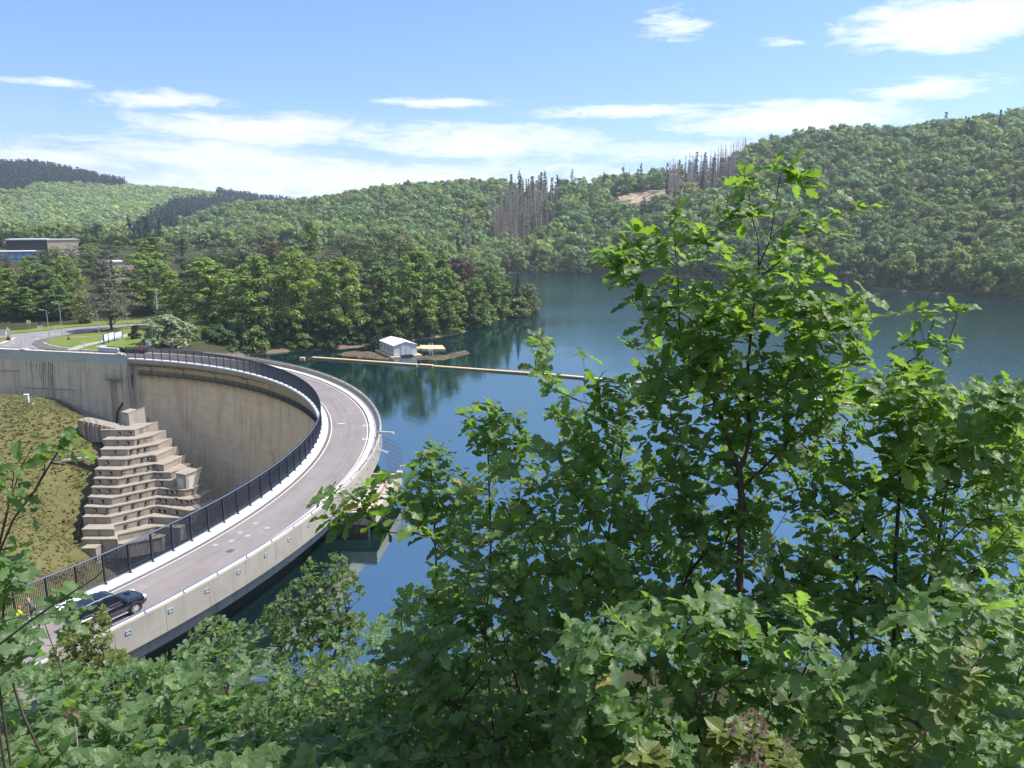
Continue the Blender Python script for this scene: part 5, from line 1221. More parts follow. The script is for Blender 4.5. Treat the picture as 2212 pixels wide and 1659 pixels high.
TR = [  # name, label, x, ytop, d, halfwidth, kind, var, material
    ('weeping_conifer', 'broad grey green weeping conifer with a dark trunk on the lawn behind the notice panels', 228, 586, 199, 62, 'weeping', 0, 'grey'),
    ('small_tree', 'pale yellow green small tree peeping out left of the grey weeping conifer', 178, 628, 214, 24, 'round', 2, 'yellow'),
    ('maple_tree', 'bright green maple with dark forked trunk behind the white flowering bush', 372, 604, 203, 42, 'broad', 1, 'bright'),
    ('broadleaf_tree', 'tall full green tree behind the lawn right of the grey weeping conifer', 312, 545, 236, 66, 'round', 0, 'mid'),
    ('broadleaf_tree', 'wide spreading green tree left end of the bank row above the maple', 448, 556, 198, 74, 'broad', 0, 'mid'),
    ('broadleaf_tree', 'full green tree second in the bank row with visible branches', 548, 553, 197, 66, 'broad', 2, 'mid'),
    ('broadleaf_tree', 'yellow green tree in the bank row above the end of the boom', 640, 546, 199, 60, 'broad', 1, 'bright'),
    ('broadleaf_tree', 'green tree in the bank row just left of the boathouse', 738, 556, 203, 62, 'broad', 3, 'mid'),
    ('broadleaf_tree', 'dark green tree rising straight behind the boathouse', 822, 566, 209, 54, 'broad', 0, 'dark'),
    ('broadleaf_tree', 'tall green tree right above the yellow dock', 898, 543, 216, 62, 'broad', 2, 'mid'),
    ('broadleaf_tree', 'lighter green tree leaning over the water right of the dock', 965, 580, 224, 44, 'broad', 3, 'mid'),
    ('broadleaf_tree', 'green tree at the shore bend left of the dark conifers', 1022, 600, 237, 38, 'round', 1, 'dark'),
    ('copper_beech', 'purple leaved copper beech among the green bank trees', 990, 558, 258, 38, 'round', 0, 'copper'),
    ('broadleaf_tree', 'green tree between the copper beech and the dark conifers', 1058, 572, 262, 44, 'round', 2, 'dark'),
    ('conifer_tree', 'dark pointed conifer near the tip of the wooded bank, taller one', 1096, 568, 268, 26, 'conifer', 0, 'con'),
    ('conifer_tree', 'dark pointed conifer at the tip of the wooded bank, shorter one', 1120, 590, 270, 22, 'conifer', 1, 'con'),
    ('broadleaf_tree', 'pale green round tree on the very tip of the wooded bank', 1138, 612, 276, 26, 'round', 1, 'pale'),
    ('chestnut_tree', 'round cream flowered chestnut tree standing above the bank row at left', 525, 528, 262, 40, 'round', 3, 'pale'),
    ('chestnut_tree', 'dense round green chestnut behind the yellow green bank tree', 628, 532, 255, 38, 'round', 0, 'mid'),
    ('poplar_tree', 'large airy pale green poplar at the back between chestnut and column poplar', 562, 484, 300, 50, 'airy', 0, 'pale'),
    ('column_poplar', 'narrow column shaped poplar standing alone behind the bank trees', 668, 478, 305, 18, 'column', 0, 'mid'),
    ('poplar_tree', 'wide airy poplar with pale foliage behind the middle bank trees', 742, 505, 268, 66, 'airy', 1, 'pale'),
    ('poplar_tree', 'tallest airy poplar with dark mistletoe balls behind the boathouse trees', 812, 480, 274, 50, 'airy', 2, 'pale'),
    ('poplar_tree', 'airy poplar with mistletoe right of the tallest poplar', 862, 490, 278, 34, 'airy', 0, 'pale'),
    ('broadleaf_tree', 'brownish small tree between the chestnuts at the back', 592, 523, 300, 24, 'round', 1, 'brown'),
    ('broadleaf_tree', 'pale airy tree behind the tall green tree on the left', 388, 506, 305, 50, 'airy', 1, 'pale'),
    ('broadleaf_tree', 'yellow green crown high behind the left bank trees', 328, 512, 330, 46, 'broad', 2, 'bright'),
    ('broadleaf_tree', 'dull green crown between the pale airy tree and the chestnut', 462, 520, 320, 38, 'airy', 2, 'grey'),
    ('broadleaf_tree', 'green crown filling the gap behind the second bank tree', 500, 578, 240, 46, 'round', 3, 'mid'),
    ('broadleaf_tree', 'green crown filling the gap behind the third bank tree', 592, 572, 240, 44, 'round', 2, 'dark'),
    ('broadleaf_tree', 'green crown in the second row behind the boathouse', 690, 566, 242, 46, 'round', 1, 'mid'),
    ('broadleaf_tree', 'dark crown in the second row left of the tall dock tree', 868, 575, 248, 44, 'round', 0, 'dark'),
    ('broadleaf_tree', 'yellow topped tree behind the copper beech', 948, 552, 285, 40, 'broad', 3, 'bright'),
    ('broadleaf_tree', 'green tree behind the conifers at the bank tip', 1030, 566, 300, 46, 'round', 3, 'mid'),
    ('broadleaf_tree', 'dark green tree at the left photo edge behind the road signs', 8, 580, 226, 56, 'broad', 1, 'mid'),
    ('broadleaf_tree', 'broad dark green tree behind the two street lamps', 78, 570, 230, 60, 'broad', 3, 'dark'),
    ('broadleaf_tree', 'green tree between the street lamps and the grey weeping conifer', 138, 552, 236, 36, 'round', 2, 'mid'),
    ('broadleaf_tree', 'low dark tree overhanging the verge below the left trees', 40, 620, 222, 50, 'broad', 0, 'dark'),
    ('broadleaf_tree', 'low dark tree overhanging the verge beside the small yellow tree', 120, 615, 224, 46, 'broad', 2, 'dark'),
    ('broadleaf_tree', 'large green tree cut by the left photo edge', -55, 575, 228, 60, 'round', 1, 'mid'),
    ('airy_tree', 'thin grey brown tree in front of the tan building', 212, 538, 300, 40, 'airy', 0, 'grey'),
    ('airy_tree', 'thin grey brown tree right of the tan building', 262, 545, 300, 40, 'airy', 2, 'grey'),
    ('broadleaf_tree', 'slender green tree in front of the tan building corner', 188, 528, 318, 26, 'round', 3, 'mid'),
    ('broadleaf_tree', 'brownish round tree behind the thin grey trees', 232, 528, 345, 26, 'round', 2, 'brown'),
    ('broadleaf_tree', 'grey green tree in front of the black hall at its right end', 88, 540, 318, 20, 'round', 1, 'grey'),
    ('broadleaf_tree', 'grey green tree in front of the blue building at the left edge', 10, 548, 305, 20, 'airy', 1, 'grey'),
    ('broadleaf_tree', 'dark green tree above the left end of the black hall', 18, 490, 430, 26, 'round', 0, 'dark'),
    ('broadleaf_tree', 'dark green tree above the middle of the black hall', 56, 498, 430, 22, 'round', 2, 'dark'),
    ('broadleaf_tree', 'green tree hiding the middle of the tan building', 118, 532, 322, 16, 'round', 1, 'mid'),
    ('broadleaf_tree', 'grey green tree hiding the right end of the tan building', 150, 527, 325, 20, 'airy', 2, 'grey'),
    ('broadleaf_tree', 'green tree in front of the blue building and the hall', 62, 552, 300, 24, 'round', 0, 'mid'),
    ('broadleaf_tree', 'dull green tree before the low flat roofed house', 222, 560, 268, 30, 'round', 2, 'grey'),
    ('broadleaf_tree', 'dull green tree right of the low flat roofed house', 286, 562, 268, 26, 'airy', 0, 'pale'),
    ('slim_tree', 'thin dark green tree rising behind the hall roof', 86, 486, 430, 7, 'column', 0, 'dark'),
    ('conifer_tree', 'small dark conifer on the shore just behind the boathouse', 806, 688, 199, 30, 'conifer', 0, 'con'),
    ('conifer_tree', 'small dark pine among the thin grey trees at left', 240, 562, 268, 8, 'conifer', 1, 'con'),
    ('round_bush', 'dark clipped round bush beside the far road', 292, 702, 186, 14, 'bush', 0, 'vdark'),
    ('flowering_bush', 'large bush with white blossom beside the dam entrance', 352, 682, 178, 60, 'bush', 1, 'white'),
]
for nm, lb, x, y, d, hw, kd, var, mt in TR:
    cat = 'bush' if 'bush' in nm else ('conifer' if 'conifer' in nm else 'tree'); plant(nm, lb, cat, x, y, d, hw, kd, var, mt)
# mistletoe balls in the poplars
for x, y, l in ((800, 512, 'left of the pair high up'), (846, 520, 'right of the pair high up'), (820, 548, 'large and low in the crown'), (862, 505, 'in the right hand poplar')):
    p = D(x, y, 268); V, _ = crown(77, 8, 30, 1.8, .9, 0, .3, 'round', .9, .6); o = mesh_np('mistletoe', V+np.array(p), qfaces(len(V)//4), fmat('dark')); tag(o, 'dark mistletoe ball %s of the tall poplars' % l, 'mistletoe')
# second line of wood behind the bank row
rr = random.Random(12); k = 0
for i in range(24):
    x = 420+i*28+rr.uniform(-8, 8); d = rr.uniform(285, 325); plant('broadleaf_tree', 'green broadleaf tree in the wood behind the bank row', 'tree', x, 552+rr.uniform(-18, 14)+max(0, (x-900)*.06), d, rr.uniform(26, 40), rr.choice(['round', 'broad']), rr.randrange(3), rr.choice(['mid', 'dark', 'dark', 'pale']), 'trees in the wood behind the bank row')
for i in range(12):
    x = 150+i*22+rr.uniform(-8, 8); plant('broadleaf_tree', 'muted green tree between the far buildings and the hill', 'tree', x, 535+rr.uniform(-14, 12), rr.uniform(370, 430), rr.uniform(18, 28), rr.choice(['round', 'airy']), rr.randrange(3), rr.choice(['pale', 'grey', 'mid']), 'trees between the buildings and the hill')
# shrubs hanging over the waterline
sh = [(400, 771), (520, 766), (600, 760), (690, 756), (760, 748), (830, 742), (900, 736), (1000, 718), (1060, 702), (1120, 686), (1150, 668)]
def shy(x):
    for (a, b_), (c, d_) in zip(sh[:-1], sh[1:]):
        if a <= x <= c: return b_+(d_-b_)*(x-a)/(c-a)
    return sh[-1][1]
i = 0
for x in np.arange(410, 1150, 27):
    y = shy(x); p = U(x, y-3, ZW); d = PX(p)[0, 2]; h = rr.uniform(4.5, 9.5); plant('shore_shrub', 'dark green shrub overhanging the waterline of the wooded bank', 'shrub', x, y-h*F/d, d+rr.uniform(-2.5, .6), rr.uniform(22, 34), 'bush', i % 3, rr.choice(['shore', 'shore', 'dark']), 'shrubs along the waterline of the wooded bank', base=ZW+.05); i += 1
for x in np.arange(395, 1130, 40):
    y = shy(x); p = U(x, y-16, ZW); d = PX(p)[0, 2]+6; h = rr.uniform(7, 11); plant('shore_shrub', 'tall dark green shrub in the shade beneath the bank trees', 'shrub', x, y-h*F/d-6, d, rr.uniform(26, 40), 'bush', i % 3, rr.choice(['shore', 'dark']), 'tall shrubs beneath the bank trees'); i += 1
plant('shore_shrub', 'pale small shrub at the waterline of the bank tip', 'shrub', 1152, 648, 284, 14, 'bush', 2, 'pale')
# shrubs along the foot of the far hills at the lake
rr = random.Random(8); farsh = [(1120, 589), (1300, 593), (1500, 600), (1700, 611), (1860, 622), (2023, 635), (2177, 645), (2230, 648)]
for (a, b_), (c, d_) in zip(farsh[:-1], farsh[1:]):
    n = int((c-a)/13)
    for k in range(n):
        x = a+(c-a)*k/n+rr.uniform(-4, 4); y = b_+(d_-b_)*k/n; p = U(x, y, ZW); d = PX(p)[0, 2]; h = rr.uniform(3, 8)
        plant('waterside_bush', 'round green bush leaning over the far lake shore below the wooded hill', 'bush', x, y-h*F/d, d+rr.uniform(2, 6), rr.uniform(9, 15)*430/d, 'bush', k % 3, rr.choice(['mid', 'dark', 'shore', 'pale']), 'bushes along the far lake shore', base=ZW+.3, trunk=False)
# dead silver conifer beside the white bush
dv = deadtree(77); p = D(334, 622, 206); g = -.3; o = mesh_np('dead_conifer', dv*np.array([22, 22, p.z-g])+np.array([p.x, p.y, g]), qfaces(len(dv)//4), simple('silver_wood', (.42, .40, .38), .9)); tag(o, 'silvery dead conifer behind the white flowering bush', 'dead tree')
# log piles on the felled clearing
rr = random.Random(4); M_log = simple('fresh_log', (.62, .5, .38), .8)
for k, (x, y) in enumerate([(1335, 432), (1352, 436), (1368, 428), (1384, 434), (1360, 420), (1402, 426), (1342, 441), (1376, 443), (1412, 418), (1395, 441)]):
    best = min((abs(PX((D(x, y, d).x, D(x, y, d).y, gz(D(x, y, d).x, D(x, y, d).y)))[0, 1]-y), d) for d in range(500, 760, 6)); p = D(x, y, best[1]); p.z = gz(p.x, p.y); mb = MB(); a = rr.uniform(-.5, .5)
    for q in range(9): o = Vector((rr.uniform(-.3, .3), (q % 4)*.8+rr.uniform(-.1, .1), .5+(q//4)*.7)); mb.tube([p+o+Vector((-4.2, -a, 0)), p+o+Vector((4.2, a, 0))], .42, 6)
    tag(mb.build('log_pile', M_log), 'pile of pale felled logs on the bare clearing of the hill', 'log pile', 'log piles on the clearing')

# ================================================================ car
M_body = None
b = NB('navy_car_paint'); pp_ = b.pr((.008, .012, .028), .22, .35, .6); pp_.inputs['Coat Weight'].default_value = .8; M_body = b.done(pp_)
M_glass = simple('car_glass', (.01, .012, .014), .06, 0, .8); M_tyre = simple('tyre', (.015, .015, .015), .8); M_rim = simple('alloy_rim', (.62, .63, .66), .3, .6); M_trim = simple('black_trim', (.02, .02, .022), .5); M_head = simple('headlamp_glass', (.75, .76, .78), .12, 0, .8)
hub_r, hub_f = U(214, 1353.7, .37), U(291.5, 1318.5, .37); dirc = (hub_f-hub_r); dirc.z = 0; dirc.normalize(); ctr = (hub_r+hub_f)/2; inn = Vector((-dirc.y, dirc.x, 0)); ctr = ctr+inn*1.12; ctr.z = .006
car = thing('parked_car', 'dark navy four wheel drive car waiting on the dam road behind the leaves', 'car', ctr, math.atan2(dirc.y, dirc.x))
WB, TRK = 2.79, .80
def ring(x, w, zb, zw, zt, wt): return [(x, -w*.86, zb), (x, -w*.98, zb+.16), (x, -w, zw-.28), (x, -w*.985, zw), (x, -wt, zt), (x, wt, zt), (x, w*.985, zw), (x, w, zw-.28), (x, w*.98, zb+.16), (x, w*.86, zb)]
mb = MB(); mb.loft([ring(*q)[::-1] for q in [(-2.36, .80, .52, .98, 1.06, .72), (-2.28, .90, .40, 1.03, 1.12, .80), (-1.5, .94, .36, 1.06, 1.13, .84), (0, .945, .34, 1.07, 1.13, .84), (.95, .945, .34, 1.05, 1.14, .80), (1.5, .94, .36, 1.00, 1.10, .76), (2.1, .91, .38, .92, 1.03, .70), (2.33, .82, .42, .82, .94, .60), (2.42, .66, .48, .72, .80, .48)]])
body = mb.build('body', M_body, car, smooth=False, world=False, bevel=.03)
mb = MB(); rb = [(-2.28, .80, 1.12), (1.02, .80, 1.12)]; rt = [(-2.02, .66, 1.80), (-.3, .68, 1.87), (.22, .65, 1.80)]
def cab(x, w, z): return [(x, -w, z), (x, w, z)]
v = cab(-2.28, .82, 1.11)+cab(1.02, .82, 1.13)+cab(-2.05, .67, 1.80)+cab(-.4, .69, 1.88)+cab(.20, .66, 1.81)
mb.add(v, [(0, 1, 5, 4), (2, 8, 9, 3), (4, 5, 7, 6), (6, 7, 9, 8), (0, 4, 6, 8, 2), (1, 3, 9, 7, 5), (0, 2, 3, 1)]); cabo = mb.build('cabin', M_body, car, world=False, bevel=.03)
def side(x, z, s): w = .82+(.68-.82)*(z-1.12)/(1.82-1.12); return (x, s*(w+.012), z)
for s in (-1, 1):
    for (xa, xb, ta, tb_) in ((-2.02, -1.42, -1.92, -1.40), (-1.34, -.42, -1.32, -.42), (-.34, .74, -.34, .20)):
        q = [side(xa, 1.18, s), side(xb, 1.18, s), side(tb_, 1.70, s), side(ta, 1.70, s)]; q2 = [(x, y*.985, z) for x, y, z in q]; mb = MB(); mb.loft([q2, q] if s < 0 else [q, q2]); mb.build('side_window', M_glass, car, world=False)
mb = MB(); q = [(1.01, -.74, 1.17), (1.01, .74, 1.17), (.27, .60, 1.77), (.27, -.60, 1.77)]; mb.loft([[(x-.02, y, z) for x, y, z in q], [(x+.02, y, z+.02) for x, y, z in q]]); mb.build('windscreen', M_glass, car, world=False)
mb = MB(); q = [(-2.27, .70, 1.2), (-2.27, -.70, 1.2), (-2.09, -.58, 1.72), (-2.09, .58, 1.72)]; mb.loft([[(x+.02, y, z) for x, y, z in q], [(x-.02, y, z) for x, y, z in q]]); mb.build('rear_window', M_glass, car, world=False)
mb = MB(); mb.obox((-.45, 0, 1.885), (.38, 0, 0), (0, .36, 0), (0, 0, .012)); mb.build('sunroof', M_glass, car, world=False)
for s in (-1, 1): mb = MB(); mb.tube([(-1.9, s*.62, 1.84), (-1.2, s*.63, 1.92), (-.2, s*.62, 1.92), (.1, s*.61, 1.86)], .025, 6); mb.build('roof_rail', M_rim, car, world=False)
for s in (-1, 1):
    for x in (-WB/2, WB/2):
        w = MB(); w.loft([[(x+r*math.cos(a*PI/9), s*y, .37+r*math.sin(a*PI/9)) for a in range(18)] for y, r in ((.62, .30), (.64, .37), (.945, .37), (.972, .34), (.968, .26))]); w.build('tyre', M_tyre, car, world=False); wo = COL.objects[-1] if False else None
        w = MB(); w.loft([[(x+r*math.cos(a*PI/9), s*y, .37+r*math.sin(a*PI/9)) for a in range(18)] for y, r in ((.93, .262), (.974, .255), (.966, .21))])
        for a in range(6): c, d_ = math.cos(a*PI/3), math.sin(a*PI/3); w.bar((x, s*.972, .37), (x+.23*c, s*.970, .37+.23*d_), .085, .03, (0, 1, 0))
        w.build('rim', M_rim, car, world=False)
        ar = MB(); ar.tube([(x+.46*math.cos(a*PI/10), s*.945, .37+.46*math.sin(a*PI/10)) for a in range(11)], .055, 6); ar.build('wheel_arch', M_trim, car, world=False)
        dk_ = MB(); dk_.loft([[(x+.42*math.cos(a*PI/9), s*y, .37+.42*math.sin(a*PI/9)) for a in range(18)] for y in (.70, .949)]); dk_.build('wheel_well', M_trim, car, world=False)
    h = MB(); h.obox((2.24, s*.66, .88), (.13, -s*.08, -.01), (.03, s*.16, 0), (0, 0, .09)); h.build('headlight', M_head, car, world=False)
    h = MB(); h.obox((-2.31, s*.80, 1.02), (.05, 0, 0), (0, .08, 0), (0, 0, .16)); h.build('tail_light', M_sr, car, world=False)
    h = MB(); h.obox((.72, s*1.0, 1.2), (.07, s*.02, 0), (0, .11, 0), (0, 0, .08)); h.build('mirror', M_body, car, world=False)
    h = MB(); h.obox((-.02, s*.965, .40), (.85, 0, 0), (0, .05, 0), (0, 0, .03)); h.build('side_step', M_rim, car, world=False)
h = MB()
for k in range(5): h.obox((2.40, 0, .60+k*.05), (.03, 0, 0), (0, .40, 0), (0, 0, .012))
h.build('grille', M_rim, car, world=False); h = MB(); h.obox((-2.40, 0, .56), (.06, 0, 0), (0, .84, 0), (0, 0, .12)); h.build('rear_bumper', M_rim, car, world=False)
h = MB()
for k in range(5): h.obox((1.45+k*.07, .25, 1.127), (.018, 0, 0), (0, .2, 0), (0, 0, .012))
h.build('bonnet_vents', M_trim, car, world=False)

car.scale = (1.05, 1.05, 1.05)
# ================================================================ people at the fence
def figure(name, label, p, rz, bend, squat, skin, top, trs, hairm=None):
    t = thing(name, label, 'person', p, rz)
    hip = .92-squat*.42; L = {}
    hp = Vector((0, 0, hip)); sp_ = Vector((math.sin(bend), 0, math.cos(bend))); ch = hp+sp_*.28; sh_ = hp+sp_*.50; nk = hp+sp_*.58; hd = nk+(sp_+Vector((.25, 0, .15))).normalized()*.13; tp = hd+(sp_+Vector((.1, 0, .1))).normalized()*.12
    def sk(nm, pts, edges, rad, mat, par, lv=1, root=0):
        me = bpy.data.meshes.new(nm); me.from_pydata(pts, edges, []); o = bpy.data.objects.new(nm, me); COL.objects.link(o); o.parent = par; me.materials.append(mat)
        m = o.modifiers.new('skin', 'SKIN'); 
        if not me.skin_vertices: me.attributes  # layer is made by the modifier
        return o, rad
    def tubes(nm, chains, mat, par):
        mb = MB()
        for pts, rad in chains: mb.tube(pts, rad, 8)
        return mb
    def body_mesh(nm, chains, mat, par, vox=.022):
        mb = tubes(nm, chains, mat, par); o = mb.build(nm, mat, par, smooth=True, world=False); m = o.modifiers.new('remesh', 'REMESH'); m.mode = 'VOXEL'; m.voxel_size = vox; m.use_smooth_shade = True; s = o.modifiers.new('smooth', 'SMOOTH'); s.iterations = 4; return o
    kn = squat*.42
    legs = []
    for s in (-1, 1):
        k = Vector((kn+.05*(s > 0), s*.12, .48-squat*.08)); f = Vector((0.02+.1*(s > 0), s*.12, .08)); legs.append(([hp+Vector((0, s*.09, 0)), k, f], [.10, .068, .05])); legs.append(([f+Vector((-.05, 0, -.03)), f+Vector((.18, s*.02, -.045))], [.05, .042]))
    arms = []
    for s in (-1, 1):
        a = sh_+Vector((0, s*.19, 0)); e = a+Vector((.10+.1*bend, s*.07, -.27)); w = e+Vector((.20, -s*.03, -.16)); arms.append(([a, e, w], [.055, .043, .032])); hnd = w+Vector((.07, 0, -.04)); arms.append(([w, hnd], [.034, .04]))
        for q in range(4): arms.append(([hnd+Vector((0, (q-1.5)*.018, 0)), hnd+Vector((.05, (q-1.5)*.02, -.02)), hnd+Vector((.075, (q-1.5)*.02, -.05+.004*abs(q-1.5)))], [.0125, .011, .009]))
        arms.append(([hnd+Vector((-.02, -s*.03, 0)), hnd+Vector((.03, -s*.055, -.01))], [.013, .010]))
    nose = hd+Vector((.115, 0, .0))
    b_ = body_mesh('body', [([hp-Vector((0, 0, .05)), hp, ch, sh_], [.13, .145, .15, .14]), ([sh_+Vector((0, -.17, 0)), sh_+Vector((0, .17, 0))], [.07, .07]), ([sh_, nk, hd], [.08, .058, .06]), ([hd-Vector((0, 0, .03)), hd+Vector((0, 0, .03)), tp], [.09, .105, .07]), ([hd+Vector((.08, 0, -.01)), nose], [.03, .018])]+[([hd+Vector((0, s*.095, 0)), hd+Vector((-.01, s*.115, .02))], [.025, .015]) for s in (-1, 1)]+legs+arms, skin, t, .016)
    tshirt = body_mesh('shirt', [([hp+Vector((0, 0, -.04)), hp+sp_*.05, ch, sh_], [.155, .165, .17, .155]), ([sh_+Vector((0, -.19, 0)), sh_+Vector((0, .19, 0))], [.085, .085])]+[([sh_+Vector((0, s*.19, 0)), sh_+Vector((.07+.06*bend, s*.25, -.18))], [.083, .068]) for s in (-1, 1)], top, t)
    body_mesh('trousers', [([hp+Vector((0, -.05, .02)), hp+Vector((0, .05, .02))], [.16, .16])]+[(l[0][0:3] if len(l[0]) == 3 else l[0], [.125, .088, .072] if len(l[0]) == 3 else [.058, .05]) for l in legs], trs, t)
    for s in (-1, 1): mb = MB(); mb.tube([hd+Vector((.092, s*.036, .02)), hd+Vector((.104, s*.036, .02))], [.016, .01], 6); mb.build('eye', M_black, t, world=False)
    mb = MB(); mb.tube([hd+Vector((.095, -.03, -.05)), hd+Vector((.105, 0, -.052)), hd+Vector((.095, .03, -.05))], .008, 5); mb.build('mouth', simple('lip', (.35, .13, .11), .6), t, world=False)
    if hairm: mb = MB(); mb.tube([hd+Vector((-.03, 0, .02)), hd+Vector((-.02, 0, .09)), tp+Vector((-.02, 0, .02))], [.112, .10, .05], 9); mb.build('hair', hairm, t, smooth=True, world=False)
    return t
M_skin = simple('skin', (.52, .31, .22), .5, var=.05)
pm = U(75, 1338, .17); figure('person', 'bald person in a dark grey t-shirt bending forward beside the fence', pm, R(150), .75, .15, M_skin, simple('grey_shirt', (.10, .10, .115), .9), simple('dark_trousers', (.03, .035, .05), .9))
pw = U(36, 1352, .02); figure('person', 'crouching worker in a yellow high visibility vest by the cone', pw, R(60), .45, .8, M_skin, simple('hivis_yellow', (.62, .95, .04), .7), simple('work_trousers', (.05, .055, .08), .9), simple('ginger_hair', (.28, .12, .05), .8))
cn = U(40, 1372, .01); t = thing('traffic_cone', 'orange and white traffic cone on the road near the crouching worker', 'traffic cone', cn)
for z0, z1, r0, r1, m, nm in ((.0, .05, .26, .26, 'hivis_orange', 'base'), (.05, .28, .17, .13, 'hivis_orange', 'lower_band'), (.28, .5, .128, .09, 'cone_white', 'white_band'), (.5, .75, .088, .04, 'hivis_orange', 'upper_band')):
    mb = MB(); mb.loft([[(r*math.cos(a*PI/8), r*math.sin(a*PI/8), z) for a in range(16)] for z, r in ((z0, r0), (z1, r1))]); mb.build(nm, simple(m, (.95, .20, .03) if 'orange' in m else (.8, .8, .8), .6), t, world=False)
# ================================================================ oak scrub in front of the camera
def leaf_template(kind, seed):
    """leaf blade: x along the midrib 0..1, y across, z up; returns verts, faces, luv"""
    rg = np.random.default_rng(seed); n = 19; t = np.linspace(0, 1, n)
    if kind == 'oak':
        env = 1.30*(t+.02)**.95*(1-t+.012)**.52*.78; lob = 1-.44*(.5+.5*np.cos(2*PI*(t*4.4+rg.uniform(-.12, .12))))*np.clip(1.25-t*.5, 0, 1); w = env*lob*.70; w[0] = .008; w[1] = max(.012, w[1]*.5); w[-1] = .012
    elif kind == 'hornbeam':
        w = .40*np.sin(PI*np.clip(t, 0, 1)**.8)**.85*(1+.06*np.sin(t*60)); w[0] = .01; w[-1] = .004
    else:
        w = .34*np.sin(PI*t**.85)**.9; w[0] = .012; w[-1] = .004
    asym = 1+rg.uniform(-.08, .08); fold = rg.uniform(.05, .4); curl = rg.uniform(-.05, .38); wav = rg.uniform(.02, .055); ph = rg.uniform(0, 6.3); side = rg.uniform(-.10, .10)
    V = []; UVs = []
    for s in (-1, -.5, 0, .5, 1):
        y = w*s*(asym if s > 0 else 1/asym)+side*t*t; edge = abs(s)
        z = fold*np.abs(w*s)-curl*t*t+wav*edge*np.sin(t*(13 if kind == 'oak' else 26)+ph+s)*(1 if kind == 'oak' else .5)
        if kind == 'hornbeam': z = z+.016*edge*np.sin(t*48-edge*3)
        V.append(np.c_[t, y, z]); UVs.append(np.c_[t, np.full(n, s), np.zeros(n)])
    V = np.stack(V, 1).reshape(-1, 3); UVs = np.stack(UVs, 1).reshape(-1, 3); Fc = []
    for i in range(n-1):
        for k in range(4): a = i*5+k; Fc.append((a, a+5, a+6, a+1))
    return V, np.array(Fc), UVs
LT = {k: [leaf_template(k, 50+i) for i in range(9)] for k in ('oak', 'hornbeam', 'small')}
def leafy(name, top, under, trans, rough, tr, vein):
    b = NB(name); uvn = b.n('ShaderNodeAttribute', attribute_name='luv').outputs['Vector']; tint = b.n('ShaderNodeAttribute', attribute_name='tint').outputs['Fac']
    sx = b.n('ShaderNodeSeparateXYZ'); b.l(uvn, sx.inputs[0]); av = b.math('ABSOLUTE', sx.outputs[1])
    mid = b.ramp(av, [(.0, 1), (.14, 0)])
    sv = b.math('FRACT', b.math('SUBTRACT', b.math('MULTIPLY', sx.outputs[0], 8.0), b.math('MULTIPLY', av, 1.6))); sv = b.ramp(b.math('ABSOLUTE', b.math('SUBTRACT', sv, .5)), [(.0, 1), (.13, 0)])
    vn = b.math('MAXIMUM', mid, b.math('MULTIPLY', sv, .55)); n = b.noise(9, b.pos(), 4, .6); n2 = b.noise(2.0, b.pos(), 2)
    c = b.mix(tint, [x*.62 for x in top], [top[0]*1.75, top[1]*1.42, top[2]*1.15]); c = b.mix(b.math('MULTIPLY', n, .5), c, [x*.7 for x in top]); c = b.mix(b.math('MULTIPLY', vn, vein), c, (.20, .27, .10)); c = b.mix(b.math('GREATER_THAN', tint, .94), c, (.33, .26, .07))
    bf = b.n('ShaderNodeNewGeometry').outputs['Backfacing']; c = b.mix(bf, c, b.mix(b.math('MULTIPLY', vn, .5), under, (.25, .3, .15)))
    hb = b.math('SUBTRACT', b.math('MULTIPLY', n, .4), vn)
    p = b.pr(c, rough, 0, .55, b.bump(hb, .35, .004)); b.l(b.math('ADD', b.math('MULTIPLY', bf, .2), rough), p.inputs['Roughness'])
    tl = b.n('ShaderNodeBsdfTranslucent'); b.l(b.mix(tint, [x*.75 for x in trans], [x*1.2 for x in trans]), tl.inputs[0]); m = b.n('ShaderNodeMixShader'); m.inputs[0].default_value = tr; b.l(p.outputs[0], m.inputs[1]); b.l(tl.outputs[0], m.inputs[2])
    return b.done(m)
M_oak = leafy('oak_leaf', (.095, .188, .052), (.15, .22, .09), (.30, .51, .05), .46, .46, .45)
M_oakd = leafy('oak_leaf_shade', (.098, .188, .085), (.155, .22, .125), (.36, .60, .085), .46, .44, .45)
M_horn = leafy('hornbeam_leaf', (.098, .18, .088), (.155, .22, .125), (.36, .60, .09), .46, .44, .35)
M_small = leafy('small_leaf', (.075, .135, .05), (.12, .17, .08), (.30, .46, .08), .42, .38, .3)
M_yel = leafy('yellow_green_leaf', (.12, .17, .045), (.16, .2, .08), (.38, .48, .08), .45, .4, .3)
b = NB('oak_twig'); n = b.noise(30, b.pos(), 5, .7); c = b.mix(n, (.045, .036, .026), (.14, .115, .085)); M_twig = b.done(b.pr(c, .85, 0, .15, b.bump(n, .5, .003)))
LEAFS = {'oak': (M_oak, 'oak'), 'oakd': (M_oakd, 'oak'), 'horn': (M_horn, 'hornbeam'), 'small': (M_small, 'small'), 'yel': (M_yel, 'small')}
def unit(v): return v/np.maximum(np.linalg.norm(v, axis=-1, keepdims=True), 1e-9)
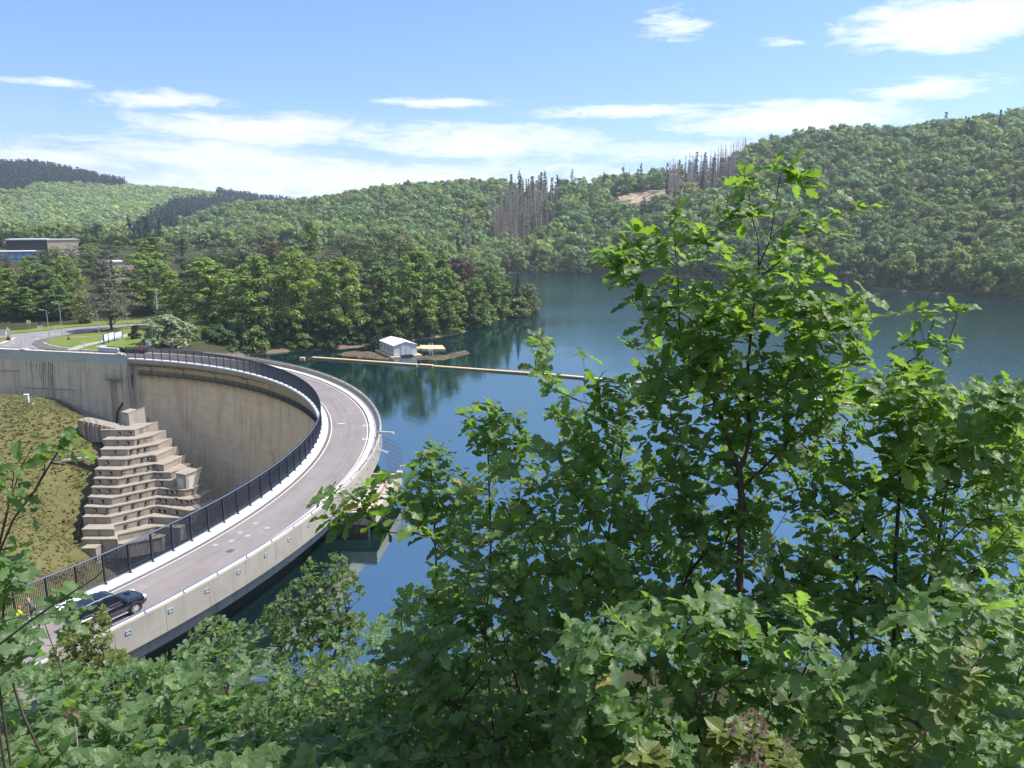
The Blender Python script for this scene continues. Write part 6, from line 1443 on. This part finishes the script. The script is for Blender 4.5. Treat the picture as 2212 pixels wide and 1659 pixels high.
def leaves_mesh(name, P, X, N, size, kind, rng, parent):
    mat, tk = LEAFS[kind]; T = LT[tk]; X = unit(X); N = unit(N-X*np.sum(N*X, 1, keepdims=True)); Y = np.cross(N, X); k = rng.integers(0, len(T), len(P)); tint = rng.beta(2, 2.2, len(P))
    VV = []; FF = []; LU = []; TI = []; off = 0
    for i in range(len(T)):
        idx = np.where(k == i)[0]
        if not len(idx): continue
        v, f, uv = T[i]; nv = len(v); s = size[idx][:, None, None]
        w = P[idx][:, None]+s*(v[None, :, 0:1]*X[idx][:, None]+v[None, :, 1:2]*Y[idx][:, None]+v[None, :, 2:3]*N[idx][:, None])
        VV.append(w.reshape(-1, 3)); FF.append((f[None]+(np.arange(len(idx))*nv)[:, None, None]+off).reshape(-1, 4)); off += nv*len(idx); LU.append(np.tile(uv, (len(idx), 1))); TI.append(np.repeat(tint[idx], nv))
    return mesh_np(name, np.concatenate(VV), np.concatenate(FF), mat, parent, True, True, {'luv': np.concatenate(LU), 'tint': np.concatenate(TI)})
def grow(base, pts, pre=None, alpha=.35):
    """join points to a branching skeleton; pre = list of node chains already there"""
    nodes = [np.array(base, float)]; par = [-1]; plen = [0.0]
    if pre:
        for ch in pre:
            ch = [np.array(c, float) for c in ch]; d = [np.linalg.norm(n-ch[0]) for n in nodes]; a = int(np.argmin(d)); prev = a
            if d[a] < 1e-6: ch = ch[1:]
            for c in ch: nodes.append(c); par.append(prev); plen.append(plen[prev]+np.linalg.norm(c-nodes[prev])); prev = len(nodes)-1
    npre = len(nodes); order = np.argsort(np.linalg.norm(pts-nodes[0], axis=1)); idx = {}
    for i in order:
        p = pts[i]; A = np.array(nodes); d = np.linalg.norm(A-p, axis=1); low = A[:, 2] > p[2]+.05
        cst = d*(1+.6*low)+alpha*np.array(plen); a = int(np.argmin(cst)); nodes.append(p); par.append(a); plen.append(plen[a]+d[a]); idx[i] = len(nodes)-1
    return np.array(nodes), par, npre, idx
def shrub(name, label, cat, base, pts, kind='oak', lsize=.095, nl=(5, 8), pre=None, seed=0, up=.8, group=None, r0=.0012, extra=2, trunkname='branches', spread=1.0):
    """plant with twigs grown to every leaf rosette"""
    rng = np.random.default_rng(seed); pts = np.array(pts, float); base = np.array(base, float); nodes, par, npre, idx = grow(base, pts, pre)
    n = len(nodes); cnt = np.zeros(n)
    for i in range(n-1, 0, -1):
        if i >= npre: cnt[i] += 1
        cnt[par[i]] += cnt[i]+(0 if i >= npre else .3)
    rad = r0*np.sqrt(np.maximum(cnt, 1))
    t = thing(name, label, cat, tuple(base), 0, group); mb = MB(); axis = {}
    rj = random.Random(seed)
    for i in range(1, n):
        a, c = Vector(nodes[par[i]]), Vector(nodes[i]); d = c-a; L = d.length
        if i < npre: mb.tube([a, c], [max(rad[par[i]], rad[i]) if par[i] else rad[i]*1.05, rad[i]], 7, False); axis[i] = np.array(d.normalized()); continue
        pd = Vector(axis.get(par[i], (0, 0, 1))); m1 = a+d*.35+(pd*.22+Vector((0, 0, -.03)))*L*.5+Vector((rj.uniform(-1, 1), rj.uniform(-1, 1), rj.uniform(-1, 1)))*L*.05; m2 = a+d*.72+(pd*.10+Vector((0, 0, -.05)))*L*.5
        q = min(rad[par[i]]*.85, rad[i]*1.5); mb.tube([a, m1, m2, c], [q, (q+rad[i])/2, rad[i], rad[i]*.8], 5, False); axis[i] = np.array((c-m2).normalized())
        nodes_mid = (m1, m2)
        axis[('m', i)] = nodes_mid
    mb.build(trunkname, M_twig, t, smooth=True)
    P = []; X = []; N = []; Sz = []
    cen = pts.mean(0)
    for i in idx.values():
        p = nodes[i]; ax = axis[i]*.7+np.array([0, 0, up])+rng.normal(0, .32, 3)+.25*unit(p-cen); ax = ax/np.linalg.norm(ax); u = np.cross(ax, rng.normal(size=3)); u /= np.linalg.norm(u); v = np.cross(ax, u); m = int(rng.integers(nl[0], nl[1]+1)); ph = rng.uniform(0, 6.3)
        for k in range(m):
            th = ph+2*PI*k/m*1.0+rng.uniform(-.35, .35); inc = R(rng.uniform(48, 92))*spread; rd = u*math.cos(th)+v*math.sin(th); x = ax*math.cos(inc)+rd*math.sin(inc); x[2] -= rng.uniform(0, .18)
            nn = ax*math.sin(inc)-rd*math.cos(inc)+np.array([0, 0, .25])+rng.normal(0, .42, 3); P.append(p+x*.006); X.append(x); N.append(nn); Sz.append(lsize*rng.uniform(.5, 1.25))
        mids = axis.get(('m', i))
        if mids:
            for q in range(extra):
                f = rng.uniform(.25, .95); w = np.array(mids[0].lerp(mids[1], f)) if q % 2 else np.array(mids[1].lerp(Vector(p), f)); rd = rng.normal(size=3); rd[2] = abs(rd[2])*.25; x = unit(rd+axis[i]*.5); P.append(w); X.append(x); N.append(np.array([0, 0, 1.])+rng.normal(0, .35, 3)); Sz.append(lsize*rng.uniform(.55, 1.05))
    leaves_mesh('foliage', np.array(P), np.array(X), np.array(N), np.array(Sz), kind, rng, t)
    return t, len(P)
rgF = np.random.default_rng(77)
def sample(poly, n, dfun, mind=.05):
    xs = [p[0] for p in poly]; ys = [p[1] for p in poly]; out = []; tries = 0
    while len(out) < n and tries < n*80:
        tries += 1; x = rgF.uniform(min(xs), max(xs)); y = rgF.uniform(min(ys), max(ys))
        if not inpoly([x], [y], poly)[0]: continue
        p = np.array(D(x, y, dfun(x, y)))
        if p[2] < gz(p[0], p[1])+.05: p[2] = gz(p[0], p[1])+.08
        if out and min(np.linalg.norm(p-q) for q in out[-160:]) < mind: continue
        out.append(p)
    return out
def dr(a, c): return lambda x, y: rgF.uniform(a, c)
def ground_under(p, dy=0.0): return (p[0], p[1]+dy, gz(p[0], p[1]+dy)-.05)
def pts2(L, d, j=.12): return [np.array(D(x, y, d+rgF.uniform(-j, j))) for x, y in L]
def chain(L, d, step=.07):
    P = [D(x, y, d+(e[0] if e else 0)) for x, y, *e in L]; out = []
    for a, c in zip(P[:-1], P[1:]):
        m = max(1, int((c-a).length/step))
        for k in range(m): out.append(tuple(a.lerp(c, k/m)))
    out.append(tuple(P[-1])); return out
def c3(x, y): return ((1900+x/2.023)*.66526, (480+y/2.023)*.66526)
NLEAF = 0
# ---- the tall oak
OD = 3.25
basep = D(1600, 1330, OD+.05); ob = (basep.x, basep.y, gz(basep.x, basep.y)-.05)
trunk = [ob]+chain([(1600, 1330), (1598, 1230), (1603, 1090), (1597, 1013), (1612, 980), (1621, 937), (1616, 865), (1616, 786), (1626, 681), (1639, 599), (1639, 543), (1636, 510)], OD)
pre = [trunk,
       chain([(1636, 510), (1623, 464), (1618, 418), (1607, 385)], OD), chain([(1639, 575), (1664, 517, -.03), (1672, 461, -.05), (1682, 398, -.05), (1688, 372, -.05)], OD),
       chain([(1597, 1013), (1576, 964, .05), (1560, 907, .08), (1540, 858, .1), (1526, 796, .12), (1514, 720, .15)], OD),
       chain([(1639, 599), c3(1050, 760), c3(930, 640), c3(880, 520)], OD), chain([(1639, 599), c3(1300, 730)+(-.1,), c3(1450, 600)+(-.15,), c3(1600, 500)+(-.2,), c3(1760, 415)+(-.2,)], OD),
       chain([(1626, 681), c3(870, 860)+(.1,), c3(770, 780)+(.15,)], OD), chain([(1540, 858, .1), c3(680, 1340)+(.05,), c3(560, 1180), c3(400, 960)+(-.08,), c3(290, 770)+(-.1,), c3(200, 700)+(-.1,)], OD),
       chain([c3(620, 1240), c3(610, 840), c3(590, 650), c3(620, 480)], OD), chain([(1616, 800), c3(1330, 1440)+(-.1,), c3(1470, 1310)+(-.15,), c3(1620, 1220)+(-.2,), c3(1740, 1120)+(-.25,), c3(1850, 1070)+(-.25,)], OD),
       chain([c3(1475, 1290)+(-.15,), c3(1440, 1100)+(-.15,), c3(1470, 960)+(-.15,)], OD), chain([(1626, 681), c3(1250, 970)+(.1,), c3(1330, 880)+(.15,)], OD), chain([(1526, 796, .12), c3(870, 1300)+(.2,), c3(840, 1000)+(.2,)], OD),
       chain([(1597, 1060), (1660, 1000, .1), (1730, 930, .15), (1800, 880, .1)], OD), chain([(1560, 907, .08), (1450, 850, .2), (1370, 790, .2)], OD)]
op = pts2([c3(*p) for p in [(1040, 190), (1090, 250), (1240, 130), (1340, 150), (1420, 180), (1400, 240), (1160, 320), (940, 370), (1030, 290), (900, 500), (1100, 460), (1390, 410), (1790, 380), (1690, 430), (1530, 490), (1600, 570), (1380, 520), (1320, 630), (1530, 690), (1490, 750), (1250, 690), (330, 560), (500, 620), (600, 450), (660, 500), (130, 700), (250, 710), (350, 640), (280, 870), (330, 1000), (370, 1060), (700, 600), (770, 540), (860, 560), (1270, 1010), (1440, 880), (1550, 860), (1760, 960), (1850, 990), (1700, 1060), (1880, 1120), (1780, 1170), (1500, 1020), (1600, 1100), (1140, 420), (1000, 470), (420, 740), (230, 820)]], OD, .15)
op += sample([(1305, 560), (1390, 525), (1480, 500), (1560, 520), (1620, 580), (1620, 700), (1560, 760), (1440, 740), (1370, 690), (1335, 640)], 50, dr(3.0, 3.7), .06)
op += sample([(1440, 650), (1600, 560), (1720, 550), (1750, 640), (1740, 760), (1700, 850), (1560, 860), (1440, 800)], 68, dr(3.0, 3.8), .06)
op += sample([(1690, 640), (1780, 625), (1870, 670), (1865, 760), (1800, 830), (1700, 830)], 38, dr(2.9, 3.5), .06)
op += sample([(1350, 730), (1480, 740), (1600, 810), (1740, 800), (1880, 800), (1900, 900), (1850, 1000), (1700, 1010), (1500, 1000), (1400, 950), (1350, 850)], 135, dr(3.0, 4.0), .055)
t, k = shrub('oak_sapling', 'tall young oak with sunlit lobed leaves rising in front of the lake', 'oak tree', ob, op, 'oak', .092, (4, 6), pre, 1, .8, r0=.0008, trunkname='trunk'); NLEAF += k
# ---- smaller oaks and bushes around it
def bush(label, name, pts, kind, ls, seed, nl=(5, 8), up=.8, base=None, cat='shrub', extra=2, group=None, spread=1.0):
    global NLEAF
    c = np.mean(pts, 0); b0 = base or ground_under(c, .15); t, k = shrub(name, label, cat, b0, pts, kind, ls, nl, None, seed, up, group, extra=extra, spread=spread); NLEAF += k
def split(pts, k, seed):
    P = np.array(pts); rg = np.random.default_rng(seed); C = P[rg.choice(len(P), k, False)]
    for _ in range(12):
        a = np.argmin(np.linalg.norm(P[:, None]-C[None], axis=2), 1); C = np.array([P[a == i].mean(0) if (a == i).any() else C[i] for i in range(k)])
    o = np.argsort(PX(C)[:, 0]); return [P[a == i] for i in o if (a == i).sum() > 5]
bush('oak shrub with sunlit tips left of the tall oak over the boom', 'oak_shrub', sample([(1135, 745), (1185, 722), (1260, 765), (1330, 800), (1360, 900), (1340, 1000), (1240, 990), (1190, 900)], 38, dr(3.6, 4.3), .06), 'oak', .088, 2)
bush('single upright oak shoot in front of the blue water', 'oak_shoot', sample([(1000, 905), (1050, 868), (1120, 900), (1160, 930), (1120, 1000), (1060, 1010), (1010, 960)], 20, dr(3.6, 3.9), .06), 'oak', .09, 3)
bush('oak shoot nearest the intake structure of the dam', 'oak_shoot', sample([(885, 1010), (940, 935), (970, 990), (1035, 1060), (1000, 1150), (900, 1150), (860, 1080)], 26, dr(3.6, 4.1), .06), 'oak', .086, 4)
bush('oak branch reaching left across the dam parapet', 'oak_branch', pts2([(695, 1078), (722, 1068), (760, 1078), (800, 1052), (826, 1040), (850, 1075), (745, 1135), (722, 1120), (790, 1110), (830, 1120), (870, 1110), (905, 1135), (880, 1085), (930, 1160), (960, 1190), (840, 1150), (780, 1085)], 3.6, .1), 'oak', .10, 5, base=tuple(D(1080, 1290, 3.7)))
SEC = [('F', [(985, 1010), (1200, 970), (1400, 985), (1600, 1020), (1800, 1000), (2000, 1000), (2230, 965), (2230, 1300), (1600, 1330), (1250, 1320), (1100, 1250), (960, 1150)], 590, (3.1, 4.9), 6, 'oak', .087,
        ['oak scrub behind the reaching branch above the dark reflection', 'oak scrub below the upright shoot in front of the water', 'leafy oak scrub left of the tall oak trunk', 'oak scrub round the foot of the tall oak trunk', 'oak scrub right of the tall oak trunk with water gaps', 'dense oak scrub at the right photo edge below the sprigs']),
       ('G', [(1890, 810), (1980, 790), (2060, 885), (2140, 832), (2230, 850), (2230, 1010), (1900, 1010)], 125, (2.9, 3.9), 2, 'oak', .098, ['oak bush with bright leaves right of the tall oak', 'oak bush reaching in from the right photo edge']),
       ('H', [(1230, 1290), (2230, 1270), (2230, 1690), (1180, 1690)], 430, (2.5, 3.8), 5, 'oakd', .094, ['shaded oak bush at the bottom in the middle of the photo', 'shaded oak bush left of the bramble flowers', 'shaded oak bush with large lobed leaves above the bramble flowers', 'shaded oak bush above the pale nettle', 'shaded oak bush filling the bottom right corner']),
       ('I', [(830, 1345), (900, 1275), (1000, 1190), (1250, 1320), (1250, 1690), (780, 1690)], 430, (3.2, 5.2), 4, 'oakd', .086, ['oak bush below the dark water left of the middle', 'oak bush with yellow green tips below the blue water', 'oak bush with blue sheen at the bottom left of the middle', 'oak bush at the bottom edge left of the middle']),
       ('J', [(-20, 1420), (200, 1450), (330, 1435), (400, 1390), (480, 1350), (560, 1345), (700, 1335), (830, 1345), (800, 1690), (-20, 1690)], 800, None, 6, 'oakd', .074, ['oak bush below the parked car', 'hornbeam bush with ribbed leaves at the bottom left corner', 'hornbeam bush with ribbed leaves right of the corner one', 'oak bush below the dam parapet wall', 'oak bush in front of the dark shaded water', 'bushy oak scrub left of the small leaved bush'])]
sd_ = 20
for nm, poly, n, dd, k, kind, ls, labels in SEC:
    df = dr(*dd) if dd else (lambda x, y: (7.2-(y-1340)/330*3.6)*rgF.uniform(.85, 1.12))
    parts_ = split(sample(poly, n, df, .055), k, sd_)
    for i, q in enumerate(parts_):
        kd = 'horn' if nm == 'J' and 'hornbeam' in labels[i % len(labels)] else kind
        bush(labels[i % len(labels)], 'hornbeam_bush' if kd == 'horn' else 'oak_bush', q, kd, ls, sd_+i, (5, 8)); 
    sd_ += 10
# low growth hugging the slope behind and beneath the bushes
G_ = []
while len(G_) < 420:
    x = rgF.uniform(-7.5, 6.5); y = rgF.uniform(3.6, 11.5); q = np.array([x, y, gz(x, y)+rgF.uniform(.12, .75)]); u = PX(q)[0]
    if -60 < u[0] < 2270 and (1430 if u[0] < 820 else 1330) < u[1] < 1720: G_.append(q)
for i, q in enumerate(split(G_, 6, 9)):
    bush(['low oak growth on the slope at the left below the fence end', 'low oak growth on the slope below the parked car bushes', 'low oak growth on the slope left of the middle behind the front bushes', 'low oak growth on the slope in the middle behind the front bushes', 'low oak growth on the slope under the tall oak', 'low oak growth on the slope at the lower right behind the front bushes'][i % 6], 'low_oak_growth', q, 'oakd', .115, 200+i, (6, 9), .9, extra=1)
# right hand sprigs standing over the lake
bush('slender oak sprig standing over the lake near the right edge', 'oak_shoot', pts2([(1985, 700), (2020, 682), (2058, 664), (2068, 672), (2000, 745), (2040, 755), (1962, 738), (1985, 765), (1975, 668), (2050, 735), (1950, 800), (2000, 800)], 3.3, .08), 'oak', .085, 90, (3, 5), base=tuple(D(1940, 900, 3.3)))
# small leaved bushes
bush('small leaved bush standing against the dark water below the dam', 'small_leaved_bush', sample([(565, 1325), (600, 1285), (660, 1215), (700, 1195), (740, 1200), (770, 1250), (800, 1330), (760, 1400), (600, 1400)], 260, dr(6.0, 7.2), .05), 'small', .042, 91, (7, 11), .6, extra=4)
bush('yellow green small leaved bush covering the rear of the car', 'small_leaved_bush', sample([(118, 1385), (190, 1345), (226, 1312), (242, 1350), (236, 1395), (330, 1440), (260, 1470), (110, 1450)], 190, dr(6.6, 7.6), .05), 'yel', .045, 92, (7, 11), .6, extra=4)
bush('thin bush before the parapet with sparse pale twigs', 'small_leaved_bush', sample([(395, 1400), (420, 1350), (460, 1335), (500, 1345), (520, 1390), (450, 1420)], 60, dr(6.2, 7.0), .05), 'small', .045, 93, (5, 8), .8)
# left edge
bush('oak leaves in front of the parked car and the fence', 'oak_shoot', pts2([(140, 1285), (165, 1290), (120, 1310), (172, 1318), (150, 1345), (120, 1335), (90, 1330)], 4.2, .15), 'oakd', .095, 94, (4, 7))
bush('oak leaves at the left photo edge beside the fence end', 'oak_shoot', sample([(-30, 1205), (40, 1225), (72, 1255), (50, 1288), (-30, 1296)], 15, dr(2.9, 3.6), .05)+sample([(-30, 1362), (50, 1356), (70, 1430), (-30, 1440)], 16, dr(2.9, 3.6), .05), 'oakd', .10, 95, (4, 7))
# bare saplings at the left edge
def sapling(name, label, chains, ros, d, seed, r0):
    global NLEAF
    b0 = D(*chains[0][0][:2], d); b0 = (b0.x, b0.y, gz(b0.x, b0.y)-.05); pre = [[b0]+chain(chains[0], d)]+[chain(c, d) for c in chains[1:]]
    t, k = shrub(name, label, 'sapling', b0, pts2(ros, d, .04), 'oak', .085, (3, 5), pre, seed, .9, r0=r0, extra=0, trunkname='stem'); NLEAF += k
sapling('oak_sapling', 'thin bare stemmed sapling with a leaf tuft in front of the grass slope', [[(-40, 1330), (0, 1190), (30, 1120), (75, 1060), (110, 1000), (130, 968)], [(110, 1000), (150, 1005), (190, 1020)], [(75, 1060), (95, 1020), (98, 985)]], [(128, 962), (140, 972), (165, 968), (120, 975)], 3.0, 96, .0017)
sapling('oak_sapling', 'thin sapling with small leaf tufts at the left photo edge', [[(-30, 1300), (-5, 1190), (20, 1090), (45, 1010), (70, 965)], [(20, 1090), (28, 1040), (30, 1020)], [(-5, 1190), (30, 1180)]], [(45, 1005), (20, 1018), (8, 1030), (70, 1010), (36, 1180), (30, 1070), (60, 1110)], 3.0, 97, .0016)
mb = MB(); mb.tube([D(x, y, 2.6) for x, y in ((-30, 1400), (0, 1391), (60, 1345), (126, 1299), (165, 1274), (204, 1250), (222, 1232), (228, 1222))], [.0042, .004, .0036, .0032, .0028, .0023, .0018, .0012], 6); mb.tube([D(x, y, 2.6) for x, y in ((222, 1232), (233, 1218), (231, 1208), (236, 1202))], .0011, 5); mb.tube([D(x, y, 2.62) for x, y in ((-20, 1350), (50, 1330), (110, 1325), (160, 1322))], .002, 5)
for x, y in ((204, 1250), (222, 1232), (233, 1216), (165, 1274)): mb.tube([D(x, y, 2.6), D(x+4, y-6, 2.6)], [.002, .0006], 5)
tag(mb.build('bare_branch', M_twig, smooth=True), 'bare leafless twig slanting across the fence and the parked car', 'branch')
# nettle, bramble and flowers at the bottom edge
M_net = leafy('nettle_leaf', (.13, .20, .085), (.16, .22, .12), (.30, .45, .1), .5, .3, .3); LEAFS['net'] = (M_net, 'small')
def stalk(name, label, cat, x, y0, y1, d, n, ls, kind, seed):
    rng = np.random.default_rng(seed); a, c = np.array(D(x, y1+260, d)), np.array(D(x+4, y0, d)); a[2] = min(a[2], gz(a[0], a[1])); t = thing(name, label, cat, tuple(a)); mb = MB(); mb.tube([a, a*.4+c*.6+np.array([.01, 0, 0]), c], [.004, .003, .0015], 6); mb.build('stem', MATS.get('green_stem') or simple('green_stem', (.12, .19, .06), .6), t)
    P = []; X = []; N = []; Sz = []
    for k in range(n):
        f = 1-(k/n)**1.2*.5; p = a*(1-f)+c*f
        for s in range(2): an = k*PI/2+s*PI+rng.uniform(-.2, .2); x_ = np.array([math.cos(an), math.sin(an), .25-.4*k/n]); P.append(p); X.append(x_); N.append(np.array([0, 0, 1.])+rng.normal(0, .15, 3)-.3*x_); Sz.append(ls*(.4+.9*min(1, k/4)))
    leaves_mesh('foliage', np.array(P), np.array(X), np.array(N), np.array(Sz), kind, rng, t); return t
stalk('nettle', 'pale green nettle standing in front of the dark oak bushes at the bottom', 'nettle', 1838, 1552, 1640, 2.35, 7, .075, 'net', 1)
stalk('nettle', 'smaller nettle beside the tall pale one at the bottom edge', 'nettle', 1880, 1600, 1650, 2.35, 5, .06, 'net', 2)
M_petal = simple('bramble_petal', (.60, .43, .30), .6); M_bud = simple('bramble_bud', (.33, .17, .12), .7)
def bramble(label, L, d, seed, flowers):
    rng = np.random.default_rng(seed); P0 = [np.array(D(x, y, d)) for x, y in L]; a = P0[0].copy(); a[2] = min(a[2]-.3, gz(a[0], a[1])); t = thing('bramble', label, 'bramble', tuple(a)); mb = MB(); mb.tube([a]+P0, [.005]+[.0042-.0008*min(k, 4) for k in range(len(P0))], 6); mb.build('stem', simple('bramble_cane', (.14, .07, .045), .6), t); P = []; X = []; N = []; Sz = []
    for k in range(16):
        f = rng.uniform(0, len(P0)-1.01); i = int(f); p = P0[i]*(1-(f-i))+P0[i+1]*(f-i); an = rng.uniform(0, 6.3)
        for q in (-.8, 0, .8): x_ = np.array([math.cos(an+q), math.sin(an+q), rng.uniform(.0, .5)]); P.append(p+.02*x_); X.append(x_); N.append(np.array([0, 0, 1.])+rng.normal(0, .3, 3)); Sz.append(rng.uniform(.035, .06))
    leaves_mesh('foliage', np.array(P), np.array(X), np.array(N), np.array(Sz), 'yel', rng, t)
    if flowers:
        fb = MB(); fc = MB()
        for k in range(flowers):
            p = P0[-1]+rng.normal(0, 1, 3)*np.array([.05, .03, .04])
            for q in range(5): an = q*2*PI/5; x_ = Vector((math.cos(an), -.5, math.sin(an)))*.010; y_ = Vector((-math.sin(an), 0, math.cos(an)))*.006; o = Vector(p)+x_*.8; fb.add([o-x_, o+y_, o+x_, o-y_], [(0, 1, 2, 3)])
            fc.tube([Vector(p)+Vector((0, .004, 0)), Vector(p)-Vector((0, .006, 0))], [.005, .003], 6)
        fb.build('petals', M_petal, t); fc.build('flower_hearts', M_bud, t)
bramble('bramble with faded pinkish flower heads at the bottom edge', [(1690, 1660), (1660, 1620), (1625, 1600), (1612, 1590)], 2.3, 1, 24)
bramble('bramble flower head drooping right at the bottom edge', [(1700, 1665), (1680, 1640), (1650, 1650)], 2.25, 2, 14)
bramble('bramble shoot with yellow green leaves left of the flower heads', [(1545, 1670), (1560, 1630), (1572, 1590), (1566, 1575)], 2.3, 3, 0)
bramble('bramble shoot lying at the bottom edge in the middle', [(1300, 1680), (1340, 1655), (1390, 1640), (1420, 1640)], 2.3, 4, 0)
bramble('reddish bramble cane with thin leaves in the bottom right corner', [(1930, 1660), (2000, 1580), (2060, 1500), (2130, 1400)], 2.4, 5, 0)
print('foreground leaves', NLEAF)

mb = MB(); dt = [D(x, y, 3.0) for x, y in ((168, 1612), (165, 1580), (160, 1552), (155, 1538))]; t = thing('dead_twig', 'pale dead twig with a reddish withered leaf standing out of the lower left bushes', 'twig', tuple(D(168, 1612, 3.0)))
mb.tube(dt, [.0024, .002, .0016, .001], 5); mb.tube([dt[1], D(176, 1565, 3.0)], [.0016, .0006], 5); mb.tube([dt[0], D(188, 1588, 3.0)], [.0018, .0006], 5); mb.build('stem', simple('pale_twig', (.42, .36, .28), .8), t)
M_dead = leafy('withered_leaf', (.27, .15, .10), (.30, .18, .12), (.30, .16, .08), .6, .3, .3); LEAFS['dead'] = (M_dead, 'oak'); q = np.array(dt[-1]); leaves_mesh('foliage', np.array([q, q, q]), np.array([[.3, -.3, .5], [.7, -.2, -.1], [-.5, -.3, -.2]]), np.array([[0, -1, .4], [0, -.6, 1], [0, -1, .5]]), np.array([.042, .036, .034]), 'dead', RNG, t)
